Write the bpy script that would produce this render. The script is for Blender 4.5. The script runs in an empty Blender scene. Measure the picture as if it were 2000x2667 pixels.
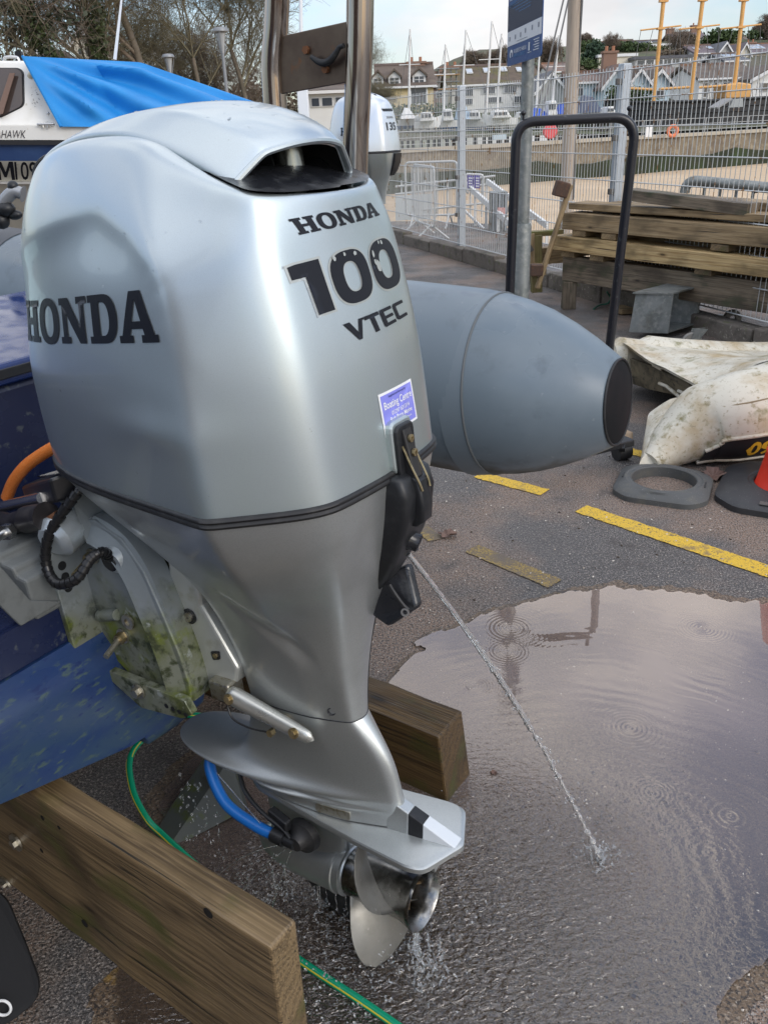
import bpy, bmesh, math, random
import numpy as np
from mathutils import Vector, Matrix, Euler, noise as mnoise
from mathutils.bvhtree import BVHTree
random.seed(7)
rng = np.random.default_rng(7)
C = bpy.context.scene.collection
SC = bpy.context.scene
R = math.radians

# ------------------------------------------------------------ camera, sky, sun, exposure
CAM_H, FPX, PITCH, ROLL = 1.62, 2150.0, R(25.0), R(-2.4)
cd = bpy.data.cameras.new('camera')
cam = bpy.data.objects.new('camera', cd); C.objects.link(cam)
cd.sensor_fit = 'VERTICAL'; cd.sensor_height = 24.0
cd.lens = 24.0 * FPX / 2667.0
cd.clip_start = 0.05; cd.clip_end = 2000.0
_s, _c = math.sin(PITCH), math.cos(PITCH)
_fw = Vector((0, _c, -_s)); _up = Vector((0, _s, _c)); _rt = Vector((1, 0, 0))
RT = math.cos(ROLL) * _rt + math.sin(ROLL) * _up
UP = math.cos(ROLL) * _up - math.sin(ROLL) * _rt
FW = _fw
m = Matrix((RT, UP, -FW)).transposed().to_4x4(); m.translation = Vector((0, 0, CAM_H))
cam.matrix_world = m
SC.camera = cam
CP = Vector((0, 0, CAM_H))

def _ray(px, py): return RT * float(px - 1000.0) - UP * float(py - 1333.5) + FW * FPX
def at(px, py, Y):
    """where something seen at photo pixel (px,py) stands if it is Y metres away"""
    d = _ray(px, py); return CP + d * (Y / d.y)
def gnd(px, py, z=0.0):
    d = _ray(px, py); return CP + d * ((z - CAM_H) / d.z)

W = bpy.data.worlds.new('World'); SC.world = W; W.use_nodes = True
SUN_EL, SUN_AZ = R(30), R(138)      # azimuth: direction the sun stands in, clockwise from +Y
def build_world():
    nt = W.node_tree; N = nt.nodes; L = nt.links; N.clear()
    out = N.new('ShaderNodeOutputWorld'); bg = N.new('ShaderNodeBackground')
    sky = N.new('ShaderNodeTexSky'); sky.sky_type = 'NISHITA'; sky.sun_disc = False
    sky.sun_elevation = SUN_EL; sky.sun_rotation = SUN_AZ; sky.air_density = 1.0; sky.dust_density = 1.2
    tc = N.new('ShaderNodeTexCoord')
    mp = N.new('ShaderNodeMapping'); mp.inputs['Scale'].default_value = (1.0, 1.0, 2.6); mp.inputs['Location'].default_value = (0.35, 0.1, 0.0)
    n1 = N.new('ShaderNodeTexNoise'); n1.inputs['Scale'].default_value = 2.3; n1.inputs['Detail'].default_value = 7; n1.inputs['Roughness'].default_value = .55
    r1 = N.new('ShaderNodeValToRGB'); r1.color_ramp.elements[0].position = .41; r1.color_ramp.elements[1].position = .58
    n2 = N.new('ShaderNodeTexNoise'); n2.inputs['Scale'].default_value = 3.1; n2.inputs['Detail'].default_value = 6
    r2 = N.new('ShaderNodeValToRGB')
    r2.color_ramp.elements[0].position = .3; r2.color_ramp.elements[0].color = (5.7, 5.75, 6.0, 1)
    r2.color_ramp.elements[1].position = .68; r2.color_ramp.elements[1].color = (9.3, 9.2, 9.2, 1)
    mx = N.new('ShaderNodeMix'); mx.data_type = 'RGBA'
    blu = N.new('ShaderNodeMix'); blu.data_type = 'RGBA'; blu.blend_type = 'MULTIPLY'; blu.inputs[0].default_value = 1.0
    blu.inputs[7].default_value = (1.45, 1.5, 1.6, 1)
    L.new(tc.outputs['Generated'], mp.inputs[0]); L.new(mp.outputs[0], n1.inputs['Vector']); L.new(mp.outputs[0], n2.inputs['Vector'])
    L.new(n1.outputs[0], r1.inputs[0]); L.new(n2.outputs[0], r2.inputs[0])
    L.new(sky.outputs[0], blu.inputs[6])
    L.new(r1.outputs[0], mx.inputs[0]); L.new(blu.outputs[2], mx.inputs[6]); L.new(r2.outputs[0], mx.inputs[7])
    sx = N.new('ShaderNodeSeparateXYZ'); L.new(tc.outputs['Generated'], sx.inputs[0])      # overcast sky: three times brighter overhead than at the horizon
    zr = N.new('ShaderNodeMapRange'); zr.inputs[1].default_value = 0.; zr.inputs[2].default_value = 1.; zr.inputs[3].default_value = 1.0; zr.inputs[4].default_value = 2.6; L.new(sx.outputs[2], zr.inputs[0])
    ml = N.new('ShaderNodeVectorMath'); ml.operation = 'SCALE'; L.new(mx.outputs[2], ml.inputs[0]); L.new(zr.outputs[0], ml.inputs['Scale'])
    L.new(ml.outputs[0], bg.inputs[0]); bg.inputs[1].default_value = 0.1
    L.new(bg.outputs[0], out.inputs[0])
build_world()
sl = bpy.data.lights.new('sun', 'SUN'); sun = bpy.data.objects.new('sun', sl); C.objects.link(sun)
sl.energy = 1.0; sl.angle = R(28); sl.color = (1.0, .95, .88)
sd = Vector((math.sin(SUN_AZ) * math.cos(SUN_EL), math.cos(SUN_AZ) * math.cos(SUN_EL), math.sin(SUN_EL)))
sun.rotation_euler = sd.to_track_quat('Z', 'Y').to_euler()
SC.view_settings.view_transform = 'Standard'; SC.view_settings.look = 'None'
SC.view_settings.exposure = 0.0; SC.view_settings.gamma = 1.0; SC.view_settings.use_curve_mapping = False

# ------------------------------------------------------------ materials
MATS = {}
def mat(name, col, rough=.5, metal=0., layers=(), bump=None, coat=0., coat_rough=.06, stretch=(1, 1, 1), spec=.5, trans=0., ior=1.45, roughvar=None, flake=0.):
    """Principled surface. layers: (scale, detail, lo, hi, colour[, stretch]) noise-masked colours over the base;
    bump: (scale, detail, strength, distance)"""
    if name in MATS: return MATS[name]
    ma = bpy.data.materials.new(name); ma.use_nodes = True
    nt = ma.node_tree; N = nt.nodes; L = nt.links
    p = N['Principled BSDF']
    p.inputs['Base Color'].default_value = (*col, 1); p.inputs['Roughness'].default_value = rough
    p.inputs['Metallic'].default_value = metal; p.inputs['Coat Weight'].default_value = coat; p.inputs['Coat Roughness'].default_value = coat_rough
    p.inputs['Specular IOR Level'].default_value = spec; p.inputs['IOR'].default_value = ior
    p.inputs['Transmission Weight'].default_value = trans
    tc = N.new('ShaderNodeTexCoord')
    def vec(st):
        mp = N.new('ShaderNodeMapping'); mp.inputs['Scale'].default_value = st
        L.new(tc.outputs['Object'], mp.inputs[0]); return mp.outputs[0]
    cur = None
    for i, ly in enumerate(layers):
        sc, de, lo, hi, c2 = ly[:5]; st = ly[5] if len(ly) > 5 else stretch
        n = N.new('ShaderNodeTexNoise'); n.inputs['Scale'].default_value = sc; n.inputs['Detail'].default_value = de
        n.inputs['Roughness'].default_value = .6
        v = N.new('ShaderNodeVectorMath'); v.operation = 'ADD'; v.inputs[1].default_value = (3.1 * i + 1, 1.7 * i, 5.3 * i)
        L.new(vec(st), v.inputs[0]); L.new(v.outputs[0], n.inputs['Vector'])
        mr = N.new('ShaderNodeMapRange'); mr.inputs[1].default_value = lo; mr.inputs[2].default_value = hi
        L.new(n.outputs[0], mr.inputs[0])
        mx = N.new('ShaderNodeMix'); mx.data_type = 'RGBA'
        L.new(mr.outputs[0], mx.inputs[0])
        if cur is None: mx.inputs[6].default_value = (*col, 1)
        else: L.new(cur, mx.inputs[6])
        mx.inputs[7].default_value = (*c2, 1); cur = mx.outputs[2]
    if cur is not None: L.new(cur, p.inputs['Base Color'])
    if roughvar:
        n = N.new('ShaderNodeTexNoise'); n.inputs['Scale'].default_value = roughvar[0]; n.inputs['Detail'].default_value = 4
        L.new(vec(stretch), n.inputs['Vector'])
        mr = N.new('ShaderNodeMapRange'); mr.inputs[1].default_value = .35; mr.inputs[2].default_value = .65
        mr.inputs[3].default_value = roughvar[1]; mr.inputs[4].default_value = roughvar[2]
        L.new(n.outputs[0], mr.inputs[0]); L.new(mr.outputs[0], p.inputs['Roughness'])
    if bump:
        n = N.new('ShaderNodeTexNoise'); n.inputs['Scale'].default_value = bump[0]; n.inputs['Detail'].default_value = bump[1]
        L.new(vec(bump[4] if len(bump) > 4 else stretch), n.inputs['Vector'])
        b = N.new('ShaderNodeBump'); b.inputs['Strength'].default_value = bump[2]; b.inputs['Distance'].default_value = bump[3]
        L.new(n.outputs[0], b.inputs['Height']); L.new(b.outputs[0], p.inputs['Normal'])
    MATS[name] = ma
    return ma

# ------------------------------------------------------------ object helpers
def tag(o, label=None, cat=None, group=None, kind=None):
    if label: o['label'] = label
    if cat: o['category'] = cat
    if group: o['group'] = group
    if kind: o['kind'] = kind
    return o
def empty(name, label, cat, loc=(0, 0, 0), rz=0., group=None, mw=None):
    o = bpy.data.objects.new(name, None); C.objects.link(o); o.empty_display_size = .1
    if mw is not None: o.matrix_world = mw
    else: o.location = loc; o.rotation_euler = (0, 0, rz)
    return tag(o, label, cat, group)
def mesh(name, V, F, ma, parent=None, smooth=False, sharp=None, bevel=0., bseg=2):
    me = bpy.data.meshes.new(name); me.from_pydata([tuple(v) for v in V], [], [tuple(f) for f in F]); me.update()
    o = bpy.data.objects.new(name, me); C.objects.link(o)
    if isinstance(ma, (list, tuple)):
        for q in ma: me.materials.append(q)
    elif ma: me.materials.append(ma)
    if parent: o.parent = parent
    if smooth:
        me.shade_smooth()
        if sharp: me.set_sharp_from_angle(angle=R(sharp))
    if bevel:
        b = o.modifiers.new('bevel', 'BEVEL'); b.width = bevel; b.segments = bseg; b.limit_method = 'ANGLE'; b.angle_limit = R(35)
        b.harden_normals = False
    return o
class MB:
    """collects simple shapes into one mesh"""
    def __init__(s): s.V = []; s.F = []
    def add(s, V, F):
        k = len(s.V); s.V += [Vector(v) for v in V]; s.F += [tuple(i + k for i in f) for f in F]; return s
    def box(s, c, sz, M=None):
        c = Vector(c); hx, hy, hz = [q / 2 for q in sz]
        vs = [Vector((x, y, z)) for x in (-hx, hx) for y in (-hy, hy) for z in (-hz, hz)]
        if M is not None: vs = [M @ v for v in vs]
        return s.add([c + v for v in vs], [(0, 1, 3, 2), (4, 6, 7, 5), (0, 4, 5, 1), (2, 3, 7, 6), (0, 2, 6, 4), (1, 5, 7, 3)])
    def bar(s, a, b, w, h, up=(0, 0, 1)):
        a = Vector(a); b = Vector(b); d = (b - a).normalized(); x = d.cross(Vector(up))
        if x.length < 1e-4: x = d.cross(Vector((1, 0, 0)))
        x.normalize(); z = x.cross(d)
        vs = [p + x * (i * w / 2) + z * (j * h / 2) for p in (a, b) for i, j in ((-1, -1), (1, -1), (1, 1), (-1, 1))]
        return s.add(vs, [(0, 1, 2, 3), (7, 6, 5, 4), (0, 4, 5, 1), (1, 5, 6, 2), (2, 6, 7, 3), (3, 7, 4, 0)])
    def tube(s, pts, r, n=10, caps=True, closed=False):
        pts = [Vector(p) for p in pts]; k = len(pts)
        rs = r if isinstance(r, (list, tuple)) else [r] * k
        T = []
        for i in range(k):
            if closed: t = pts[(i + 1) % k] - pts[i - 1]
            else: t = pts[min(i + 1, k - 1)] - pts[max(i - 1, 0)]
            T.append(t.normalized())
        x = T[0].cross(Vector((0, 0, 1)))
        if x.length < 1e-3: x = T[0].cross(Vector((1, 0, 0)))
        x.normalize(); V = []
        for i in range(k):
            x = (x - T[i] * x.dot(T[i])).normalized(); y = T[i].cross(x)
            for j in range(n):
                a = 2 * math.pi * j / n; V.append(pts[i] + (x * math.cos(a) + y * math.sin(a)) * rs[i])
        F = []
        for i in range(k if closed else k - 1):
            i2 = (i + 1) % k
            for j in range(n):
                j2 = (j + 1) % n; F.append((i * n + j, i2 * n + j, i2 * n + j2, i * n + j2))
        if caps and not closed: F += [tuple(range(n)), tuple(reversed(range((k - 1) * n, k * n)))]
        return s.add(V, F)
    def lathe(s, prof, M=None, n=24, axis='z', closed=False):
        """prof: list of (radius, height)"""
        V = []; k = len(prof)
        for r_, h in prof:
            for j in range(n):
                a = 2 * math.pi * j / n; c_, s_ = r_ * math.cos(a), r_ * math.sin(a)
                v = Vector((c_, s_, h)) if axis == 'z' else (Vector((h, c_, s_)) if axis == 'x' else Vector((s_, h, c_)))
                V.append(M @ v if M is not None else v)
        F = []
        for i in range(k if closed else k - 1):
            for j in range(n):
                j2 = (j + 1) % n; i2 = (i + 1) % k; F.append((i * n + j, i * n + j2, i2 * n + j2, i2 * n + j))
        if not closed:
            if prof[0][0] > 1e-5: F.append(tuple(reversed(range(n))))
            if prof[-1][0] > 1e-5: F.append(tuple(range((k - 1) * n, k * n)))
        return s.add(V, F)
    def prism(s, poly, vec):
        """extrude a closed 3D polygon along vec"""
        vec = Vector(vec); p = [Vector(q) for q in poly]; n = len(p)
        return s.add(p + [q + vec for q in p], [tuple(range(n)), tuple(reversed(range(n, 2 * n)))] + [(i, n + i, n + (i + 1) % n, (i + 1) % n) for i in range(n)])
    def ico(s, c, r, sub=1, sc=(1, 1, 1), M=None):
        bm = bmesh.new(); bmesh.ops.create_icosphere(bm, subdivisions=sub, radius=r)
        vs = [Vector((v.co.x * sc[0], v.co.y * sc[1], v.co.z * sc[2])) for v in bm.verts]
        if M is not None: vs = [M @ v for v in vs]
        fs = [tuple(v.index for v in f.verts) for f in bm.faces]; bm.free()
        return s.add([Vector(c) + v for v in vs], fs)
    def loft(s, rings, caps=True, closed=True):
        n = len(rings[0]); V = [Vector(v) for r_ in rings for v in r_]; F = []
        for i in range(len(rings) - 1):
            for j in range(n if closed else n - 1):
                j2 = (j + 1) % n; F.append((i * n + j, (i + 1) * n + j, (i + 1) * n + j2, i * n + j2))
        if caps and closed: F += [tuple(range(n)), tuple(reversed(range((len(rings) - 1) * n, len(rings) * n)))]
        return s.add(V, F)
    def build(s, name, ma, parent=None, smooth=False, sharp=40, bevel=0., bseg=2):
        return mesh(name, s.V, s.F, ma, parent, smooth, sharp if smooth else None, bevel, bseg)
def spline(pts, n=8, closed=False):
    """Catmull-Rom through pts"""
    p = [Vector(q) for q in pts]; k = len(p); out = []
    for i in range(k if closed else k - 1):
        a = p[i - 1] if (i or closed) else p[0] * 2 - p[1]; b = p[i]; c = p[(i + 1) % k]
        d = p[(i + 2) % k] if (closed or i + 2 < k) else p[-1] * 2 - p[-2]
        for j in range(n):
            t = j / n
            out.append(.5 * ((2 * b) + (c - a) * t + (2 * a - 5 * b + 4 * c - d) * t * t + (3 * b - a - 3 * c + d) * t ** 3))
    if not closed: out.append(p[-1])
    return out
def rounded(poly, rad, n=4):
    """round the corners of a closed 3D polygon"""
    p = [Vector(q) for q in poly]; k = len(p); out = []
    for i in range(k):
        a, b, c = p[i - 1], p[i], p[(i + 1) % k]
        r_ = rad[i] if isinstance(rad, (list, tuple)) else rad
        u, w = a - b, c - b; q = min(r_, u.length * .48, w.length * .48)
        s0, s1 = b + u.normalized() * q, b + w.normalized() * q
        for j in range(n + 1):
            t = j / n; out.append((1 - t) ** 2 * s0 + 2 * t * (1 - t) * b + t * t * s1)
    return out
def bspline(net, nu, nv, closed_v=False):
    """uniform cubic B-spline surface over a net [rows][cols] of 3D points; ends of open directions are held"""
    P = np.array(net, float)
    def basis(k, n, closed):
        if not closed:
            ts = np.linspace(0, k - 1, n); idx = []
            B = np.zeros((n, k))
            for a, t in enumerate(ts):
                i = min(int(t), k - 2); f = t - i
                w = [(1 - f) ** 3 / 6, (3 * f ** 3 - 6 * f ** 2 + 4) / 6, (-3 * f ** 3 + 3 * f ** 2 + 3 * f + 1) / 6, f ** 3 / 6]
                for q, ww in zip((i - 1, i, i + 1, i + 2), w):
                    if q < 0: B[a, 0] += 2 * ww; B[a, 1] -= ww
                    elif q > k - 1: B[a, k - 1] += 2 * ww; B[a, k - 2] -= ww
                    else: B[a, q] += ww
            return B
        B = np.zeros((n, k))
        for a in range(n):
            t = a * k / n; i = int(t); f = t - i
            w = [(1 - f) ** 3 / 6, (3 * f ** 3 - 6 * f ** 2 + 4) / 6, (-3 * f ** 3 + 3 * f ** 2 + 3 * f + 1) / 6, f ** 3 / 6]
            for q, ww in zip((i - 1, i, i + 1, i + 2), w): B[a, q % k] += ww
        return B
    Bu = basis(P.shape[0], nu, False); Bv = basis(P.shape[1], nv, closed_v)
    return np.einsum('ai,bj,ijk->abk', Bu, Bv, P)
def grid_faces(nu, nv, closed_v=False):
    F = []
    for i in range(nu - 1):
        for j in range(nv if closed_v else nv - 1):
            j2 = (j + 1) % nv; F.append((i * nv + j, i * nv + j2, (i + 1) * nv + j2, (i + 1) * nv + j))
    return F
def copy_tree(o, parent=None):
    c = o.copy(); C.objects.link(c)
    if parent: c.parent = parent
    for ch in [q for q in bpy.data.objects if q.parent == o]: copy_tree(ch, c)
    return c
# flat lettering: closed outlines (with holes) -> a triangulated, finely cut sheet
def flat_shape(splines, cut=None):
    cu = bpy.data.curves.new('tmp', 'CURVE'); cu.dimensions = '2D'; cu.fill_mode = 'BOTH'
    for pts in splines:
        sp = cu.splines.new('POLY'); sp.points.add(len(pts) - 1); sp.use_cyclic_u = True
        for q, (x, y) in zip(sp.points, pts): q.co = (x, y, 0, 1)
    return _curve_mesh(cu, cut)
def text_shape(txt, size, cut=None, align='LEFT', shear=0., sx=1.0, bold=0.):
    cu = bpy.data.curves.new('tmp', 'FONT'); cu.body = txt; cu.size = size; cu.align_x = align; cu.shear = shear; cu.offset = bold
    cu.resolution_u = 3; cu.fill_mode = 'FRONT'
    V, F = _curve_mesh(cu, cut)
    return [Vector((v.x * sx, v.y, 0)) for v in V], F
def _curve_mesh(cu, cut):
    o = bpy.data.objects.new('tmp', cu); C.objects.link(o)
    dg = bpy.context.evaluated_depsgraph_get(); me = bpy.data.meshes.new_from_object(o.evaluated_get(dg))
    bm = bmesh.new(); bm.from_mesh(me)
    bmesh.ops.remove_doubles(bm, verts=bm.verts, dist=1e-6)
    if cut and bm.verts:
        xs = [v.co.x for v in bm.verts]; ys = [v.co.y for v in bm.verts]
        for ax, lo, hi in ((0, min(xs), max(xs)), (1, min(ys), max(ys))):
            q = lo + cut
            while q < hi:
                co = [0, 0, 0]; no = [0, 0, 0]; co[ax] = q; no[ax] = 1
                bmesh.ops.bisect_plane(bm, geom=bm.verts[:] + bm.edges[:] + bm.faces[:], plane_co=co, plane_no=no); q += cut
    for f in bm.faces:
        if f.normal.z < 0: f.normal_flip()
    V = [v.co.copy() for v in bm.verts]; bm.verts.index_update(); F = [tuple(v.index for v in f.verts) for f in bm.faces]
    bm.free(); bpy.data.objects.remove(o); bpy.data.meshes.remove(me); bpy.data.curves.remove(cu)
    return V, F
def ell(cx, cy, rx, ry, n=40, p=2.3, cw=False):
    out = []
    for i in range(n):
        a = 2 * math.pi * i / n * (-1 if cw else 1); c_, s_ = math.cos(a), math.sin(a)
        out.append((cx + rx * math.copysign(abs(c_) ** (2 / p), c_), cy + ry * math.copysign(abs(s_) ** (2 / p), s_)))
    return out
# slab-serif capitals, cap height 1
def slab(ch):
    if ch == 'H': return [[(0,0),(.52,0),(.52,.15),(.41,.15),(.41,.42),(.77,.42),(.77,.15),(.66,.15),(.66,0),(1.18,0),(1.18,.15),(1.06,.15),(1.06,.85),(1.18,.85),(1.18,1),(.66,1),(.66,.85),(.77,.85),(.77,.59),(.41,.59),(.41,.85),(.52,.85),(.52,1),(0,1),(0,.85),(.12,.85),(.12,.15),(0,.15)]], 1.18
    if ch == 'O': return [ell(.52,.5,.52,.53), ell(.52,.5,.25,.36, cw=True)], 1.04
    if ch == 'N': return [[(0,0),(.42,0),(.42,.15),(.31,.15),(.31,.66),(.82,0),(1.07,0),(1.07,.85),(1.19,.85),(1.19,1),(.77,1),(.77,.85),(.88,.85),(.88,.36),(.40,1),(0,1),(0,.85),(.12,.85),(.12,.15),(0,.15)]], 1.19
    if ch == 'D':
        o = [(0,0),(.56,0)] + [(.56+.5*math.sin(a)**.8, .5-.5*math.cos(a)) for a in np.linspace(.15, math.pi-.15, 16)] + [(.56,1),(0,1),(0,.85),(.12,.85),(.12,.15),(0,.15)]
        i = [(.41,.16),(.41,.84),(.52,.84)] + [(.52+.25*math.sin(a)**.8, .5+.34*math.cos(a)) for a in np.linspace(.2, math.pi-.2, 12)] + [(.52,.16)]
        return [o, i], 1.06
    if ch == 'A': return [[(-.04,0),(.42,0),(.42,.15),(.33,.15),(.37,.27),(.76,.27),(.80,.15),(.70,.15),(.70,0),(1.22,0),(1.22,.15),(1.12,.15),(.78,1),(.40,1),(.06,.15),(-.04,.15)], [(.42,.42),(.56,.82),(.58,.82),(.71,.42)]], 1.2
def slab_word(w, h, gap=.07):
    x = 0; out = []
    for ch in w:
        sp, wd = slab(ch); out += [[(x + p[0] * h, p[1] * h) for p in q] for q in sp]; x += (wd + gap) * h
    return out, x - gap * h
# ------------------------------------------------------------ ground, markings, beach, far quay and hill
asphalt = mat('asphalt', (.095, .090, .088), rough=.75, layers=((1.3, 6, .46, .58, (.235, .165, .122)), (150, 4, .50, .57, (.040, .037, .036)), (130, 4, .54, .61, (.28, .25, .225)), (330, 2, .62, .67, (.48, .44, .40)), (90, 3, .58, .66, (.06, .054, .05)), (5, 6, .60, .74, (.06, .052, .048))),
              bump=(140, 5, 1.0, .009), roughvar=(2.4, .35, .85))
ED = [(-60, -30), (60, -30), (60, 9.5), (3.2, 9.5), (2.6, 11.5), (2.2, 15.2), (1.0, 16.2), (-3, 17.5), (-10, 40), (-60, 40)]
b = MB(); b.prism([(x, y, 0) for x, y in ED], (0, 0, -2.2)); g_ = b.build('ground', asphalt); tag(g_, kind='structure')
sandm = mat('beach_sand', (.50, .375, .245), rough=.9, layers=((.35, 6, .48, .62, (.56, .43, .29)), (2.0, 6, .6, .75, (.36, .27, .18)), (9, 5, .62, .72, (.40, .31, .21))), bump=(6, 6, .5, .05))
b = MB(); nx, ny = 50, 40; Vb = []
for i in range(ny):
    for j in range(nx):
        y = 9 + 56 * (i / (ny - 1)) ** 1.5; x = -40 + 140 * j / (nx - 1)
        z = -1.42 + .9 * max(0, min(1, (x - 6) / 16)) * max(0, min(1, (24 - y) / 14)) + .07 * mnoise.noise(Vector((x * .2, y * .2, 0)))
        Vb.append((x, y, z))
b.add(Vb, grid_faces(ny, nx)); tag(b.build('beach', sandm, smooth=True), kind='structure')
rk = MB()
for i in range(420):
    x = random.uniform(5.5, 18); y = random.uniform(15, 27); s = random.uniform(.04, .16)
    rk.ico((x, y, -1.42 + .9 * max(0, min(1, (x - 6) / 16)) * max(0, min(1, (24 - y) / 14)) + s * .2), s, 1, (1.3, 1, .5))
tag(rk.build('shingle', mat('grey_shingle', (.24, .21, .19), rough=.9, layers=((3, 4, .45, .65, (.38, .34, .30)),))), kind='stuff')
# painted bay lines
yel = mat('bay_paint', (.62, .40, .035), rough=.6, layers=((150, 5, .55, .62, (.10, .085, .06)), (12, 6, .58, .68, (.26, .18, .07)), (40, 6, .62, .68, (.09, .08, .07))), bump=(200, 5, .7, .004))
yel_old = mat('faded_bay_paint', (.36, .25, .06), rough=.65, layers=((150, 5, .40, .56, (.13, .105, .08)), (9, 5, .45, .6, (.14, .115, .09))), bump=(200, 5, .9, .006))
def line(name, p, q, w, ma):
    a, b2 = gnd(*p), gnd(*q); d = (b2 - a).normalized(); s = Vector((-d.y, d.x, 0)) * w / 2; n = 160; V = []; F = []
    for i in range(n + 1):
        c_ = a.lerp(b2, i / n)
        for k in (1, -1): V.append(c_ + s * k * (1 + .12 * mnoise.noise(c_ * 24 * k) + .10 * mnoise.noise(c_ * 90 * k)) + Vector((0, 0, .004)))
    F = [(2 * i, 2 * i + 1, 2 * i + 3, 2 * i + 2) for i in range(n)]
    tag(mesh(name, V, F, ma), kind='structure')
line('bay_line', (1512, 1326), (2120, 1530), .095, yel); line('bay_line', (1245, 1238), (1418, 1284), .085, yel); line('bay_line', (1600, 1165), (1712, 1195), .085, yel)
line('bay_line', (1228, 1430), (1445, 1522), .085, yel_old); line('bay_line', (1090, 1370), (1135, 1408), .07, yel_old)
line('bay_line', (1480, 1540), (1830, 2300), .09, mat('submerged_paint', (.17, .12, .05), rough=.7, layers=((30, 7, .40, .52, (.075, .062, .055)), (6, 5, .45, .58, (.07, .06, .055)))))
# shell chips and grit lying on the yard
wm = mat('shell_chip', (.60, .56, .50), rough=.7, layers=((30, 2, .45, .6, (.40, .33, .27)),)); b = MB()
for i in range(900):
    px, py = random.uniform(750, 2000), 1250 + 1417 * random.random() ** 1.2; p = gnd(px, py); s = random.choice((.0015, .002, .002, .003, .0045)) * (1 + p.y * .12)
    a = random.random() * 6; b.add([p + Vector((s * math.cos(a + k * 1.57) * (1 if k % 2 else .6), s * math.sin(a + k * 1.57), .004 + .002 * (k == 1))) for k in range(4)] + [p + Vector((0, 0, .0075))], [(0, 1, 4), (1, 2, 4), (2, 3, 4), (3, 0, 4)])
tag(b.build('shell_chips', wm), kind='stuff')
dkm = mat('dark_grit', (.05, .035, .025), rough=.9); b = MB()
for i in range(260):
    px, py = random.uniform(1080, 2000), random.uniform(880, 1900); p = gnd(px, py); s = random.choice((.002, .003, .003, .005)); b.ico(p + Vector((0, 0, s * .3)), s, 1, (1.4, 1, .5), Matrix.Rotation(random.random() * 6, 3, 'Z'))
tag(b.build('grit', dkm), kind='stuff')
# ------------------------------------------------------------ the silver outboard motor in the foreground
PHI, TAU = R(-33.316), R(5.002)
ENG_O = Vector((-.1515, 1.3329, .3418))
_r0 = Vector((math.cos(PHI), math.sin(PHI), 0)); _z = Vector((0, 0, 1))
ER = math.cos(TAU) * _r0 + math.sin(TAU) * _z; EU = math.cos(TAU) * _z - math.sin(TAU) * _r0; EV = ER.cross(EU)
EM = Matrix((ER, -EV, EU)).transposed().to_4x4(); EM.translation = ENG_O
def e(r, v, u): return Vector((r, -v, u))
def ew(r, v, u): return ENG_O + ER * r + EV * v + EU * u

silver = mat('silver_paint', (.50, .563, .588), rough=.38, metal=.82, coat=.5, coat_rough=.06,
             layers=((2.6, 4, .50, .78, (.47, .545, .50), (1, 1, .35)), (900, 2, .45, .8, (.44, .49, .51)), (60, 3, .74, .77, (.30, .33, .34))))
silver_worn = mat('silver_worn', (.46, .48, .47), rough=.36, metal=.65,
                  layers=((5.0, 4, .45, .7, (.40, .42, .41)), (300, 2, .45, .8, (.36, .38, .38)), (16, 6, .66, .8, (.20, .22, .10))), roughvar=(11, .28, .46))
silver_low = mat('silver_lower', (.50, .525, .52), rough=.40, metal=.80, coat=.45, coat_rough=.08, layers=((5, 4, .5, .75, (.39, .405, .40)), (700, 2, .45, .8, (.38, .40, .40)), (110, 3, .72, .8, (.60, .62, .62))))
black_pl = mat('black_plastic', (.012, .013, .015), rough=.42, layers=((60, 4, .5, .8, (.025, .026, .028)),), bump=(500, 2, .08, .001))
black_gl = mat('black_gloss', (.014, .015, .018), rough=.22, roughvar=(20, .12, .4), layers=((30, 6, .55, .7, (.05, .052, .055)),))
rubber = mat('black_rubber', (.016, .016, .017), rough=.5, layers=((40, 4, .5, .75, (.032, .031, .03)),))
duct = mat('duct_grey', (.40, .42, .42), rough=.4, metal=.3, layers=((45, 5, .5, .62, (.03, .03, .03)), (200, 2, .62, .66, (.02, .02, .02))))
decal_bk = mat('decal_black', (.008, .009, .014), rough=.4, spec=.3)
decal_film = mat('decal_film', (.44, .46, .44), rough=.35, metal=.45)
steel = mat('steel', (.55, .55, .54), rough=.25, metal=1., roughvar=(30, .15, .4))
steel_dirty = mat('steel_dirty', (.42, .40, .34), rough=.38, metal=.9, layers=((90, 4, .5, .7, (.22, .18, .10)),))
brass = mat('zinc_yellow', (.42, .34, .2), rough=.36, metal=.9, layers=((80, 4, .5, .7, (.2, .17, .09)),))
def grow_low(ma, z0, z1):
    nt = ma.node_tree; N = nt.nodes; L = nt.links; p = N['Principled BSDF']; src = p.inputs['Base Color'].links[0].from_socket
    tc = N.new('ShaderNodeTexCoord'); sx = N.new('ShaderNodeSeparateXYZ'); L.new(tc.outputs['Object'], sx.inputs[0])
    n = N.new('ShaderNodeTexNoise'); n.inputs['Scale'].default_value = 16; n.inputs['Detail'].default_value = 8; L.new(tc.outputs['Object'], n.inputs['Vector'])
    a = N.new('ShaderNodeMath'); a.operation = 'MULTIPLY_ADD'; L.new(n.outputs[0], a.inputs[0]); a.inputs[1].default_value = -.30; L.new(sx.outputs[2], a.inputs[2])
    r_ = N.new('ShaderNodeMapRange'); r_.inputs[1].default_value = z1 - .15; r_.inputs[2].default_value = z0 - .15; L.new(a.outputs[0], r_.inputs[0])
    mx = N.new('ShaderNodeMix'); mx.data_type = 'RGBA'; L.new(r_.outputs[0], mx.inputs[0]); mx.inputs[6].default_value = (.24, .27, .285, 1); L.new(src, mx.inputs[7]); L.new(mx.outputs[2], p.inputs['Base Color'])
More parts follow.
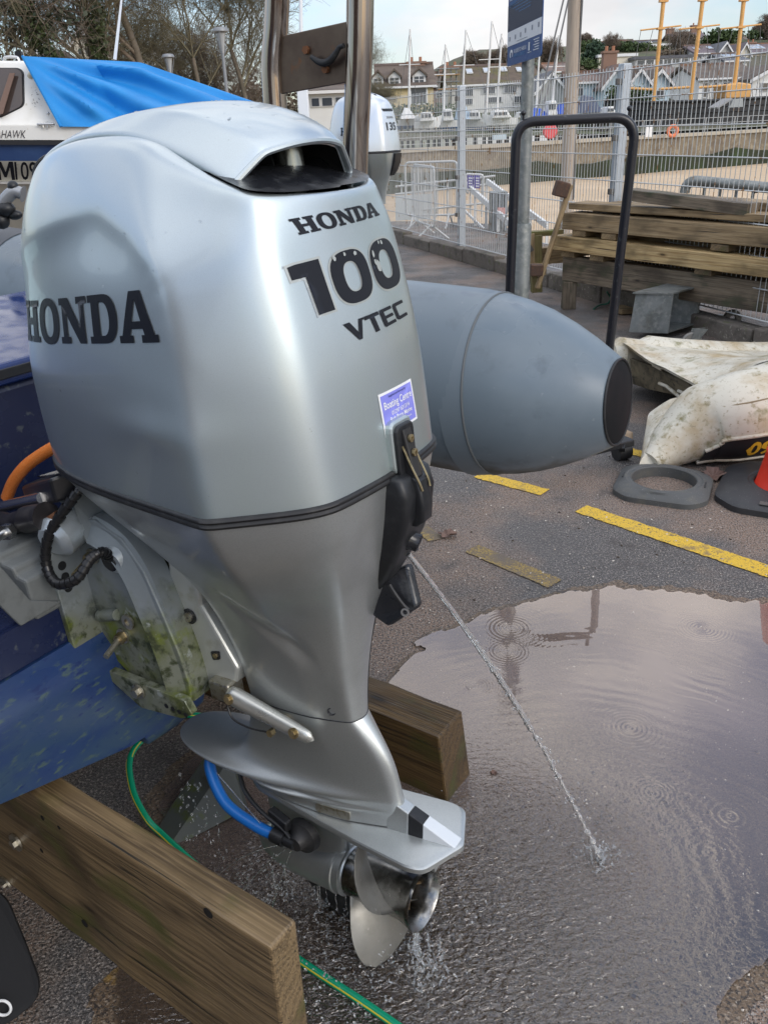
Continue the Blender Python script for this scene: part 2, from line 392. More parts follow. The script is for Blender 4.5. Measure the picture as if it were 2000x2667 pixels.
algae_metal = mat('bracket_algae', (.20, .215, .17), rough=.45, metal=.35,
                  layers=((12, 8, .46, .64, (.12, .14, .045)), (34, 8, .50, .62, (.05, .06, .03)), (15, 7, .56, .70, (.17, .21, .03)), (26, 8, .60, .68, (.33, .36, .34))), bump=(70, 6, .25, .003))
grow_low(algae_metal, .40, .50)
bracket_face = mat('bracket_silver', (.48, .53, .56), rough=.36, metal=.6, layers=((14, 6, .58, .72, (.34, .37, .36)),), bump=(180, 3, .05, .001))
prop_metal = mat('prop_steel', (.33, .33, .32), rough=.24, metal=1., roughvar=(14, .16, .36), layers=((26, 6, .46, .62, (.17, .165, .155)), (60, 4, .62, .7, (.5, .5, .48))))
prop_blade = mat('prop_blade', (.24, .235, .215), rough=.45, metal=.7, roughvar=(14, .34, .55), layers=((20, 5, .5, .7, (.19, .185, .165)), (70, 3, .66, .72, (.34, .33, .31))))
sticker_blue = mat('sticker_violet', (.22, .23, .68), rough=.5, layers=((40, 5, .5, .75, (.28, .29, .74)),))
white_paint = mat('white_paint', (.78, .79, .79), rough=.4)
navy_txt = mat('sticker_navy', (.05, .06, .22), rough=.5)
water_m = mat('clear_water', (.97, .98, 1.), rough=.0, trans=1., ior=1.33)

MOTOR = empty('outboard_motor', 'large silver outboard motor with a 100 on its back, nearest in the yard', 'outboard motor', mw=EM)

def ring_net(half):
    """half: c0..c9 from front centre round the port side to rear centre"""
    h = [(p[0], p[1], p[2]) for p in half]
    return h + [(p[0], -p[1], p[2]) for p in reversed(h[1:-1])]
def row(u, *c):
    q = [(p[0], p[1], p[2] if len(p) > 2 else u) for p in c]
    L_ = lambda a, b, t: tuple(a[i] + (b[i] - a[i]) * t for i in range(3))
    # extra columns close to the two corners keep the panels between them flat and the corners tight
    a, b = L_(q[4], q[5], .45), L_(q[6], q[7], .30); b2 = L_(q[6], q[7], .85)
    out = q[:4] + [L_(q[3], q[4], .75), a, q[5], L_(q[5], q[6], .16), L_(q[5], q[6], .84), b, b2, L_(q[7], q[8], .25), q[8], q[9]]
    return ring_net(out)
SEAM = [(-.505, 0), (-.492, .075), (-.40, .148), (-.235, .203), (.03, .252), (.108, .266), (.232, .188), (.262, .146), (.272, .05), (.274, 0)]
def grow(rows, k):  # push a row out in (r, v) by k
    return [(p[0] + k * (p[0] - (-.1)) / .4, p[1] + k * p[1] / .25, p[2]) for p in rows]
body = [row(.7635, *SEAM), row(.80, (-.497, 0), (-.478, .085), (-.392, .158), (-.23, .207), (.03, .254), (.108, .266), (.231, .189), (.260, .147), (.270, .05), (.272, 0)),
        row(.95, (-.452, 0), (-.436, .112), (-.345, .186), (-.205, .224), (.04, .262), (.112, .262), (.224, .192), (.253, .150), (.264, .05), (.266, 0)),
        row(1.07, (-.436, 0), (-.418, .108), (-.325, .180), (-.195, .220), (.03, .256), (.095, .253), (.203, .190), (.232, .150), (.245, .05), (.247, 0)),
        row(1.13, (-.422, 0), (-.404, .102), (-.308, .170), (-.185, .209), (.015, .238), (.077, .236), (.187, .185), (.222, .152), (.240, .05), (.242, 0)),
        row(1.19, (-.402, 0, 1.20), (-.382, .090, 1.20), (-.29, .148, 1.215), (-.175, .184, 1.222), (.005, .200, 1.212), (.060, .198, 1.198), (.158, .176, 1.175), (.211, .150, 1.166), (.238, .05, 1.162), (.241, 0, 1.162)),
        row(1.24, (-.382, 0, 1.243), (-.36, .075, 1.243), (-.28, .122, 1.262), (-.18, .150, 1.280), (0, .165, 1.275), (.055, .168, 1.250), (.138, .168, 1.212), (.206, .150, 1.185), (.237, .05, 1.179), (.240, 0, 1.179)),
        row(1.25, (-.375, 0, 1.258), (-.355, .064, 1.258), (-.285, .108, 1.276), (-.175, .136, 1.296), (-.005, .148, 1.291), (.05, .150, 1.266), (.128, .155, 1.224), (.199, .147, 1.191), (.233, .05, 1.183), (.236, 0, 1.183)),
        row(1.26, (-.345, 0, 1.268), (-.33, .055, 1.268), (-.268, .092, 1.284), (-.168, .118, 1.300), (-.01, .128, 1.292), (.045, .128, 1.268), (.118, .142, 1.226), (.190, .142, 1.193), (.226, .05, 1.184), (.229, 0, 1.184)),
        row(1.2, (-.32, 0, 1.25), (-.31, .05, 1.25), (-.255, .088, 1.255), (-.16, .118, 1.265), (-.01, .130, 1.25), (.04, .130, 1.225), (.116, .138, 1.18), (.180, .134, 1.16), (.21, .05, 1.16), (.213, 0, 1.16))]
NU, NV = 132, 320
def surf(rows, nu, nv): return bspline(rows, nu, nv, True)
G = surf(body, NU, NV)
# the dished logo panel on each flank (outline in r, u)
PANEL = np.array([(-.44, 1.112), (-.253, 1.164), (-.147, 1.186), (-.075, 1.197), (-.045, 1.195), (.026, 1.162), (.078, 1.122), (.100, 1.095), (.114, 1.055), (.120, 1.02), (.125, .975), (.112, .945), (.085, .925), (.05, .912), (-.064, .905), (-.155, .925), (-.292, .95), (-.44, .965)])
def poly_sd(P, poly):
    """signed distance, positive inside"""
    n = len(poly); d = np.full(P.shape[0], 1e9); ins = np.zeros(P.shape[0], bool)
    for i in range(n):
        a, b = poly[i], poly[(i + 1) % n]; ab = b - a; t = np.clip(((P - a) @ ab) / (ab @ ab), 0, 1)
        q = a + t[:, None] * ab; d = np.minimum(d, np.linalg.norm(P - q, axis=1))
        c_ = ((a[1] > P[:, 1]) != (b[1] > P[:, 1])) & (P[:, 0] < (b[0] - a[0]) * (P[:, 1] - a[1]) / (b[1] - a[1] + 1e-12) + a[0])
        ins ^= c_
    return np.where(ins, d, -d)
def smooth01(x): x = np.clip(x, 0, 1); return x * x * (3 - 2 * x)
P = G.reshape(-1, 3)
sd_ = poly_sd(P[:, [0, 2]], PANEL)
low = smooth01((P[:, 2] - .90) / .10)             # the lower lip of the dish is softer
w_ = .026 + .050 * (1 - low)
q_ = np.log1p(np.exp(np.clip(sd_ / (.005 + .02 * (1 - low)), -30, 30))) * (.005 + .02 * (1 - low))      # crisp edge, then easing into the dish
dep = (.004 + .012 * smooth01((P[:, 2] - .90) / .27)) * (1 - np.exp(-q_ / .034)) * np.where(np.abs(P[:, 1]) > .05, 1, 0)
P[:, 1] -= np.sign(P[:, 1]) * dep
# soft swell under the dish
sw = np.exp(-((P[:, 2] - .885) / .030) ** 2) * np.exp(-((P[:, 0] - .02) / .10) ** 2) * .006
P[:, 1] += np.sign(P[:, 1]) * sw * (np.abs(P[:, 1]) > .1)
V = [e(*p) for p in P]
F = [tuple(reversed(f)) for f in grid_faces(NU, NV, True)]
cowl = mesh('cowling', V, F, silver, MOTOR, smooth=True)
cowl_bvh = BVHTree.FromPolygons(V, F)
# lower engine cover and leg
lower_rows = [row(.7465, *SEAM), row(.725, (-.485, 0), (-.468, .075), (-.385, .142), (-.228, .196), (.03, .246), (.105, .258), (.228, .183), (.258, .143), (.268, .05), (.27, 0)),
    row(.69, (-.445, 0), (-.428, .072), (-.355, .130), (-.215, .182), (.03, .232), (.10, .240), (.216, .174), (.250, .138), (.262, .05), (.264, 0)),
    row(.62, (-.345, 0, .63), (-.33, .063, .63), (-.28, .108, .63), (-.175, .152, .622), (.025, .194, .615), (.092, .197, .61), (.194, .147), (.228, .116), (.242, .04), (.246, 0)),
    row(.54, (-.225, 0, .55), (-.215, .055, .55), (-.185, .086, .545), (-.12, .117, .54), (-.005, .140, .535), (.062, .138, .53), (.155, .106), (.192, .082), (.207, .03), (.211, 0)),
    row(.46, (-.165, 0), (-.16, .048), (-.14, .068), (-.085, .086), (.005, .098), (.048, .095), (.124, .076), (.160, .060), (.175, .02), (.179, 0)),
    row(.36, (-.135, 0), (-.13, .040), (-.112, .056), (-.065, .067), (.012, .070), (.052, .067), (.106, .055), (.140, .044), (.151, .015), (.153, 0)),
    row(.29, (-.13, 0), (-.125, .034), (-.11, .048), (-.06, .056), (.012, .056), (.050, .053), (.102, .042), (.132, .033), (.141, .012), (.143, 0)),
    row(.248, (-.13, 0), (-.125, .031), (-.11, .044), (-.06, .051), (.012, .050), (.048, .047), (.10, .037), (.130, .029), (.139, .010), (.141, 0))]
G2 = surf(lower_rows, 110, 260); P2 = G2.reshape(-1, 3)
# folded crease where the bowl of the cover runs into the leg
cr = np.exp(-((P2[:, 2] - (.50 - .9 * (P2[:, 0] - .0))) / .035) ** 2) * smooth01((P2[:, 0] + .06) / .05) * smooth01((.11 - P2[:, 0]) / .05)
P2[:, 1] -= np.sign(P2[:, 1]) * cr * .007
V2 = [e(*p) for p in P2]; F2 = [tuple(reversed(f)) for f in grid_faces(110, 260, True)]
lower = mesh('lower_cover', V2, F2, silver_low, MOTOR, smooth=True); lower_bvh = BVHTree.FromPolygons(V2, F2)
# black seal between the two
sr = surf([row(.742, *SEAM), row(.768, *SEAM)], 2, 200)
seal_rings = []
for off, u in ((-.006, .7455), (.0035, .747), (.005, .751), (.0028, .755), (.005, .759), (.0035, .763), (-.006, .7645)):
    seal_rings.append([e(p[0] + off * (p[0] + .1) / .32, p[1] + off * p[1] / .2, u) for p in sr[0]])
MB().loft(seal_rings, caps=False).build('cowl_seal', rubber, MOTOR, smooth=True, sharp=60)
# thin parting line of the rear cover strip and the screw hole
def on_surface(bvh, o, d, off=.001):
    h = bvh.ray_cast(o, d)
    if h[0] is None: return None
    n = h[1]
    if n.dot(d) > 0: n = -n
    return h[0] + n * off
pl = []
for u, v in ((.60, -.055), (.54, -.048), (.48, -.043), (.42, -.038), (.36, -.035), (.30, -.030), (.252, -.027)):
    q = on_surface(lower_bvh, e(.6, v, u), e(-1, 0, 0), .0004)
    if q: pl.append(q)
MB().tube(spline(pl, 6), .0011, 5).build('parting_line', black_pl, MOTOR, smooth=True)
q = on_surface(lower_bvh, e(.6, .042, .275), e(-.75, -.62, 0), .0006)
q = on_surface(lower_bvh, e(.3, .25, .272), (e(.085, .03, .272) - e(.3, .25, .272)).normalized(), .0008)
if q:
    n_ = (e(.55, .8, .1)).normalized(); M_ = n_.to_track_quat('Z', 'Y').to_matrix()
    MB().lathe([(.0085, -.004), (.0085, .0006), (.0068, .0006), (.0062, -.003), (.0, -.003)], M=Matrix.Translation(q) @ M_.to_4x4(), n=16).build('screw_hole', black_gl, MOTOR, smooth=True)

# air-intake hood
hood_half = [  # per row: edge, slope, ridge, top, centre (r, v, u)
    [(-.345, .060, 1.272), (-.345, .052, 1.276), (-.345, .043, 1.278), (-.345, .02, 1.280), (-.345, 0, 1.280)],
    [(-.27, .096, 1.290), (-.27, .088, 1.294), (-.27, .072, 1.297), (-.27, .035, 1.299), (-.27, 0, 1.299)],
    [(-.17, .122, 1.302), (-.17, .114, 1.308), (-.17, .094, 1.312), (-.17, .045, 1.315), (-.17, 0, 1.315)],
    [(-.08, .131, 1.302), (-.08, .121, 1.312), (-.075, .100, 1.321), (-.07, .05, 1.325), (-.07, 0, 1.325)],
    [(.0, .131, 1.288), (.005, .118, 1.305), (.01, .098, 1.321), (.015, .05, 1.328), (.02, 0, 1.329)],
    [(.06, .130, 1.263), (.068, .116, 1.287), (.075, .094, 1.307), (.08, .048, 1.317), (.085, 0, 1.319)],
    [(.11, .128, 1.238), (.12, .113, 1.262), (.130, .090, 1.283), (.14, .045, 1.294), (.145, 0, 1.297)],
    [(.143, .126, 1.219), (.153, .108, 1.241), (.166, .084, 1.260), (.178, .042, 1.269), (.184, 0, 1.271)],
    [(.152, .124, 1.212), (.162, .105, 1.232), (.175, .081, 1.248), (.188, .041, 1.255), (.194, 0, 1.257)]]
def full(h):
    L_ = lambda a, b, t: tuple(a[i] + (b[i] - a[i]) * t for i in range(3))
    q = [h[0], L_(h[0], h[2], .45), L_(h[0], h[2], .86), L_(h[2], h[3], .06), L_(h[2], h[3], .30), h[3], h[4]]
    q = [(h[0][0], h[0][1] * .985, h[0][2] - .030), (h[0][0], h[0][1], h[0][2] - .006)] + q          # a short skirt closes the side on to the cowl
    q = q + [(p[0], -p[1], p[2]) for p in reversed(q[:-1])]
    return [skew(p) for p in q]
def skew(p):                                            # the mouth is swept: its starboard side sits further back
    k = max(0., min(1., (p[0] + .05) / .2)); return (p[0] - .10 * p[1] * k, p[1] - .004 * k, p[2] - .025 * p[1] * k)
HN = bspline([full(h) for h in hood_half], 60, 76)
hp = HN.reshape(-1, 3); nu_, nv_ = 60, 76
Vh = [e(*p) for p in hp]
under = [e(p[0] - .004, p[1] * .95, p[2] - .009) for p in hp]
Fh = [tuple(reversed(f)) for f in grid_faces(nu_, nv_)]
k_ = len(Vh); Fh += [tuple(i + k_ for i in reversed(f)) for f in Fh[:]]
for i in range(nu_ - 1):
    for j in (0, nv_ - 1):
        a, b = i * nv_ + j, (i + 1) * nv_ + j; Fh.append((a, b, b + k_, a + k_) if j == 0 else (b, a, a + k_, b + k_))
for j in range(nv_ - 1):
    a, b = (nu_ - 1) * nv_ + j, (nu_ - 1) * nv_ + j + 1; Fh.append((a, b, b + k_, a + k_))
    a, b = j, j + 1; Fh.append((b, a, a + k_, b + k_))
hood = mesh('intake_hood', Vh + under, Fh, [silver, mat('duct_dark', (.035, .036, .037), rough=.5)], MOTOR, smooth=True, sharp=50)
for i_ in range((nu_ - 1) * (nv_ - 1), 2 * (nu_ - 1) * (nv_ - 1)): hood.data.polygons[i_].material_index = 1
hood_bvh = BVHTree.FromPolygons(Vh, [f for f in Fh[:(nu_ - 1) * (nv_ - 1)]])
# rolled rim of the hood mouth
MB().tube([e(p[0] + .001, p[1], p[2] - .004) for p in HN[-1]], .0048, 8).build('hood_rim', silver, MOTOR, smooth=True)
# black tray and duct behind the mouth
tray = MB()
lip = [(.128, .149, 1.2235), (.166, .151, 1.2065), (.195, .146, 1.1945), (.216, .108, 1.1878), (.2295, .05, 1.1855), (.2325, 0, 1.185)]
lip = spline([e(*p) for p in lip], 6); lip = lip + [Vector((p.x - .002, -p.y * .93, p.z + .002)) for p in reversed(lip[:-1])]
back = [Vector((-.01, p.y * .72, 1.248)) for p in lip]; mid2 = [Vector((max(.03, p.x - .085), p.y * .86, max(1.222, p.z + .012))) for p in lip]
lip2 = [p + Vector((.0008, 0, .0022)) for p in lip]; mid = [Vector((p.x - .030, p.y * .95, max(1.200, p.z + .010))) for p in lip]
tray.loft([lip2, mid, mid2, back], caps=False, closed=False).build('intake_tray', black_gl, MOTOR, smooth=True, sharp=60)
dk = MB()
wall = [e(-.005, .112, 1.176), e(-.005, .112, 1.262), e(-.005, .07, 1.29), e(-.005, -.07, 1.29), e(-.005, -.112, 1.262), e(-.005, -.112, 1.176)]
dk.prism(wall, e(-.01, 0, 0))
dk.build('duct_wall', duct, MOTOR)
MB().prism([e(-.01, -.121, 1.175), e(.168, -.121, 1.180), e(.158, -.119, 1.202), e(.118, -.119, 1.232), e(.06, -.119, 1.246), e(-.01, -.117, 1.262)], e(0, .004, 0)).build('duct_wall', black_pl, MOTOR)
MB().prism([e(.138, .114, 1.182), e(.035, .040, 1.182), e(.035, .040, 1.262), e(.128, .108, 1.222)], e(-.004, .004, 0)).build('duct_wall', duct, MOTOR)
pb = MB()
pb.lathe([(.020, 1.180), (.022, 1.205), (.021, 1.206), (.021, 1.262)], M=Matrix.Translation(e(.118, -.042, 0)), n=24)
pb.build('duct_pillar', mat('duct_pillar', (.30, .32, .30), rough=.22, metal=.8), MOTOR, smooth=True)
MB().lathe([(.007, 1.18), (.007, 1.262)], M=Matrix.Translation(e(.055, .022, 0)), n=12).lathe([(.005, 1.18), (.005, 1.262)], M=Matrix.Translation(e(.06, .005, 0)), n=12).build('duct_rod', duct, MOTOR, smooth=True)
MB().prism([e(.045, .0, 1.182), e(.12, -.015, 1.182), e(.105, -.01, 1.25), e(.045, .0, 1.262)], e(0, -.004, 0)).build('duct_baffle', black_pl, MOTOR)

# lettering, pressed onto the curved panels
def stick(name, VF, quad, axis, ma, bvh, off=.0012, box=None, parent=MOTOR):
    """VF: flat shape; quad: TL, TR, BL, BR in panel coordinates; axis 'side' (r,u) or 'rear' (v,u)"""
    Vs, Fs = VF
    if box is None:
        xs = [v.x for v in Vs]; ys = [v.y for v in Vs]; box = (min(xs), max(xs), min(ys), max(ys))
    tl, tr, bl, br = quad; out = []
    for v in Vs:
        s = (v.x - box[0]) / (box[1] - box[0]); t = (v.y - box[2]) / (box[3] - box[2])
        a = [(bl[i] * (1 - s) + br[i] * s) * (1 - t) + (tl[i] * (1 - s) + tr[i] * s) * t for i in (0, 1)]
        if axis == 'side': o, d = e(a[0], .6, a[1]), e(0, -1, 0)
        else: o, d = e(.6, a[0], a[1]), e(-1, 0, 0)
        q = on_surface(bvh, o, d, off); out.append(q if q else o + d * .35)
    return mesh(name, out, Fs, ma, parent, smooth=True)
sp, wd = slab_word('HONDA', 1.0)
QS = ((-.343, 1.068), (.078, 1.092), (-.352, .998), (.080, 1.017))
stick('logo_lettering', flat_shape(sp, .12), QS, 'side', decal_bk, cowl_bvh, .0012)
QR = ((.113, 1.156), (-.092, 1.1605), (.101, 1.133), (-.104, 1.1385))
stick('rear_logo', flat_shape(sp, .2), QR, 'rear', decal_bk, cowl_bvh, .0010)
one = [(.0, .74), (.0, .98), (.12, 1.0), (.56, 1.0), (.56, 0), (.24, 0), (.24, .74)]
zero = lambda x: [ell(x, .5, .44, .52, p=2.7), ell(x, .5, .185, .30, p=2.5, cw=True)]
dig = [one] + zero(1.14) + zero(2.12)
QN = ((.137, 1.0985), (-.124, 1.1075), (.128, 1.024), (-.136, 1.033))
num = flat_shape(dig, .12)
one_f = [(-.045, .69), (-.045, 1.02), (.10, 1.045), (.605, 1.045), (.605, -.045), (.195, -.045), (.195, .69)]
zf = lambda x: [ell(x, .5, .472, .562, p=2.7), ell(x, .5, .163, .272, p=2.5, cw=True)]
B0 = (0, 2.56, -.02, 1.02)
stick('rear_number', num, QN, 'rear', decal_bk, cowl_bvh, .0014, box=B0)
stick('rear_number_film', flat_shape([one_f] + zf(1.14) + zf(2.12), .12), QN, 'rear', decal_film, cowl_bvh, .0005, box=B0)
# peeled flakes of the number
fl = []
for (cx, cy, s) in ((1.86, .50, .13), (1.80, .78, .07), (1.08, .95, .05), (1.33, .92, .06), (2.05, .97, .05), (2.15, .95, .055), (.85, .93, .06), (1.8, .62, .06)):
    fl.append([(cx + s * (.6 + .7 * random.random()) * math.cos(a) * .55, cy + s * (.6 + .7 * random.random()) * math.sin(a)) for a in np.linspace(0, 2 * math.pi, 9)[:-1]])
for f_ in fl: stick('number_peel', flat_shape([f_], .12), QN, 'rear', decal_film, cowl_bvh, .0022, box=B0)
vt = [[(0, 1), (.30, 1), (.52, .36), (.78, 1.0), (1.02, 1.0), (1.02, .88), (.92, .88), (.56, 0), (.40, 0)],
      [(1.06, 1), (1.06, .80), (1.36, .80), (1.36, 0), (1.60, 0), (1.60, .80), (1.90, .80), (1.90, 1)],
      [(2.04, .0), (2.80, 0), (2.80, .18), (2.22, .18), (2.22, .41), (2.76, .41), (2.76, .58), (2.22, .58), (2.22, .82), (2.80, .82), (2.80, 1), (2.04, 1), (1.98, .9), (1.98, .1)],
      [(3.04, 0), (3.74, 0), (3.74, .19), (3.14, .19), (3.12, .25), (3.12, .75), (3.14, .81), (3.74, .81), (3.74, 1), (3.04, 1), (2.92, .88), (2.92, .12)]]
stick('rear_name', flat_shape(vt, .15), ((.062, 1.0045), (-.112, 1.009), (.052, .9755), (-.122, .983)), 'rear', decal_bk, cowl_bvh, .0012)
# dealer's sticker
QK = ((.016, .888), (-.091, .8865), (.0135, .8195), (-.0945, .818))
def sub(q, x0, x1, y0, y1):
    tl, tr, bl, br = q
    def f(s, t): return tuple((bl[i] * (1 - s) + br[i] * s) * (1 - t) + (tl[i] * (1 - s) + tr[i] * s) * t for i in (0, 1))
    return (f(x0, y1), f(x1, y1), f(x0, y0), f(x1, y0))
sq = [[(0, 0), (1, 0), (1, 1), (0, 1)]]
stk = stick('sticker', flat_shape(sq, .1), QK, 'rear', white_paint, cowl_bvh, .0008)
stick('sticker_field', flat_shape(sq, .1), sub(QK, .04, .96, .06, .94), 'rear', sticker_blue, cowl_bvh, .0011, parent=stk)
for txt, x0, x1, y0, y1, mm in (('Boating Centre', .09, .92, .55, .78, white_paint), ('01297 631314', .26, .80, .42, .52, white_paint), ('Rob Perry Marine', .20, .86, .25, .39, white_paint), ('Axminster Hill, Devon', .27, .82, .17, .225, white_paint), ('Supplied and Serviced by', .24, .76, .83, .90, navy_txt)):
    stick('sticker_text', text_shape(txt, 1.0, .8, bold=.012), sub(QK, x0, x1, y0, y1), 'rear', mm, cowl_bvh, .0016, parent=stk)

# rear latch and black service cover
VC = -.020
def bmring(u, v0, v1, r_out, r_in, rd=.012):
    poly = [e(r_in, v0, u), e(r_out, v0 - .010, u), e(r_out, v1 + .010, u), e(r_in, v1, u)]
    return rounded(poly, [.001, rd, rd, .001], 4)
MB().loft([bmring(.756, .030, -.078, .288, .23), bmring(.75, .034, -.080, .298, .23), bmring(.72, .034, -.080, .305, .23), bmring(.68, .033, -.078, .298, .22),
           bmring(.64, .031, -.072, .282, .20), bmring(.60, .026, -.062, .262, .18), bmring(.56, .016, -.050, .236, .16), bmring(.535, .006, -.034, .214, .15), bmring(.522, -.004, -.020, .198, .15)]).build('service_cover', black_pl, MOTOR, smooth=True, sharp=50)
ht = MB()
def rbox(r0, r1, v0, v1, u0, u1, rd):
    p = rounded([e(r0, v0, u0), e(r0, v1, u0), e(r0, v1, u1), e(r0, v0, u1)], rd, 4); return p, e(r1 - r0, 0, 0)
p_, d_ = rbox(.24, .282, VC + .033, VC - .030, .755, .842, .016); MB().prism(p_, d_).build('latch_surround', silver, MOTOR, bevel=.004)
p_, d_ = rbox(.25, .288, VC + .027, VC - .026, .748, .834, .014); MB().prism(p_, d_).build('latch_plate', black_pl, MOTOR, bevel=.003)
lv = MB().loft([rounded([e(r_ - .02, VC + .013, u), e(r_, VC + .012, u), e(r_, VC - .012, u), e(r_ - .02, VC - .013, u)], .004, 3) for r_, u in ((.291, .826), (.296, .80), (.301, .77), (.306, .748))])
lev = lv.build('latch_arm', mat('latch_grey', (.02, .02, .021), rough=.35), MOTOR, smooth=True, sharp=50)
for u in (.81, .787):
    MB().lathe([(.0065, 0), (.0065, .004), (.003, .0045), (.0022, .001), (0, .001)], M=Matrix.Translation(e(.2945 + (.81 - u) * .2, VC, u)), n=14, axis='x').build('latch_bolt', brass, lev, smooth=True)
MB().loft([rounded([e(r_ - .03, VC + .016, u), e(r_, VC + .015, u), e(r_, VC - .018, u), e(r_ - .03, VC - .019, u)], .006, 3) for r_, u in ((.303, .748), (.312, .742), (.316, .70), (.312, .672), (.302, .664))]).build('latch_lever', black_pl, MOTOR, smooth=True, sharp=50)
for s in (.014, -.013):
    MB().tube(spline([e(.288, VC + s, .80), e(.300, VC + s * 1.05, .77), e(.312, VC + s, .742), e(.316, VC + s * .9, .727)], 6), .0018, 6).build('latch_wire', brass, MOTOR, smooth=True)
Mt = Matrix.Translation(e(.262, -.022, .632)) @ Vector((.86, .28, -.42)).to_track_quat('Z', 'Y').to_matrix().to_4x4()
MB().lathe([(.022, -.01), (.020, .010), (.016, .016), (.016, .026), (.013, .028), (.011, .018), (0, .018)], M=Mt, n=20).build('flush_fitting', black_gl, MOTOR, smooth=True)
fp = [e(.195, -.03, .545), e(.178, -.012, .47), e(.212, -.012, .452), e(.262, -.035, .488), e(.238, -.055, .56)]
flap = MB().prism(rounded(fp, .008), e(.004, -.016, .0)).build('rubber_flap', black_gl, MOTOR, bevel=.004)
MB().tube(spline([e(.226, -.012, .540), e(.238, -.010, .524), e(.250, -.012, .505), e(.258, -.014, .496)], 6), .0036, 7).build('flap_cord', rubber, flap, smooth=True)
Mf = Matrix.Translation(e(.254, -.010, .493)) @ e(.3, .9, .2).to_track_quat('Z', 'Y').to_matrix().to_4x4()
MB().lathe([(.0045, 0), (.0075, 0), (.0075, .003), (.0045, .003)], M=Mf, n=16, closed=True).build('eyelet', steel, flap, smooth=True)

# lower unit: strut, spray plate, anti-ventilation plate
lu = [row(.247, (-.13, 0), (-.125, .031), (-.11, .044), (-.06, .051), (.012, .050), (.048, .047), (.10, .037), (.130, .029), (.139, .010), (.141, 0)),
      row(.21, (-.14, 0), (-.135, .030), (-.115, .043), (-.06, .051), (.015, .049), (.055, .044), (.112, .033), (.150, .024), (.162, .010), (.164, 0)),
      row(.16, (-.158, 0), (-.152, .030), (-.128, .043), (-.065, .049), (.02, .046), (.065, .040), (.130, .028), (.176, .019), (.188, .009), (.190, 0)),
      row(.115, (-.175, 0), (-.168, .032), (-.140, .045), (-.07, .049), (.03, .043), (.08, .036), (.145, .025), (.186, .017), (.197, .008), (.199, 0)),
      row(.09, (-.21, 0, .098), (-.20, .045, .098), (-.165, .055, .095), (-.08, .055, .09), (.03, .045, .087), (.085, .036, .085), (.150, .025, .083), (.190, .017, .08), (.201, .008, .08), (.203, 0, .08)),
      row(.082, (-.33, 0, .084), (-.31, .045, .083), (-.24, .070, .080), (-.11, .074, .078), (.02, .056, .076), (.085, .042, .074), (.15, .027, .073), (.191, .018, .072), (.202, .008, .072), (.204, 0, .072)),
      row(.076, (-.395, 0, .081), (-.375, .055, .079), (-.27, .088, .075), (-.12, .086, .070), (.02, .062, .068), (.085, .046, .067), (.15, .028, .066), (.192, .018, .066), (.203, .008, .066), (.205, 0, .066)),
      row(.068, (-.393, 0, .074), (-.373, .054, .071), (-.268, .086, .066), (-.12, .084, .060), (.02, .060, .059), (.085, .045, .058), (.15, .027, .058), (.192, .018, .058), (.203, .008, .058), (.205, 0, .058)),
      row(.062, (-.25, 0, .064), (-.24, .035, .062), (-.20, .046, .060), (-.10, .056, .055), (.02, .050, .050), (.085, .041, .048), (.15, .027, .046), (.192, .018, .046), (.203, .008, .046), (.205, 0, .046)),
      row(.053, (-.235, 0, .058), (-.225, .036, .056), (-.175, .062, .051), (-.085, .077, .047), (.025, .056, .044), (.088, .044, .042), (.15, .028, .042), (.193, .018, .042), (.204, .008, .042), (.206, 0, .042)),
      row(.047, (-.235, 0, .052), (-.225, .036, .050), (-.175, .062, .045), (-.085, .077, .041), (.025, .056, .038), (.088, .044, .038), (.15, .028, .038), (.193, .018, .038), (.204, .008, .038), (.206, 0, .038)),
      row(.042, (-.22, 0, .048), (-.21, .033, .046), (-.16, .046, .041), (-.09, .052, .036), (.02, .050, .034), (.085, .043, .034), (.15, .028, .034), (.193, .018, .034), (.204, .008, .034), (.206, 0, .034)),
      row(.03, (-.20, 0), (-.19, .03), (-.15, .042), (-.09, .052, .026), (.02, .052, .024), (.085, .046, .024), (.15, .029, .024), (.194, .018, .024), (.205, .008, .024), (.207, 0, .024)),
      row(.01, (-.18, 0), (-.17, .03), (-.14, .045), (-.09, .052), (.02, .054), (.085, .048), (.15, .032), (.196, .020), (.208, .009), (.21, 0))]
G3 = surf(lu, 130, 240); P3 = G3.reshape(-1, 3); V3 = [e(*p) for p in P3]
mesh('strut', V3, [tuple(reversed(f)) for f in grid_faces(130, 240, True)], silver_low, MOTOR, smooth=True)
jl = [e(p[0] * 1.0, p[1] * 1.015, .2475) for p in surf([lu[0], lu[0]], 2, 120)[0]]
MB().tube(jl, .0012, 5, closed=True).build('joint_line', black_pl, MOTOR, smooth=True)
pp = [(-.19, .020), (-.15, .044), (-.06, .056), (.02, .068), (.14, .083), (.262, .094), (.292, .087), (.330, .004)]
outl = rounded([e(r_, v, 0) for r_, v in pp] + [e(r_, -v, 0) for r_, v in reversed(pp)], .018, 4)
MB().loft([[p + Vector((0, 0, h)) if abs(h) < .006 else Vector((p.x * .985, p.y * .97, h)) for p in outl] for h in (-.0075, -.0055, .0045, .0075)]).build('ventilation_plate', silver_low, MOTOR, smooth=True, sharp=35)
def ridge(r0, r1):
    out = []
    for r_ in (r0, r1):
        t = (r_ - .195) / .13; h = .062 * (1 - t) + .006 * t; wt = .0135; wb = .026 - .010 * t
        out.append([e(r_, wb, .004), e(r_, wt, h), e(r_, -wt, h), e(r_, -wb, .004)])
    return out
MB().loft(ridge(.175, .222)).build('fin_ridge', silver_low, MOTOR, bevel=.002)
MB().loft(ridge(.2222, .253)).build('fin_band', black_pl, MOTOR, bevel=.002)
MB().loft(ridge(.2532, .322)).build('fin_tip', mat('fin_white', (.62, .65, .67), rough=.35, metal=.2), MOTOR, bevel=.002)
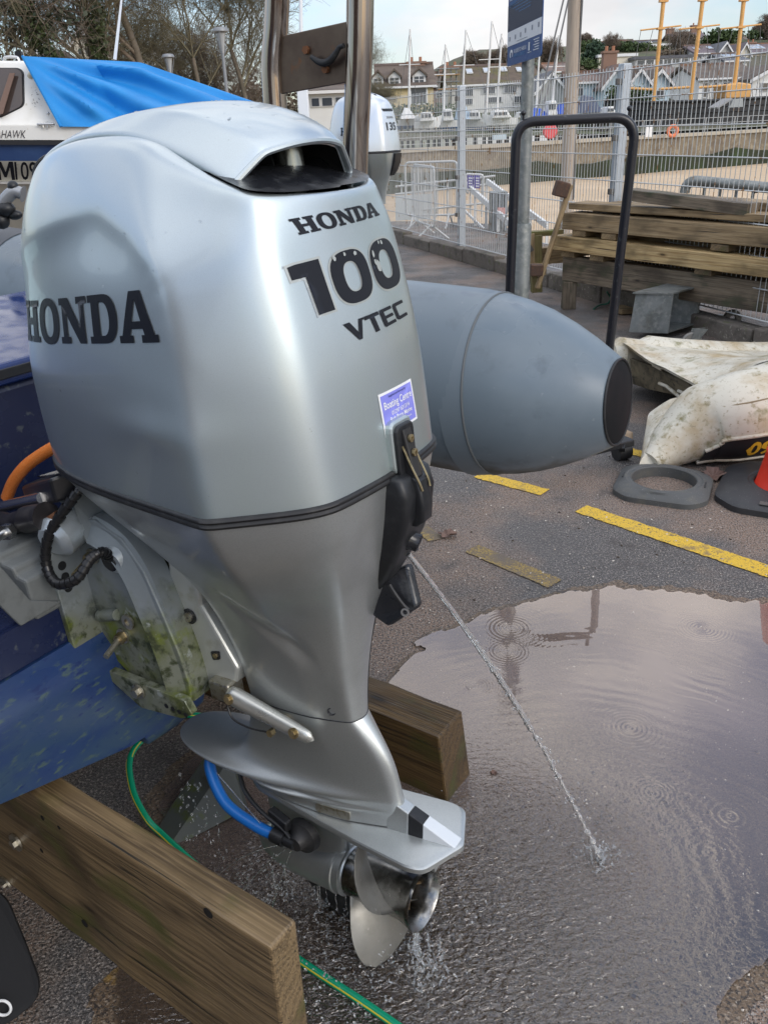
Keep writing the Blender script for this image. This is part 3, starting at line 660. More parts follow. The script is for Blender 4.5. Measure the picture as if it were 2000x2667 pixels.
MB().prism(rounded([e(.02, .0505, .012), e(.10, .043, .012), e(.10, .0395, .030), e(.02, .048, .030)], .004), e(.001, .004, 0)).build('anode_plate', steel_dirty, MOTOR)
MB().box(e(.29, .05, -.016), (.014, .010, .02)).build('trim_stop', silver_low, MOTOR)
# gearcase
gc = MB()
gc.lathe([(0.0, -.215), (.020, -.205), (.038, -.18), (.050, -.14), (.056, -.09), (.058, -.03), (.058, .018), (.0602, .020), (.0602, .026), (.0575, .028), (.0585, .044), (.052, .046), (.050, .05)], M=Matrix.Translation(e(0, 0, -.183)), n=40, axis='x')
gc.build('gearcase', silver_low, MOTOR, smooth=True, sharp=35)
ns = MB(); rings = []
for u, a, b, wv in ((-.002, -.175, .075, .034), (-.05, -.165, .06, .028), (-.10, -.165, .05, .026), (-.14, -.17, .045, .034)):
    rings.append([e(a + (b - a) * (1 - math.cos(t)) / 2, wv * math.sin(t) ** .8 * sg, u) for sg, ts in ((1, np.linspace(0.02, math.pi - .02, 14)), (-1, np.linspace(math.pi - .02, .02, 14))) for t in ts])
ns.loft(rings, caps=False).build('gearcase_neck', silver_low, MOTOR, smooth=True)
sk = [[e(a + (b - a) * (1 - math.cos(t)) / 2, wv * math.sin(t) * sg, u) for sg, ts in ((1, np.linspace(.02, math.pi - .02, 10)), (-1, np.linspace(math.pi - .02, .02, 10))) for t in ts] for u, a, b, wv in ((-.22, -.15, .04, .016), (-.28, -.10, .045, .010), (-.345, -.04, .05, .006))]
MB().loft(sk).build('skeg', mat('skeg_shaded', (.05, .052, .052), rough=.4, metal=.4), MOTOR, smooth=True, sharp=60)  # skeg coloured dark to stand for the shadow it lies in
# propeller
PROP = MB().lathe([(.046, .052), (.053, .054), (.0545, .075), (.0545, .15), (.056, .19), (.063, .213), (.0665, .222), (.0655, .226), (.060, .220), (.054, .20), (.050, .15), (.047, .12), (.018, .118), (.018, .15), (.013, .152), (.013, .165), (0, .166)], M=Matrix.Translation(e(0, 0, -.183)), n=56, axis='x').build('propeller', prop_metal, MOTOR, smooth=True, sharp=40)
def blade(alpha):
    ns_, nc = 22, 16; V = []; Rr = .176
    for side in (1, -1):
        for i in range(ns_):
            s = i / (ns_ - 1); rad = .050 + (Rr - .050) * s
            half = .070 * (1 - .10 * s) * math.sqrt(max(0., 1 - max(0, (s - .35) / .65) ** 2.4)) * (1.0 + .12 * math.sin(s * math.pi)) + .001
            skew = -.020 * s * s + .0
            for j in range(nc):
                c_ = (j / (nc - 1)) * 2 - 1
                d = c_ * half + skew                      # along the helix, + is aft
                pitch = math.atan2(.058, rad)             # helix angle
                x = .125 + d * math.sin(pitch) + .018 * s + .010 * max(0, c_) ** 3 * (1 - s)
                th = alpha - d * math.cos(pitch) / rad
                tk = .0045 * (1 - s * .7) * (1 - c_ * c_) + .0006
                x += side * tk
                V.append(e(x, rad * math.sin(th), -.183 - rad * math.cos(th)))
    n = ns_ * nc; F = []
    for i in range(ns_ - 1):
        for j in range(nc - 1):
            a = i * nc + j; F.append((a, a + 1, a + nc + 1, a + nc)); F.append((n + a + nc, n + a + nc + 1, n + a + 1, n + a))
    for i in range(ns_ - 1):
        for j in (0, nc - 1):
            a, b = i * nc + j, (i + 1) * nc + j; F.append((a, b, b + n, a + n))
    for j in range(nc - 1):
        a = (ns_ - 1) * nc + j; F.append((a, a + 1, a + 1 + n, a + n))
    return mesh('blade', V, F, prop_blade, PROP, smooth=True, sharp=50)
for k in range(3): blade(R(22) + k * 2 * math.pi / 3)
jk = MB()
for i in range(22):
    a = random.random() * 6.28; q = random.random() * .03; jk.bar(e(.13 + random.random() * .06, q * math.cos(a), -.183 + q * math.sin(a)), e(.15 + random.random() * .06, .03 * math.cos(a + 1), -.183 + .03 * math.sin(a + 1)), .004, .003)
tag(jk.build('weed', mat('weed_brown', (.10, .065, .03), rough=.8), PROP), kind='stuff')

# swivel bracket, clamp brackets, tilt gear
sw_ = [(-.235, .60), (-.17, .57), (-.178, .455), (-.112, .325), (-.128, .285), (-.222, .247), (-.236, .262), (-.245, .34), (-.262, .46)]
swv = MB().prism([e(r_, .062, u) for r_, u in sw_], e(0, -.124, 0)).build('swivel_bracket', mat('swivel_silver', (.50, .51, .48), rough=.38, metal=.55, layers=((18, 5, .55, .75, (.36, .35, .27)),)), MOTOR, bevel=.006)
def disc(name, p, n, r_, h, ma, par, seg=18, hexa=False, hole=None):
    M = Matrix.Translation(p) @ Vector(n).to_track_quat('Z', 'Y').to_matrix().to_4x4(); b = MB()
    b.lathe([(r_, 0), (r_, h), (0, h)] if not hole else [(r_, 0), (r_, h), (hole, h), (hole, h * .2), (0, h * .2)], M=M, n=6 if hexa else seg)
    return b.build(name, ma, par, smooth=not hexa, sharp=40)
disc('bolt_recess', e(-.216, .0622, .425), e(0, 1, 0), .017, .003, black_gl, swv); disc('bolt', e(-.216, .0645, .425), e(0, 1, 0), .010, .006, steel_dirty, swv, hole=.004)
MB().prism(rounded([e(-.178, .0622, .352), e(-.152, .0622, .358), e(-.155, .0622, .338), e(-.176, .0622, .332)], .004), e(0, .002, 0)).build('slot', black_gl, swv)
disc('bolt', e(-.165, .064, .345), e(0, 1, 0), .006, .003, brass, swv, hexa=True)
def clamp(sg, nm):
    w = lambda r_, v, u: e(r_, v * sg, u)
    web = [(-.425, .632), (-.372, .634), (-.305, .603), (-.262, .54), (-.236, .45), (-.214, .36), (-.206, .29), (-.213, .256), (-.30, .246), (-.345, .236), (-.375, .255), (-.455, .325), (-.452, .48), (-.448, .585)]
    b = MB().prism([w(r_, .098, u) for r_, u in web], w(0, .014, 0)).build('clamp_bracket', algae_metal, MOTOR, bevel=.003)
    rim = spline([w(-.438, .11, .632), w(-.372, .11, .634), w(-.305, .11, .604), (w(-.262, .11, .545)), w(-.238, .11, .46), w(-.216, .11, .365), w(-.208, .11, .285), w(-.215, .11, .25)], 6)
    rings = []
    for i, p in enumerate(rim):
        t = (rim[min(i + 1, len(rim) - 1)] - rim[max(i - 1, 0)]).normalized(); nrm = t.cross(Vector((0, 1, 0))).normalized()
        if nrm.x < 0: nrm = -nrm
        y = Vector((0, -sg, 0)); f = i / (len(rim) - 1); k = .044 + .004 * f
        rings.append([p - nrm * (k + .014) + y * -.01, p - nrm * (k + .008) + y * .014, p - nrm * k + y * .022, p - nrm * (k - .006) + y * .018, p - nrm * .012 + y * .002, p + nrm * .004 + y * -.006, p + nrm * .004 + y * -.05])
    MB().loft(rings).build('bracket_rim', algae_metal, b, smooth=True, sharp=50)
    MB().prism(rounded([w(-.462, .08, .60), w(-.462, .185, .585), w(-.462, .185, .36), w(-.462, .15, .30), w(-.462, .08, .30)], .008), e(.016, 0, 0)).build('clamp_flange', algae_metal, b, bevel=.003)
    for u in (.545, .52, .495): disc('hole', w(-.4455, .160, u), e(1, 0, 0), .0095, .0008, black_pl, b)
    MB().loft([rounded([w(-.446, .12 + d0, .275 + 0), w(-.446, .12 + d0, .29), w(-.20, .12 + d0, .275), w(-.186, .12 + d0, .245), w(-.22, .12 + d0, .225), w(-.345, .12 + d0, .215)], .004) for d0 in (0, .018)]).build('lower_plate', algae_metal, b, bevel=.002)
    for i in range(4): disc('hole', w(-.258 + i * .018, .1385, .246 - .002 * i), e(0, sg, 0), .0055, .0006, black_pl, b)
    return b
cb = clamp(1, 'port'); clamp(-1, 'starboard')
b_ = cb
MB().tube([e(-.43, .10, .625), e(-.43, .165, .612), e(-.428, .18, .608)], [.040, .044, .030], 24).build('tilt_boss', bracket_face, b_, smooth=True, sharp=40)
MB().tube([e(-.33, .112, .56), e(-.33, .128, .557)], [.030, .026], 20).build('cable_port', bracket_face, b_, smooth=True, sharp=40)
disc('port_grommet', e(-.335, .1285, .556), e(0, 1, -.1), .020, .002, black_gl, b_)
for (r_, u) in ((-.405, .552), (-.375, .372)):
    disc('washer', e(r_, .113, u), e(0, 1, 0), .017, .004, steel_dirty, b_); disc('nut', e(r_, .117, u), e(.25, 1, -.1), .0125, .014, brass, b_, hexa=True)
    MB().tube([e(r_, .12, u), e(r_ + .014, .175, u - .012)], .0065, 10).build('bolt_shank', brass if u > .5 else steel_dirty, b_, smooth=True)
disc('washer', e(-.335, .139, .262), e(0, 1, 0), .017, .004, steel_dirty, b_); disc('nut', e(-.335, .143, .262), e(0, 1, 0), .011, .010, steel_dirty, b_, hexa=True)
disc('cap_screw', e(-.345, .113, .412), e(0, 1, 0), .017, .005, steel_dirty, b_, hole=.008)
MB().tube([e(-.43, .115, .41), e(-.37, .118, .425)], [.014, .012], 12).build('stop_rod', algae_metal, b_, smooth=True)
# tilt block and streamlined mount cover on the side of the leg
MB().box(e(-.155, .062, .272), (.055, .045, .045)).build('mount_block', steel_dirty, MOTOR, bevel=.005)
mc = MB(); rings = []
for t in np.linspace(0, 1, 18):
    c_ = Vector(e(-.140, .080, .276)).lerp(Vector(e(.062, .068, .213)), t)
    w1 = .024 * (1 - .35 * t) * math.sqrt(max(.02, 1 - abs(2 * t - 1) ** 12)); w2 = .018 * (1 - .40 * t) * math.sqrt(max(.02, 1 - abs(2 * t - 1) ** 10))
    rings.append([c_ + Vector((.3, 0, .95)) * (w1 * math.cos(a)) + Vector((0, -1, 0)) * (w2 * math.sin(a)) for a in np.linspace(0, 2 * math.pi, 21)[:-1]])
mcv = mc.loft(rings).build('mount_cover', mat('mount_silver', (.56, .56, .52), rough=.3, metal=.75, roughvar=(20, .22, .4)), MOTOR, smooth=True, sharp=60)
for t in (.10, .82):
    c_ = Vector(e(-.140, .080, .276)).lerp(Vector(e(.062, .068, .213)), t) + Vector((0, -.015 + .006 * t, .003))
    disc('bolt_well', c_, e(.1, 1, .25), .0115, .003, brass, mcv); disc('bolt_head', c_ + Vector(e(0, .003, .001)), e(.1, 1, .25), .007, .005, brass, mcv, hexa=True)
MB().tube(spline([e(-.14, .084, .245), e(-.125, .09, .222), e(-.09, .086, .208), e(-.045, .078, .205)], 6), .0022, 6).build('bonding_wire', black_pl, MOTOR, smooth=True)
disc('wire_lug', e(-.04, .070, .203), e(0, 1, .2), .008, .012, brass, MOTOR, hexa=True)
# rain drops standing on the hood and cowl
dr = MB()
for i in range(120):
    if i < 46: r_, v = random.uniform(-.2, .17), random.uniform(-.1, .1); q = hood_bvh.ray_cast(e(r_, v, 2), Vector((0, 0, -1)))
    elif i < 86: r_, u = random.uniform(-.3, .2), random.uniform(1.05, 1.20); q = cowl_bvh.ray_cast(e(r_, .6, u), e(0, -1, 0))
    else: v, u = random.uniform(-.12, .14), random.uniform(.8, 1.15); q = cowl_bvh.ray_cast(e(.6, v, u), e(-1, 0, 0))
    if q[0] is None: continue
    s = random.choice((.0012, .0016, .0022, .003)) * (.85 if i < 46 else .5); n = q[1]
    if n.z < 0 and i < 46: n = -n
    M_ = n.to_track_quat('Z', 'Y').to_matrix() @ Matrix.Rotation(random.random() * 6, 3, 'Z')
    dr.ico(q[0] - n * s * .1, s, 2, (1.3 + random.random() * .9, .9, .5), M_)
tag(dr.build('rain_drops', water_m, MOTOR, smooth=True), kind='stuff')
# ------------------------------------------------------------ helpers for things built in world coordinates
def root_of(o):
    while o.parent: o = o.parent
    return o
def wb(mb, name, ma, parent, **k):
    o0 = root_of(parent).location; mb.V = [v - o0 for v in mb.V]
    return mb.build(name, ma, parent, **k)
def top(mb, name, ma, label=None, cat=None, group=None, kind=None, **k):
    xs = [v.x for v in mb.V]; ys = [v.y for v in mb.V]; zs = [v.z for v in mb.V]
    o0 = Vector(((min(xs) + max(xs)) / 2, (min(ys) + max(ys)) / 2, min(zs))); mb.V = [v - o0 for v in mb.V]
    o = mb.build(name, ma, None, **k); o.location = o0; return tag(o, label, cat, group, kind)
def plank(name, a, b, w, h, ma, parent=None, up=(0, 0, 1), bevel=.004, ends=(0, 0), seed=0, div=10):
    """a piece of timber from a to b (centres of its ends), w across, h along up; slightly uneven; grain runs along it"""
    a, b = Vector(a), Vector(b); d = (b - a); Ln = d.length; x = d.normalized(); y = Vector(up).cross(x).normalized(); z = x.cross(y)
    M = Matrix((x, y, z)).transposed().to_4x4(); M.translation = a
    rr = random.Random(seed + 11); V = []; F = []
    cs = [(-w / 2, -h / 2), (w / 2, -h / 2), (w / 2, h / 2), (-w / 2, h / 2)]
    for i in range(div + 1):
        t = i / div
        for j, (yy, zz) in enumerate(cs):
            V.append(((t * Ln) + (ends[0] * zz if i == 0 else (ends[1] * zz if i == div else 0)), yy + rr.uniform(-1, 1) * .0022, zz + rr.uniform(-1, 1) * .0022))
    for i in range(div):
        for j in range(4): F.append((i * 4 + j, i * 4 + (j + 1) % 4, i * 4 + 4 + (j + 1) % 4, i * 4 + 4 + j))
    F += [(3, 2, 1, 0), tuple(div * 4 + q for q in range(4))]
    o = mesh(name, V, F, ma, parent, bevel=bevel)
    o.matrix_basis = (Matrix.Translation(-root_of(parent).location) @ M) if parent else M
    return o
def wood(name, base, dark, light, moss=None, wet=.6, sc=1.0):
    if name in MATS: return MATS[name]
    ma = bpy.data.materials.new(name); ma.use_nodes = True; nt = ma.node_tree; N = nt.nodes; L = nt.links; p = N['Principled BSDF']
    tc = N.new('ShaderNodeTexCoord')
    def mp(s):
        m_ = N.new('ShaderNodeMapping'); m_.inputs['Scale'].default_value = s; L.new(tc.outputs['Object'], m_.inputs[0]); return m_.outputs[0]
    def nz(v, scale, det=4, dist=0.):
        n = N.new('ShaderNodeTexNoise'); n.inputs['Scale'].default_value = scale; n.inputs['Detail'].default_value = det; n.inputs['Distortion'].default_value = dist; L.new(v, n.inputs['Vector']); return n.outputs[0]
    def rng_(s, lo, hi, a=0., b=1.):
        r_ = N.new('ShaderNodeMapRange'); r_.inputs[1].default_value = lo; r_.inputs[2].default_value = hi; r_.inputs[3].default_value = a; r_.inputs[4].default_value = b; L.new(s, r_.inputs[0]); return r_.outputs[0]
    def mix(f, a, b):
        m_ = N.new('ShaderNodeMix'); m_.data_type = 'RGBA'; L.new(f, m_.inputs[0])
        for q, i in ((a, 6), (b, 7)):
            if isinstance(q, tuple): m_.inputs[i].default_value = (*q, 1)
            else: L.new(q, m_.inputs[i])
        return m_.outputs[2]
    # growth rings: bands around a wandering pith along x, stretched; knots from a distorted noise
    v1 = mp((.55 * sc, 9 * sc, 9 * sc)); wob = N.new('ShaderNodeTexNoise'); wob.inputs['Scale'].default_value = 1.1; wob.inputs['Detail'].default_value = 2
    L.new(v1, wob.inputs['Vector'])
    va = N.new('ShaderNodeVectorMath'); va.operation = 'MULTIPLY_ADD'; L.new(wob.outputs['Color'], va.inputs[0]); va.inputs[1].default_value = (0, 1.1, 1.1); L.new(v1, va.inputs[2])
    wv = N.new('ShaderNodeTexWave'); wv.wave_type = 'RINGS'; wv.rings_direction = 'X'; wv.inputs['Scale'].default_value = 1.5; wv.inputs['Distortion'].default_value = 2.2; wv.inputs['Detail'].default_value = 3
    L.new(va.outputs[0], wv.inputs['Vector'])
    grain = nz(mp((4, 260, 260)), 1.0, 3)
    c = mix(rng_(wv.outputs[0], .1, .9), base, dark)
    c = mix(rng_(grain, .42, .7), c, light)
    blotch = nz(mp((3, 6, 6)), 1.0, 5); c = mix(rng_(blotch, .5, .72), c, tuple(q * .38 for q in base))
    cracks = nz(mp((2.2, 110, 110)), 1.0, 2); c = mix(rng_(cracks, .66, .72), c, (.012, .010, .007))
    vk = N.new('ShaderNodeTexVoronoi'); vk.inputs['Scale'].default_value = 1.0; L.new(mp((2.6, 8.5, 8.5)), vk.inputs['Vector'])      # knots
    c = mix(rng_(vk.outputs['Distance'], .17, .06), c, tuple(q * .8 for q in dark)); c = mix(rng_(vk.outputs['Distance'], .075, .045), c, tuple(q * .3 for q in dark))
    if moss: c = mix(rng_(nz(mp((5, 9, 9)), 1.1, 7), .55, .72), c, moss)
    L.new(c, p.inputs['Base Color']); p.inputs['Roughness'].default_value = wet
    b = N.new('ShaderNodeBump'); b.inputs['Strength'].default_value = .5; b.inputs['Distance'].default_value = .002
    ad = N.new('ShaderNodeMath'); ad.operation = 'SUBTRACT'; L.new(grain, ad.inputs[0]); L.new(rng_(cracks, .63, .72, 0, 1.5), ad.inputs[1])
    L.new(ad.outputs[0], b.inputs['Height']); L.new(b.outputs[0], p.inputs['Normal'])
    MATS[name] = ma; return ma
oak = wood('bunk_timber', (.165, .112, .056), (.085, .056, .028), (.255, .18, .094), moss=(.085, .085, .022), wet=.45)
oak_wet = wood('wet_bunk_timber', (.062, .037, .014), (.03, .018, .008), (.115, .072, .028), moss=(.05, .055, .012), wet=.3)
grey_wood = wood('weathered_timber', (.165, .125, .082), (.10, .075, .05), (.25, .20, .14), moss=(.055, .06, .03), wet=.65)
new_wood = wood('fresh_timber', (.46, .32, .14), (.29, .18, .07), (.58, .43, .22), wet=.6)
mid_wood = wood('brown_timber', (.29, .20, .10), (.19, .125, .06), (.40, .295, .165), wet=.62)
green_wood = wood('mossy_timber', (.17, .135, .045), (.12, .09, .03), (.22, .18, .07), moss=(.13, .14, .025), wet=.6)

# ------------------------------------------------------------ the rigid inflatable the motor hangs on
hyp = mat('grey_hypalon', (.125, .160, .190), rough=.42, layers=((3, 5, .5, .72, (.15, .187, .217)), (14, 6, .58, .75, (.10, .128, .152)), (2.2, 4, .60, .63, (.095, .125, .16)), (60, 3, .68, .74, (.19, .22, .24))), bump=(300, 3, .08, .001), roughvar=(4, .25, .5))
hyp_dark = mat('dark_hypalon', (.045, .05, .058), rough=.5, layers=((12, 5, .5, .75, (.07, .075, .085)),))
def stain_low(ma, z0, z1, col, sc=14):
    nt = ma.node_tree; N = nt.nodes; L = nt.links; p = N['Principled BSDF']; src = p.inputs['Base Color'].links[0].from_socket
    tc = N.new('ShaderNodeTexCoord'); sx = N.new('ShaderNodeSeparateXYZ'); L.new(tc.outputs['Object'], sx.inputs[0])
    n = N.new('ShaderNodeTexNoise'); n.inputs['Scale'].default_value = sc; n.inputs['Detail'].default_value = 8; L.new(tc.outputs['Object'], n.inputs['Vector'])
    a = N.new('ShaderNodeMath'); a.operation = 'MULTIPLY_ADD'; L.new(n.outputs[0], a.inputs[0]); a.inputs[1].default_value = -.16; L.new(sx.outputs[2], a.inputs[2])
    r_ = N.new('ShaderNodeMapRange'); r_.inputs[1].default_value = z1 - .08; r_.inputs[2].default_value = z0 - .08; L.new(a.outputs[0], r_.inputs[0])
    mx = N.new('ShaderNodeMix'); mx.data_type = 'RGBA'; L.new(r_.outputs[0], mx.inputs[0]); L.new(src, mx.inputs[6]); mx.inputs[7].default_value = (*col, 1); L.new(mx.outputs[2], p.inputs['Base Color'])
stain_low(hyp, .385, .45, (.022, .026, .018))
seam_m = mat('tube_seam', (.10, .11, .115), rough=.5)
hull_navy = mat('hull_navy', (.010, .016, .05), rough=.25, layers=((5, 6, .5, .7, (.018, .026, .06)), (40, 5, .6, .7, (.07, .08, .09))), roughvar=(8, .15, .45))
hull_blue = mat('hull_worn_blue', (.012, .034, .115), rough=.4, stretch=(1, .45, 1.3), layers=((3, 9, .36, .72, (.035, .066, .085)), (14, 9, .44, .66, (.013, .032, .105)), (55, 9, .56, .66, (.05, .082, .085)), (50, 6, .60, .66, (.008, .022, .09)), (2.5, 6, .55, .72, (.03, .025, .025))), bump=(60, 5, .15, .002), roughvar=(6, .2, .5))
box_blue = mat('box_blue', (.012, .03, .12), rough=.16, layers=((6, 5, .5, .75, (.02, .045, .16)),), roughvar=(14, .08, .35))
grey_paint = mat('grey_deck_paint', (.125, .135, .135), rough=.55, layers=((18, 6, .55, .75, (.085, .09, .088)), (8, 6, .62, .78, (.17, .16, .13))), bump=(120, 3, .35, .003))
stainless = mat('stainless', (.36, .325, .295), rough=.13, metal=1., stretch=(1, 1, .04), layers=((60, 3, .52, .66, (.20, .155, .13)),), roughvar=(20, .08, .2))
rust_plate = mat('tarnished_plate', (.16, .12, .09), rough=.4, metal=.8, layers=((8, 5, .45, .7, (.10, .07, .055)), (30, 5, .6, .75, (.22, .10, .05))))
mint = mat('mint_gelcoat', (.50, .66, .62), rough=.3)
RIB = empty('rib_boat', 'grey tubed inflatable boat with a blue hull carrying the large silver motor', 'inflatable boat', mw=Matrix.Translation(ENG_O) @ EM.to_3x3().to_4x4())
def tube_axis(sg):
    # (r, u, radius) from the cone end forward
    return [(.292, .575, .112), (.284, .5755, .120), (.22, .583, .160), (.16, .590, .192), (.09, .598, .222), (.03, .604, .240), (-.035, .610, .2525), (-.10, .614, .262), (-.5, .655, .270), (-1.2, .755, .27), (-2.2, .90, .27), (-3.2, 1.06, .26)]
for sg in (-1, 1):
    rings = []; ax = tube_axis(sg)
    for i, (r_, u, rad) in enumerate(ax):
        v = 1.05 * sg * (1 if r_ > -2.3 else .8)
        rings.append([e(r_, v + rad * math.cos(a), u + rad * math.sin(a)) for a in np.linspace(0, 2 * math.pi, 49)[:-1]])
    tb = MB().loft(rings).build('buoyancy_tube', hyp, RIB, smooth=True, sharp=50)
    r_, u, rad = -.035, .610, .2525
    MB().tube([e(r_, 1.05 * sg + rad * math.cos(a), u + rad * math.sin(a)) for a in np.linspace(0, 2 * math.pi, 49)[:-1]], .0035, 6, closed=True).build('tube_seam', seam_m, tb, smooth=True)
    cr_ = MB().tube([e(.293, 1.05 * sg + .113 * math.cos(a), .575 + .113 * math.sin(a)) for a in np.linspace(0, 2 * math.pi, 41)[:-1]], .0035, 8, closed=True).build('cone_rim', rubber, tb, smooth=True)
    MB().loft([[e(.2925, 1.05 * sg + .109 * math.cos(a), .575 + .109 * math.sin(a)) for a in np.linspace(0, 2 * math.pi, 41)[:-1]], [e(.297, 1.05 * sg + .10 * math.cos(a), .575 + .10 * math.sin(a)) for a in np.linspace(0, 2 * math.pi, 41)[:-1]], [e(.300, 1.05 * sg + .02 * math.cos(a), .575 + .02 * math.sin(a)) for a in np.linspace(0, 2 * math.pi, 41)[:-1]]]).build('cone_cap', mat('cap_black', (.008, .008, .009), rough=.75, spec=.2, layers=((7, 4, .5, .8, (.016, .012, .013)),)), tb, smooth=True)
MB().loft([[e(r_, -1.05 + (.2525 + (r_ + .035) * -.12 + .0016) * math.cos(a), .610 + (.2525 + (r_ + .035) * -.12 + .0016) * math.sin(a)) for a in np.linspace(0, 2 * math.pi, 49)[:-1]] for r_ in (-.038, -.07, -.10)], caps=False).build('seam_tape', mat('hypalon_tape', (.14, .175, .205), rough=.45), bpy.data.objects['buoyancy_tube'], smooth=True)
# lifting patch and black fitting on the starboard tube
MB().lathe([(.085, 0), (.085, .006), (.05, .012), (.048, .05), (.03, .075), (0, .082)], M=Matrix.Translation(e(-.495, -1.02, .915)), n=24).build('tube_fitting', rubber, RIB, smooth=True)
pt = [[e(r_, -1.05 + .273 * math.cos(a), .90 - (r_ + 2.2) * .148 + .273 * math.sin(a)) for a in np.linspace(R(50), R(150), 14)] for r_ in (-2.55, -2.35, -2.15, -2.0)]
MB().loft(pt, caps=False, closed=False).build('tube_patch', hyp_dark, RIB, smooth=True)
# hull: transom and V bottom
def hull_ring(r_, k=1., up=0.):
    return [e(r_, .62 * k, .47 + up), e(r_, .62 * k, .38 + up), e(r_ + .0, .45 * k, .21 + up * .6), e(r_, .14 * k, .092 + up * .4), e(r_, 0, .055 + up * .4), e(r_, -.14 * k, .092 + up * .4), e(r_, -.45 * k, .21 + up * .6), e(r_, -.62 * k, .38 + up), e(r_, -.62 * k, .47 + up)]
MB().loft([hull_ring(-.475), hull_ring(-1.5, 1.1, .10), hull_ring(-2.6, 1.0, .30), hull_ring(-3.4, .5, .6)]).build('hull', hull_navy, RIB)
MB().prism([e(-.474, -.62, .38), e(-.474, .62, .38), e(-.474, .62, .465), e(-.474, -.62, .465)], e(.012, 0, 0)).build('transom', hull_navy, RIB)
low_ = [(.62, .378), (.45, .21), (.14, .092), (.10, .088), (.09, .060), (.0, .05), (-.09, .060), (-.10, .088), (-.14, .092), (-.45, .21), (-.62, .378)]
MB().loft([[e(-.474, v, u) for v, u in low_], [e(-.455, v, u) for v, u in low_], [e(-.425, v * .985, .05 + (u - .05) * .86) for v, u in low_], [e(-.42, v * .97, .06 + (u - .05) * .70) for v, u in low_]]).build('transom_skirt', hull_blue, RIB, smooth=True, sharp=50)
# stepped grey transom cap with its end plate
cp = [(-.60, .46), (-.452, .46), (-.452, .548), (-.480, .553), (-.484, .570), (-.52, .575), (-.524, .592), (-.60, .595)]
MB().prism([e(r_, .24, u) for r_, u in cp], e(0, -.86, 0)).build('transom_cap', grey_paint, RIB, bevel=.006)
MB().prism([e(-.445, .285, .612), e(-.445, .245, .510), e(-.445, .180, .474), e(-.445, .278, .470), e(-.445, .312, .545), e(-.445, .40, .66), e(-.445, .36, .70)], e(-.010, 0, 0)).build('end_bracket', grey_paint, RIB, bevel=.003)
# blue locker ahead of the motor well
MB().prism(rounded([e(-.80, -.62, .895), e(-.80, .62, .895), e(-1.45, .62, .985), e(-1.45, -.62, .985)], .04), e(0, 0, -.05)).build('locker_lid', box_blue, RIB, bevel=.012, bseg=3)
MB().prism([e(-.80, -.62, .885), e(-.80, .62, .885), e(-.80, .62, .862), e(-.80, -.62, .862)], e(.006, 0, 0)).build('lid_lip', black_pl, RIB, bevel=.002)
MB().prism([e(-.82, -.60, .85), e(-.82, .60, .85), e(-1.44, .60, .92), e(-1.44, -.60, .92)], e(0, 0, -.70)).build('locker', hull_navy, RIB, bevel=.02)
# roll-bar legs with the tarnished plate between
def aframe(pts, rad): return MB().tube(spline([e(*p) for p in pts], 8), rad, 20)
L1 = [(-.40, -.62, .86), (-.385, -.62, 1.12), (-.358, -.62, 1.38), (-.345, -.62, 1.46), (-.322, -.62, 1.53), (-.300, -.62, 1.62), (-.285, -.62, 1.75)]
L2 = [(-.20, -.62, .86), (-.165, -.62, 1.18), (-.118, -.62, 1.42), (-.095, -.62, 1.55), (-.06, -.62, 1.75)]
aframe(L1, .027).build('roll_bar', stainless, RIB, smooth=True); aframe(L2, .0285).build('roll_bar', stainless, RIB, smooth=True)
pl_ = MB().prism([e(-.325, -.62, 1.500), e(-.118, -.62, 1.497), e(-.130, -.62, 1.385), e(-.338, -.62, 1.388)], e(0, .006, 0)).build('cross_plate', rust_plate, RIB, bevel=.002)
rbm = mat('rusty_bolt', (.20, .09, .045), rough=.6, metal=.6)
for r_, u in ((-.245, 1.462), (-.200, 1.418)):
    disc('bolt', e(r_, -.6135, u), e(0, 1, 0), .0085, .007, rbm, pl_, hexa=True)
cl = []
for i in range(40):
    t = i / 39; a = e(-.226, -.600, 1.446).lerp(e(-.135, -.595, 1.452), t) + Vector((0, 0, -.020 * math.sin(math.pi * min(1, t * 1.15)))); cl.append(a)
MB().tube(cl, [.0045 + .0030 * math.sin(min(1, i / 34) * math.pi) + .0007 * (i % 2) for i in range(40)], 10).build('lashing', rubber, pl_, smooth=True)
# mint console, wheel and shift lever just seen past the cowl
MB().prism(rounded([e(-2.35, -.34, 1.06), e(-2.35, .5, 1.06), e(-3.0, .5, 1.22), e(-3.0, -.30, 1.22)], .05), e(0, 0, -.35)).build('console', mint, RIB, bevel=.03, bseg=3)
wc = at(163, 474, 4.6); Mw = EM.inverted()
MB().tube([Mw @ (wc + Vector((.135 * math.cos(a), -.03 * math.sin(a), .125 * math.sin(a)))) for a in np.linspace(0, 2 * math.pi, 33)[:-1]], .016, 8, closed=True).tube([Mw @ (wc + Vector((.15, 0, 0))), Mw @ (wc + Vector((-.15, 0, 0)))], .012, 6).build('steering_wheel', rubber, RIB, smooth=True)
def Lp(px, py, Y): return Mw @ at(px, py, Y)
MB().tube(spline([Lp(-10, 560, 3.2), Lp(15, 520, 3.2), Lp(38, 500, 3.2), Lp(62, 505, 3.2)], 5), [.022] * 15 + [.030], 10).build('shift_lever', mat('lever_grey', (.30, .31, .32), rough=.35, metal=.5), RIB, smooth=True)
MB().ico(Lp(35, 485, 3.2), .02, 2).ico(Lp(12, 545, 3.2), .035, 2, (1.4, 1, .8)).ico(Lp(40, 560, 3.2), .022, 2, (1.6, 1, .8)).ico(Lp(5, 575, 3.2), .03, 2).build('lever_mount', black_pl, RIB, smooth=True)

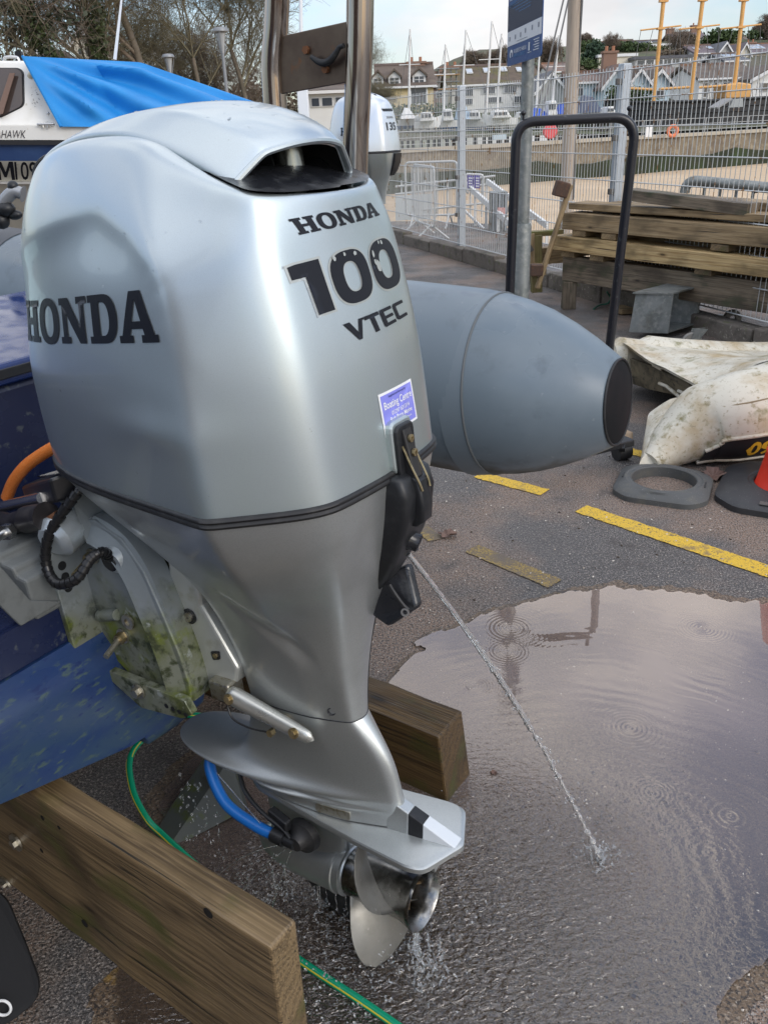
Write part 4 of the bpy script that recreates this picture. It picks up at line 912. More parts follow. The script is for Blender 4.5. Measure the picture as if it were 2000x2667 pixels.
# steering ram, link arm and hoses between boat and motor
ST = empty('steering_ram', 'black hydraulic steering ram with a chrome rod beside the motor bracket', 'steering ram', mw=EM.copy())
MB().prism(rounded([e(-.64, -.005, .668), e(-.37, .10, .742), e(-.40, .165, .738), e(-.66, .07, .658)], .01), e(0, 0, -.05)).build('cylinder_block', mat('ram_black', (.015, .015, .017), rough=.3), ST, bevel=.006)
MB().prism([e(-.53, .062, .7035), e(-.395, .115, .7405), e(-.41, .143, .7385), e(-.545, .09, .7015)], e(0, 0, .0015)).build('data_plate', mat('data_plate', (.48, .47, .42), rough=.4, layers=((160, 4, .52, .56, (.12, .11, .09)),)), ST)
MB().tube([e(-.50, .125, .672), e(-.84, .06, .575)], .0135, 16).build('rod', mat('chrome', (.85, .85, .86), rough=.22, metal=1.), ST, smooth=True)
arm = MB().tube(spline([e(-.44, .165, .655), e(-.52, .160, .636), e(-.62, .145, .606), e(-.84, .10, .540)], 6), [.030] + [.028] * 6 + [.022] * 6 + [.030] * 6, 14).build('link_arm', mat('arm_black', (.022, .020, .022), rough=.36, metal=.3, layers=((25, 5, .5, .75, (.06, .055, .055)),)), ST, smooth=True)
MB().tube([e(-.415, .155, .655), e(-.455, .168, .634)], .013, 10).build('rusty_pin', rbm, ST, smooth=True)
disc('nut', e(-.545, .186, .620), e(.3, 1, .1), .017, .016, steel, arm, hexa=True); MB().tube([e(-.545, .19, .620), e(-.538, .224, .620)], .0085, 12).build('bolt_end', steel, arm, smooth=True)
disc('eye', e(-.345, .118, .722), e(.3, 1, .3), .017, .014, steel, ST, hole=.010)
MB().tube([e(-.65, .03, .668), e(-.34, .118, .726)], .0014, 5).build('wire', black_pl, ST)
oh = spline([(ew(-.37, -.02, .80)), (ew(-.50, .03, .765)), (ew(-.62, .05, .715)), ew(-.70, .055, .665), ew(-.76, .05, .615)], 10)
top(MB().tube(oh, .0135, 14), 'hose', mat('orange_hose', (.75, .19, .03), rough=.3, layers=((500, 2, .5, .6, (.85, .30, .08)),)), 'orange braided hose arching over the steering ram', 'hose', smooth=True)
# black spiral-wrapped cable looping from the bracket
cb_pts = spline([e(-.352, .112, .725), e(-.375, .150, .688), e(-.418, .185, .628), e(-.432, .20, .570), e(-.402, .208, .537), e(-.355, .195, .548), e(-.335, .165, .582), e(-.322, .145, .588), e(-.328, .128, .566)], 12)
cbm = MB(); n_ = len(cb_pts)
cbm.tube(cb_pts, .0085, 12)
for i in range(2, n_ - 4, 3):
    d = (cb_pts[i + 2] - cb_pts[i]).normalized(); a = cb_pts[i] - d * .001; b = cb_pts[i] + (cb_pts[i + 2] - cb_pts[i]) * .95
    cbm.tube([a, b], [.0112, .0100], 12)
tag(cbm.build('spiral_cable', mat('spiral_black', (.012, .012, .013), rough=.28), MOTOR, smooth=True, sharp=40), kind='stuff')

# ------------------------------------------------------------ timber bunks and trailer bits under the boat
bd = Vector((-.8195, .573, 0))
fa = Vector((.160, 1.700, .105)); plank('timber_bunk', fa, fa + bd * 1.9, .125, .21, oak_wet, ends=(.12, 0), seed=3, bevel=.006, div=16)
tag(bpy.data.objects['timber_bunk'], 'wet dark timber bunk lying behind the propeller leg, end facing the puddle', 'timber')
nA, nA2, nB = gnd(699, 2463, .41), gnd(778, 2406, .41), gnd(75, 2057, .41); na = (nA + nA2) / 2; na.z = .205; nd = (nB - nA).normalized(); nb = plank('timber_bunk', na, na + nd * 1.75, .064, .41, oak, seed=5, bevel=.006, div=16)
tag(nb, 'thick mossy timber bunk with bolt heads in the lower left foreground', 'timber')
nbM = nb.matrix_basis.copy()
def on_near(px, py):
    """point on the near face of that bunk"""
    n = nbM.to_3x3() @ Vector((0, 1, 0)); n = n if n.y < 0 else -n; p0 = nbM @ Vector((0, -.0325 if (nbM.to_3x3() @ Vector((0, -1, 0))).y < 0 else .0325, 0)); d = _ray(px, py)
    return CP + d * (((p0 - CP).dot(n)) / d.dot(n)), n
for (px, py, r_) in ((46, 2192, .022), (20, 2302, .022)):
    p, n = on_near(px, py); Mi = nbM.inverted(); pl0 = Mi @ p; nl = Mi.to_3x3() @ n
    w0 = disc('washer', pl0 + nl * .001, nl, r_, .005, steel_dirty, nb); disc('bolt', pl0 + nl * .005, nl, .0115, .009, steel_dirty, nb, hexa=True)
for (px, py, r_) in ((222, 2405, .010), (543, 2378, .011), (110, 2215, .006), (155, 2155, .005), (112, 2130, .006)):
    p, n = on_near(px, py); Mi = nbM.inverted(); disc('bolt_hole', Mi @ p, Mi.to_3x3() @ n, r_, .0008, mat('hole_dark', (.006, .005, .004), rough=.9), nb)
galv = mat('galvanised', (.24, .255, .25), rough=.5, metal=.55, layers=((9, 5, .45, .6, (.18, .195, .19)), (30, 4, .5, .65, (.29, .30, .285)), (4, 5, .58, .72, (.12, .12, .10))), bump=(60, 3, .1, .001))
galv_moss = mat('galvanised_moss', (.075, .082, .076), rough=.55, metal=.3, layers=((14, 7, .52, .64, (.075, .095, .02)), (10, 6, .52, .68, (.04, .04, .035))))
tp = [on_near(*q)[0] - on_near(*q)[1] * .03 for q in ((20, 2300), (110, 2340), (235, 2480), (150, 2596), (85, 2640), (60, 2520))]
b = MB().prism(tp, -on_near(60, 2400)[1] * .01); top(b, 'trailer_plate', galv_moss, 'dull galvanised trailer plate under the mossy bunk at the lower left edge', 'trailer plate', bevel=.002)
mgp = rounded([gnd(-60, 2300, .22), gnd(15, 2330, .20), gnd(72, 2470, .12), gnd(105, 2560, .08), gnd(95, 2610, .06), gnd(20, 2670, .05), gnd(-60, 2700, .06)], .03)
mg = empty('mudguard', 'black plastic mudguard corner at the lower left edge of the frame', 'mudguard', loc=gnd(20, 2550, .05))
wb(MB().prism(mgp, (-.004, .012, -.012)), 'guard_panel', mat('guard_black', (.014, .0145, .016), rough=.75, spec=.25, bump=(150, 3, .2, .001)), mg, bevel=.003)
p0 = gnd(8, 2625, .085); b = MB().tube([p0 + Vector((.016 * math.cos(a), .004 * math.sin(a), .016 * math.sin(a))) for a in np.linspace(0, 6.28, 25)[:-1]], .0028, 7, closed=True); wb(b, 'ring', white_paint, mg, smooth=True)
# trailer cross member seen under the hull
q0, q1 = gnd(540, 1960, .10), gnd(400, 2230, .0)
top(MB().prism([gnd(545, 1955, .10), gnd(600, 1975, .10), gnd(640, 2110, .02), gnd(430, 2220, .0), gnd(395, 2190, .0), gnd(440, 2110, .03)], (.0, .03, -.012)), 'trailer_plate', galv_moss, 'mossy galvanised plate lying behind the green hose', 'trailer plate', bevel=.002)

# ------------------------------------------------------------ hoses for flushing
gm = mat('green_hose', (.006, .25, .13), rough=.22, layers=((3, 3, .55, .6, (.01, .29, .15)),))
gp = spline([gnd(560, 1868, .16), gnd(470, 1862, .18), gnd(425, 1880, .17), gnd(345, 1960, .13), gnd(345, 2050, .10), gnd(382, 2130, .06), gnd(430, 2180, .03), gnd(560, 2300, .012), gnd(700, 2440, .012), gnd(800, 2515, .012), gnd(930, 2600, .012), gnd(1060, 2690, .012), gnd(1200, 2790, .012)], 12)
gh = top(MB().tube(gp, .0088, 14), 'hose', gm, 'green garden hose passing under the mossy bunk', 'hose', smooth=True)
ystripe = []
for i, p in enumerate(gp):
    d = (gp[min(i + 1, len(gp) - 1)] - gp[max(i - 1, 0)]).normalized(); s = d.cross(Vector((0, 0, 1)));
    s = s.normalized() if s.length > .01 else Vector((1, 0, 0)); s = s if s.y > 0 else -s
    ystripe.append(p - gh.location + (Vector((0, 0, 1)) * .55 - s * .75).normalized() * .0075)
MB().tube(ystripe, .0022, 6).build('stripe', mat('hose_yellow', (.50, .46, .04), rough=.35), gh, smooth=True)
MUFF = empty('flush_muffs', 'blue hose and black rubber flushing cups clamped on the motor leg', 'flushing muffs', mw=EM.copy())
bp_ = spline([e(-.285, .02, .045), e(-.275, .055, .02), e(-.215, .085, -.03), e(-.135, .088, -.058), e(-.07, .085, -.068)], 10)
MB().tube(bp_, .0128, 14).build('blue_hose', mat('blue_hose', (.012, .12, .42), rough=.3), MUFF, smooth=True)
MB().tube([e(-.085, .085, -.066), e(-.055, .084, -.070)], .0165, 12).build('hose_clip', black_pl, MUFF, smooth=True)
MB().lathe([(.0, .028), (.016, .026), (.022, .012), (.036, .004), (.040, -.012), (.036, -.014)], M=Matrix.Translation(e(-.025, .062, -.070)) @ e(0, 1, .05).to_track_quat('Z', 'Y').to_matrix().to_4x4(), n=24).build('cup', rubber, MUFF, smooth=True)
MB().tube([e(-.055, .084, -.070), e(-.025, .086, -.070)], .012, 10).build('cup_stem', black_pl, MUFF, smooth=True)
MB().tube(spline([e(-.20, .04, .03), e(-.17, .062, .0), e(-.115, .078, -.022), e(-.06, .080, -.045), e(-.03, .085, -.065)], 6), .0045, 8).tube(spline([e(-.205, .035, .015), e(-.175, .055, -.012), e(-.12, .07, -.035), e(-.065, .076, -.055)], 6), .004, 8).build('spring_arm', black_pl, MUFF, smooth=True)
MB().bar(e(-.10, .065, -.03), e(-.045, .074, -.04), .02, .03).build('arm_block', black_pl, MUFF, bevel=.004)

# ------------------------------------------------------------ loose things on the yard to the right
tyre = mat('base_rubber', (.075, .078, .078), rough=.6, layers=((12, 6, .5, .7, (.10, .098, .085)), (220, 3, .66, .7, (.28, .28, .27)), (6, 5, .58, .7, (.05, .052, .05))), bump=(150, 4, .3, .002))
tyre_dk = mat('base_rubber_dark', (.030, .031, .034), rough=.5, layers=((160, 3, .68, .72, (.25, .25, .24)), (9, 5, .5, .7, (.042, .043, .045))), bump=(150, 4, .2, .002))
def cone_base(name, ce, rot, ma, label, half=.215, hole=.148, h=.055):
    def oct_(k, z, cut=.30):
        c_ = half * k; q = c_ * (1 - cut * 1.15); pts = [(c_, -q), (c_, q), (q, c_), (-q, c_), (-c_, q), (-c_, -q), (-q, -c_), (q, -c_)]
        poly = rounded([Vector((x, y, z)) for x, y in pts], .035, 4); out = []
        for a in np.linspace(0, 2 * math.pi, 73)[:-1]:
            d = Vector((math.cos(a), math.sin(a), 0)); best = 0.
            for i in range(len(poly)):
                p, q = poly[i], poly[(i + 1) % len(poly)]; den = d.x * (q.y - p.y) - d.y * (q.x - p.x)
                if abs(den) < 1e-9: continue
                t = (p.x * (q.y - p.y) - p.y * (q.x - p.x)) / den; w_ = (p.x * d.y - p.y * d.x) / den
                if t > 0 and -1e-6 <= w_ <= 1 + 1e-6: best = max(best, t)
            out.append(Vector((d.x * best, d.y * best, z)))
        return out
    n = len(oct_(1, 0)); M = Matrix.Translation(ce) @ Matrix.Rotation(rot, 4, 'Z')
    def circ(r_, z):
        ref = oct_(1, 0); return [Vector((r_ * p.x / math.hypot(p.x, p.y), r_ * p.y / math.hypot(p.x, p.y), z)) for p in ref]
    rings = [oct_(1, 0), oct_(1.0, h * .45), oct_(.96, h * .62), oct_(.86, h * .80), circ(hole + .034, h * .98), circ(hole + .029, h), circ(hole + .024, h * .93), circ(hole + .010, h * .93), circ(hole + .004, h * .98), circ(hole, h * .9), circ(hole, 0)]
    b = MB().loft([[Vector(q) for q in r_] for r_ in rings], caps=False)
    o = b.build(name, ma, None, smooth=True, sharp=28); o.matrix_basis = M; return tag(o, label, 'cone base'), M
rc_ = (gnd(1725, 1272)); ob, Mb = cone_base('cone_base', Vector((rc_.x, rc_.y, 0)), R(-26), tyre, 'empty grey rubber cone base with a wide round hole lying on the asphalt')
for sx in (-1, 1): MB().box((sx * .185, 0, .0455), (.012, .06, .004)).build('moulded_mark', tyre_dk, ob, bevel=.001)
cc = gnd(2052, 1290); CB = empty('traffic_cone', 'red traffic cone on a black rubber base at the right edge', 'traffic cone', loc=(cc.x, cc.y, 0))
o2, M2 = cone_base('cone_foot', Vector((0, 0, 0)), R(-30), tyre_dk, None, half=.30, hole=.155, h=.062); o2.parent = CB
for k in ('label', 'category'):
    if k in o2: del o2[k]
MB().lathe([(.150, .012), (.150, .03), (.142, .05), (.128, .20), (.131, .205), (.126, .22), (.075, .62), (.05, .80), (.045, .82), (0, .82)], M=Matrix.Translation((-.012, 0, 0)) @ Matrix.Rotation(R(5), 4, 'Y'), n=40).build('cone_body', mat('cone_red', (.78, .045, .02), rough=.35, layers=((8, 5, .55, .75, (.62, .04, .02)),)), CB, smooth=True)
MB().box((-.16, -.185, .050), (.11, .07, .004), Matrix.Rotation(R(-30), 3, 'Z')).build('moulded_plate', tyre, CB, bevel=.001)
# leaves
leafm = mat('dead_leaf', (.155, .095, .075), rough=.6, layers=((40, 4, .5, .7, (.10, .06, .045)),))
def leaf(px, py, s, rot, label, ma=leafm):
    c0 = gnd(px, py); b = MB(); n = 13; out = []
    for i in range(n * 2):
        a = math.pi * i / n; r_ = s * (1.0 if i % 3 == 0 else .62 + .2 * random.random()); out.append(Vector((c0.x + r_ * math.cos(a + rot), c0.y + .75 * r_ * math.sin(a + rot), .006 + .016 * abs(math.sin(a * 1.5 + rot)) * s / .04)))
    ctr = Vector((c0.x, c0.y, .006)); b.add([ctr] + out + [p + Vector((0, 0, .0015)) for p in [ctr] + out], [(0, i + 1, (i + 1) % (2 * n) + 1) for i in range(2 * n)] + [(2 * n + 1, 2 * n + 2 + (i + 1) % (2 * n), 2 * n + 2 + i) for i in range(2 * n)])
    top(b, 'fallen_leaf', ma, label, 'leaf', group='dead leaves on the ground')
leaf(1165, 1398, .045, .4, 'crumpled pinkish brown leaf beside the faded yellow line'); leaf(1855, 1245, .085, 1.0, 'large curled brown leaf between the two cone bases'); leaf(1285, 2018, .012, 2., 'tiny reddish leaf floating near the wet bunk end')

# upturned dinghy with the number 260
pvc = mat('dirty_white_pvc', (.58, .55, .46), rough=.42, layers=((5, 7, .46, .68, (.40, .31, .18)), (22, 7, .56, .70, (.24, .20, .10)), (9, 6, .58, .74, (.17, .16, .06)), (60, 5, .60, .68, (.30, .25, .15))), bump=(30, 4, .1, .004), roughvar=(9, .3, .6))
DG = empty('inflatable_dinghy', 'dirty white dinghy lying upside down marked 260', 'dinghy', loc=gnd(1800, 1180))
t0 = gnd(1692, 1205, .045)
path = [t0, gnd(1722, 1182, .075), gnd(1765, 1145, .125), gnd(1830, 1105, .185), gnd(1900, 1088, .215), gnd(2000, 1066, .235), gnd(2150, 1030, .245), gnd(2350, 980, .25)]
rad = [.055, .085, .135, .195, .222, .236, .24, .24]
sp_ = spline(path, 6); rs = []
for i in range(len(sp_)):
    f = i / 6; k = min(int(f), len(rad) - 2); t = f - k; rs.append(rad[k] * (1 - t) + rad[k + 1] * t)
tubm = MB().tube(sp_, rs, 32); tubm.V = [v + Vector((0, 0, .012 * mnoise.noise(v * 6))) for v in tubm.V]
dvw = list(tubm.V); dfw = list(tubm.F)
near_tube = wb(tubm, 'near_tube', pvc, DG, smooth=True, sharp=70); near_tube.name = 'tube'
dbvh = BVHTree.FromPolygons(dvw, dfw)
# crumpled tail
tl = MB(); rings = []
for t in np.linspace(0, 1, 10):
    c_ = gnd(1690, 1212, .04).lerp(gnd(1745, 1100, .13), t); rad_ = (.05 + .075 * t)
    rings.append([c_ + Vector((math.cos(a), .35 * math.sin(a), .9 * math.sin(a) + .15 * math.cos(3 * a + t * 3))) * rad_ for a in np.linspace(0, 6.283, 25)[:-1]])
wb(tl.loft(rings), 'folded_tail', pvc, DG, smooth=True)
# black stripe low on the side, with its number (upside down, as the boat lies)
def on_tube(f, a, lift=1.012):
    k = max(0., min(len(sp_) - 1.001, f * (len(sp_) - 1))); q = int(k); t = k - q
    p = sp_[q].lerp(sp_[q + 1], t); d = (sp_[q + 1] - sp_[q]).normalized(); rr_ = rs[q] * (1 - t) + rs[q + 1] * t
    s_ = d.cross(Vector((0, 0, 1))).normalized()
    if s_.y > 0: s_ = -s_
    return p + (s_ * math.cos(a) - Vector((0, 0, 1)) * math.sin(a)) * rr_ * lift
fs_ = np.linspace(.33, 1, 40); A0, A1 = R(8), R(48)
lo_a = lambda f: A0 + (A1 - A0) * .25 * max(0., (.55 - f) / .25)
wb(MB().loft([[on_tube(f, a) for a in np.linspace(lo_a(f), A1, 8)] for f in fs_], caps=False, closed=False), 'stripe', mat('stripe_black', (.022, .020, .022), rough=.45), DG, smooth=True)
for ang in (A0 - .03, A1 + .03): wb(MB().tube([on_tube(f, ang if ang > .5 else lo_a(f) - .03, 1.005) for f in fs_], .010, 8), 'rubbing_strip', pvc, DG, smooth=True)
wb(MB().tube([on_tube(f, R(-38), 1.0) for f in np.linspace(.25, 1, 30)], .004, 6), 'seam', mat('seam_brown', (.25, .20, .12), rough=.7), DG, smooth=True)
Vt, Ft = text_shape('260', 1.0, .2, bold=.035); xs = [v.x for v in Vt]; ys = [v.y for v in Vt]; out = []
for v in Vt:
    s_ = (v.x - min(xs)) / (max(xs) - min(xs)); t_ = (v.y - min(ys)) / (max(ys) - min(ys)); out.append(on_tube(.705 - .135 * s_, A0 + (A1 - A0) * (.16 + .62 * t_), 1.022))
wb(MB().add(out, Ft), 'number', mat('number_yellow', (.72, .42, .03), rough=.5), DG)
# far tube, hull skin and the filthy transom board
fpth = [at(1590, 925, 5.15), at(1680, 935, 5.2), at(1800, 945, 5.25), at(2000, 950, 5.35), at(2300, 930, 5.6)]
wb(MB().tube(spline(fpth, 5), [.07] + [.12] * 4 + [.15] * 16, 20), 'tube', pvc, DG, smooth=True)
skn = [[at(1598, 886, 5.25), at(1640, 900, 5.0), at(1690, 940, 4.75), at(1780, 980, 4.45), at(1880, 1045, 4.15)],
       [at(1640, 889, 5.25), at(1700, 905, 5.0), at(1745, 938, 4.75), at(1820, 968, 4.45), at(1900, 1020, 4.15)],
       [at(1760, 893, 5.3), at(1800, 912, 5.0), at(1840, 930, 4.75), at(1900, 945, 4.45), at(1940, 962, 4.15)],
       [at(1835, 908, 5.3), at(1880, 918, 5.0), at(1920, 928, 4.75), at(1960, 932, 4.45), at(1990, 938, 4.15)],
       [at(2000, 910, 5.35), at(2040, 918, 5.1), at(2080, 925, 4.85), at(2120, 920, 4.5), at(2160, 915, 4.15)]]
SG = bspline([[tuple(p) for p in r_] for r_ in skn], 26, 26)
vv = [Vector(p) for p in SG.reshape(-1, 3)]; vv = [v + Vector((0, 0, .014 * mnoise.noise(v * 5))) for v in vv]
wb(MB().add(vv, grid_faces(26, 26)).add([v - Vector((0, 0, .012)) for v in vv], [tuple(reversed(f)) for f in grid_faces(26, 26)]), 'hull_skin', pvc, DG, smooth=True)
grime = mat('grimy_board', (.15, .125, .08), rough=.6, layers=((10, 7, .45, .6, (.06, .05, .03)), (30, 6, .55, .68, (.03, .028, .02)), (5, 5, .58, .75, (.24, .20, .12))))
tbp = [at(1640, 935, 5.0), at(1700, 955, 4.78), at(1880, 1040, 4.2), at(1905, 1085, 4.12), at(1850, 1055, 4.3), at(1770, 1032, 4.55), at(1690, 1015, 4.85), at(1645, 1000, 5.02)]
wb(MB().prism(tbp, (.02, .03, .0)), 'transom_board', grime, DG, bevel=.004)
for (a, b2) in (((1700, 950), (1722, 962)), ((1715, 998), (1735, 1006)), ((1735, 1006), (1770, 1035)), ((1765, 1018), (1782, 1024)), ((1782, 1024), (1805, 1048))):
    Ya = 4.80 - (a[0] - 1690) * .0030; Yb = 4.80 - (b2[0] - 1690) * .0030
    wb(MB().tube([at(*a, Ya - .02), at(*b2, Yb - .02)], .010, 8), 'strip', pvc, DG, smooth=True)
wb(MB().tube([Vector((1.86, 5.25, .15)), Vector((1.98, 5.32, .15))], .15, 24), 'wheel', rubber, DG, smooth=True)
# jockey bar of a trailer under the grey cone
JB = empty('trailer_bar', 'black trailer bar with a small jockey wheel under the grey cone end', 'trailer bar', loc=gnd(1617, 1185))
wb(MB().bar(gnd(1420, 1200, .13), gnd(1640, 1148, .13), .07, .035), 'bar', black_pl, JB, bevel=.006)
wb(MB().tube([gnd(1604, 1178, .045), gnd(1634, 1172, .045)], .045, 20), 'wheel', rubber, JB, smooth=True)
wb(MB().bar(gnd(1619, 1172, .05), gnd(1619, 1160, .13), .03, .03), 'fork', black_pl, JB)
MB_s = MB().ico(gnd(1625, 1138, .04), .05, 2, (1, .7, 1.0)); MB_s.V = [v + Vector((1, 1, 1)) * .02 * mnoise.noise(v * 20) for v in MB_s.V]
top(MB_s, 'stone', mat('pale_stone', (.48, .36, .25), rough=.7), 'pale orange stone standing behind the trailer bar', 'stone')

# black tube hoop
HP = empty('tube_hoop', 'tall black tubular hoop standing between the grey cone and the timber stack', 'hoop', loc=gnd(1580, 990))
YH = 4.75
def hp_(px, py): return at(px, py, YH)
lb, rb = gnd(1310, 1005), gnd(1568, 985)
lt, rt_ = at(1342, 318, YH), at(1650, 304, YH)
cor = rounded([Vector((lb.x, YH, 0)), lt, rt_, Vector((rb.x, YH, 0))], .11, 8)[9:27]
blk = mat('painted_black', (.012, .013, .018), rough=.28, layers=((40, 5, .62, .7, (.05, .055, .06)),))
lgx = at(1326, 700, YH).x; rgx = at(1600, 800, YH).x
zz0 = Vector((at(1322, 760, YH).x, YH, 0)); zz1 = Vector((at(1580, 900, YH).x, YH, 0))
wb(MB().tube([zz0] + cor + [zz1], .0255, 14), 'hoop', blk, HP, smooth=True)
for px, py in ((1362, 312), (1637, 300)):
    p = at(px, py, YH); wb(MB().tube([p, p + Vector((0, 0, .03))], .006, 8).ico(p + Vector((0, 0, .032)), .014, 2), 'knob', blk, HP, smooth=True)

# timber stack on bearers
TS = empty('timber_stack', 'stack of weathered timber baulks on a low bearer by the fence', 'timber stack', loc=(2.3, 7.4, 0))
sdv = Vector((.545, -.838, 0)); sbk = Vector((.838, .545, 0)); S0 = at(1455, 731, 7.9)
def spk(name, off, z0, z1, depth, back, ma, ln=4.6, dz=0., seed=0):
    a = S0 + sdv * off + sbk * (back + depth / 2); a.z = (z0 + z1) / 2; b = a + sdv * ln; b.z += dz
    return plank(name, a, b, depth, z1 - z0, ma, TS, seed=seed, bevel=.006, div=14)
spk('baulk', .0, .25, .475, .10, .035, grey_wood, seed=1); spk('baulk', .1, .25, .475, .10, .55, grey_wood, seed=2)
spk('plank', -.05, .530, .660, .22, -.05, new_wood, dz=-.02, seed=3); spk('plank', .05, .53, .665, .22, .3, mid_wood, seed=4); spk('plank', .0, .53, .66, .22, .62, mid_wood, seed=14)
spk('baulk', .02, .715, .855, .24, -.02, mid_wood, dz=.015, seed=5); spk('baulk', .1, .715, .855, .24, .28, mid_wood, seed=6); spk('baulk', .1, .715, .85, .24, .6, grey_wood, seed=7)
spk('plank', .02, .880, .935, .24, .05, mid_wood, dz=.01, seed=8); spk('plank', .25, .872, .93, .24, .33, mid_wood, seed=9); spk('plank', .25, .872, .93, .24, .62, mid_wood, seed=19)
pa = at(1640, 505, 7.35); pb_ = at(1960, 545, 6.45); plank('plank', pa, pb_, .16, .085, grey_wood, TS, seed=10)
pa = at(1765, 518, 7.25); pb_ = at(2200, 550, 6.1); plank('plank', pa, pb_, .20, .06, mid_wood, TS, seed=11)
for off in (.1, .45, 1.55, 2.6, 3.7):
    for z0, z1 in ((.475, .53), (.665, .715)):
        a = S0 + sdv * (off + (.12 if z0 > .6 else 0)) - sbk * .01; a.z = (z0 + z1) / 2; plank('spacer', a, a + sbk * .9, .16, z1 - z0, mid_wood if off < 1 else oak, TS, up=(0, 0, 1), seed=int(off * 10), div=3)
for off, bk in ((.09, .05), (.09, .6), (3.2, .05), (3.2, .6)):
    a = S0 + sdv * off + sbk * bk; plank('leg', Vector((a.x, a.y, 0)), Vector((a.x, a.y, .25)), .12, .10, grey_wood, TS, up=(0, 1, 0), div=2)
# small mossy trolley with the caster at the stack's end
TR = empty('timber_trolley', 'mossy timber trolley with a cream caster wheel at the end of the stack', 'trolley', loc=gnd(1400, 770))
Yt = 8.25
plank('post', at(1396, 760, Yt), at(1396, 612, Yt), .10, .10, green_wood, TR, up=(0, 1, 0), div=4); plank('post', at(1381, 700, Yt - .02), at(1381, 608, Yt - .02), .07, .07, mid_wood, TR, up=(0, 1, 0), div=4)
plank('rail', at(1372, 610, Yt), at(1462, 604, Yt + .1), .09, .05, green_wood, TR, div=4); plank('rail', at(1395, 668, Yt + .15), at(1470, 660, Yt + .2), .09, .16, mid_wood, TR, div=4)
plank('foot', at(1378, 700, Yt - .05), at(1420, 700, Yt - .05), .1, .11, mid_wood, TR, div=3)
wc2 = at(1356, 660, Yt - .05)
wb(MB().lathe([(.055, -.022), (.078, -.022), (.083, -.012), (.083, .012), (.078, .022), (.055, .022)], M=Matrix.Translation(wc2), n=28, axis='y', closed=True), 'caster_tyre', mat('cream_rubber', (.42, .38, .26), rough=.6), TR, smooth=True, sharp=50)
wb(MB().lathe([(.0, -.02), (.056, -.018), (.056, .018), (0, .02)], M=Matrix.Translation(wc2), n=20, axis='y').bar(wc2 + Vector((0, -.03, 0)), wc2 + Vector((.10, -.03, .06)), .012, .07).bar(wc2 + Vector((.02, .0, .09)), wc2 + Vector((.05, 0, .17)), .02, .05), 'caster_fork', mat('dull_iron', (.12, .115, .11), rough=.5, metal=.6), TR, smooth=True)
# old sledgehammer-like tool leaning on the stack
MA = empty('old_mallet', 'long handled rusty iron mallet leaning on the timber stack', 'mallet', loc=gnd(1402, 775))
hd = mat('rusty_iron', (.075, .045, .032), rough=.8, layers=((30, 6, .5, .65, (.12, .06, .035)),), bump=(60, 5, .6, .004))
plank('handle', at(1398, 752, 7.72), at(1486, 480, 7.75), .045, .05, mid_wood, MA, up=(0, 1, 0), div=8, bevel=.012)
plank('head', at(1444, 488, 7.72), at(1478, 497, 7.72), .12, .13, hd, MA, up=(0, 0, 1), div=2, bevel=.012)
plank('collar', at(1381, 703, 7.70), at(1412, 703, 7.70), .10, .10, hd, MA, up=(0, 0, 1), div=2, bevel=.008)
# galvanised box beam on a caster under the stack
BX = empty('steel_trolley', 'grey galvanised steel trolley on caster wheels under the timber', 'trolley', loc=gnd(1720, 880))
BA, BB = gnd(1636, 880), gnd(1737, 884); BD = gnd(1880, 838) - BB; zu = Vector((0, 0, 1)); inn = Vector((.035, .02, 0))
wb(MB().prism([BA + zu * .045, BB + zu * .045, BB + zu * .36 + inn * .3, BA + zu * .36 + inn], BD.normalized() * .012), 'end_plate', galv, BX, bevel=.003)
wb(MB().prism([BA + zu * .045, BA + BD + zu * .045, BA + BD + zu * .36, BA + zu * .36 + inn], Vector((.012, 0, 0))), 'web', galv, BX)
wb(MB().prism([BA + zu * .05, BB + zu * .05, BB + BD + zu * .05, BA + BD + zu * .05], zu * .012).prism([BA + zu * .35, BB + zu * .35, BB + BD + zu * .35, BA + BD + zu * .35], zu * .012), 'flange', galv, BX)
wb(MB().prism([BB + BD * .48 + zu * .062, BB + BD * .52 + zu * .062, BB + BD * .52 + zu * .35, BB + BD * .48 + zu * .35], (BA - BB)), 'stiffener', galv, BX)
cw = gnd(1800, 892, .075)
wb(MB().lathe([(.03, -.02), (.072, -.02), (.078, 0), (.072, .02), (.03, .02)], M=Matrix.Translation(cw), n=26, axis='y', closed=True), 'wheel', mat('grey_wheel', (.22, .21, .19), rough=.6), BX, smooth=True, sharp=50)
wb(MB().prism([cw + Vector((-.02, -.028, -.01)), cw + Vector((.02, -.028, -.01)), cw + Vector((.10, -.028, .10)), cw + Vector((.0, -.028, .10))], (0, .008, 0)).prism([cw + Vector((-.02, .02, -.01)), cw + Vector((.02, .02, -.01)), cw + Vector((.10, .02, .10)), cw + Vector((.0, .02, .10))], (0, .008, 0)), 'fork', galv, BX)
wb(MB().lathe([(.03, -.02), (.072, -.02), (.078, 0), (.072, .02), (.03, .02)], M=Matrix.Translation(gnd(1905, 830, .075)), n=20, axis='y', closed=True), 'wheel', mat('grey_wheel', (.22, .21, .19)), BX, smooth=True, sharp=50)
# a few offcuts and a bit of green cord under the stack
oc = plank('offcut', gnd(1604, 808, .03), gnd(1690, 800, .03), .2, .045, mid_wood, None, seed=22); tag(oc, 'short brown board lying flat under the timber stack', 'board')
top(MB().tube(spline([gnd(1545, 805, .01), gnd(1560, 795, .02), gnd(1582, 790, .03), gnd(1588, 775, .08), gnd(1580, 760, .14)], 6), .008, 7), 'cord', mat('green_cord', (.03, .14, .09), rough=.7), 'loose green cord lying beside the timber leg', 'cord', smooth=True)
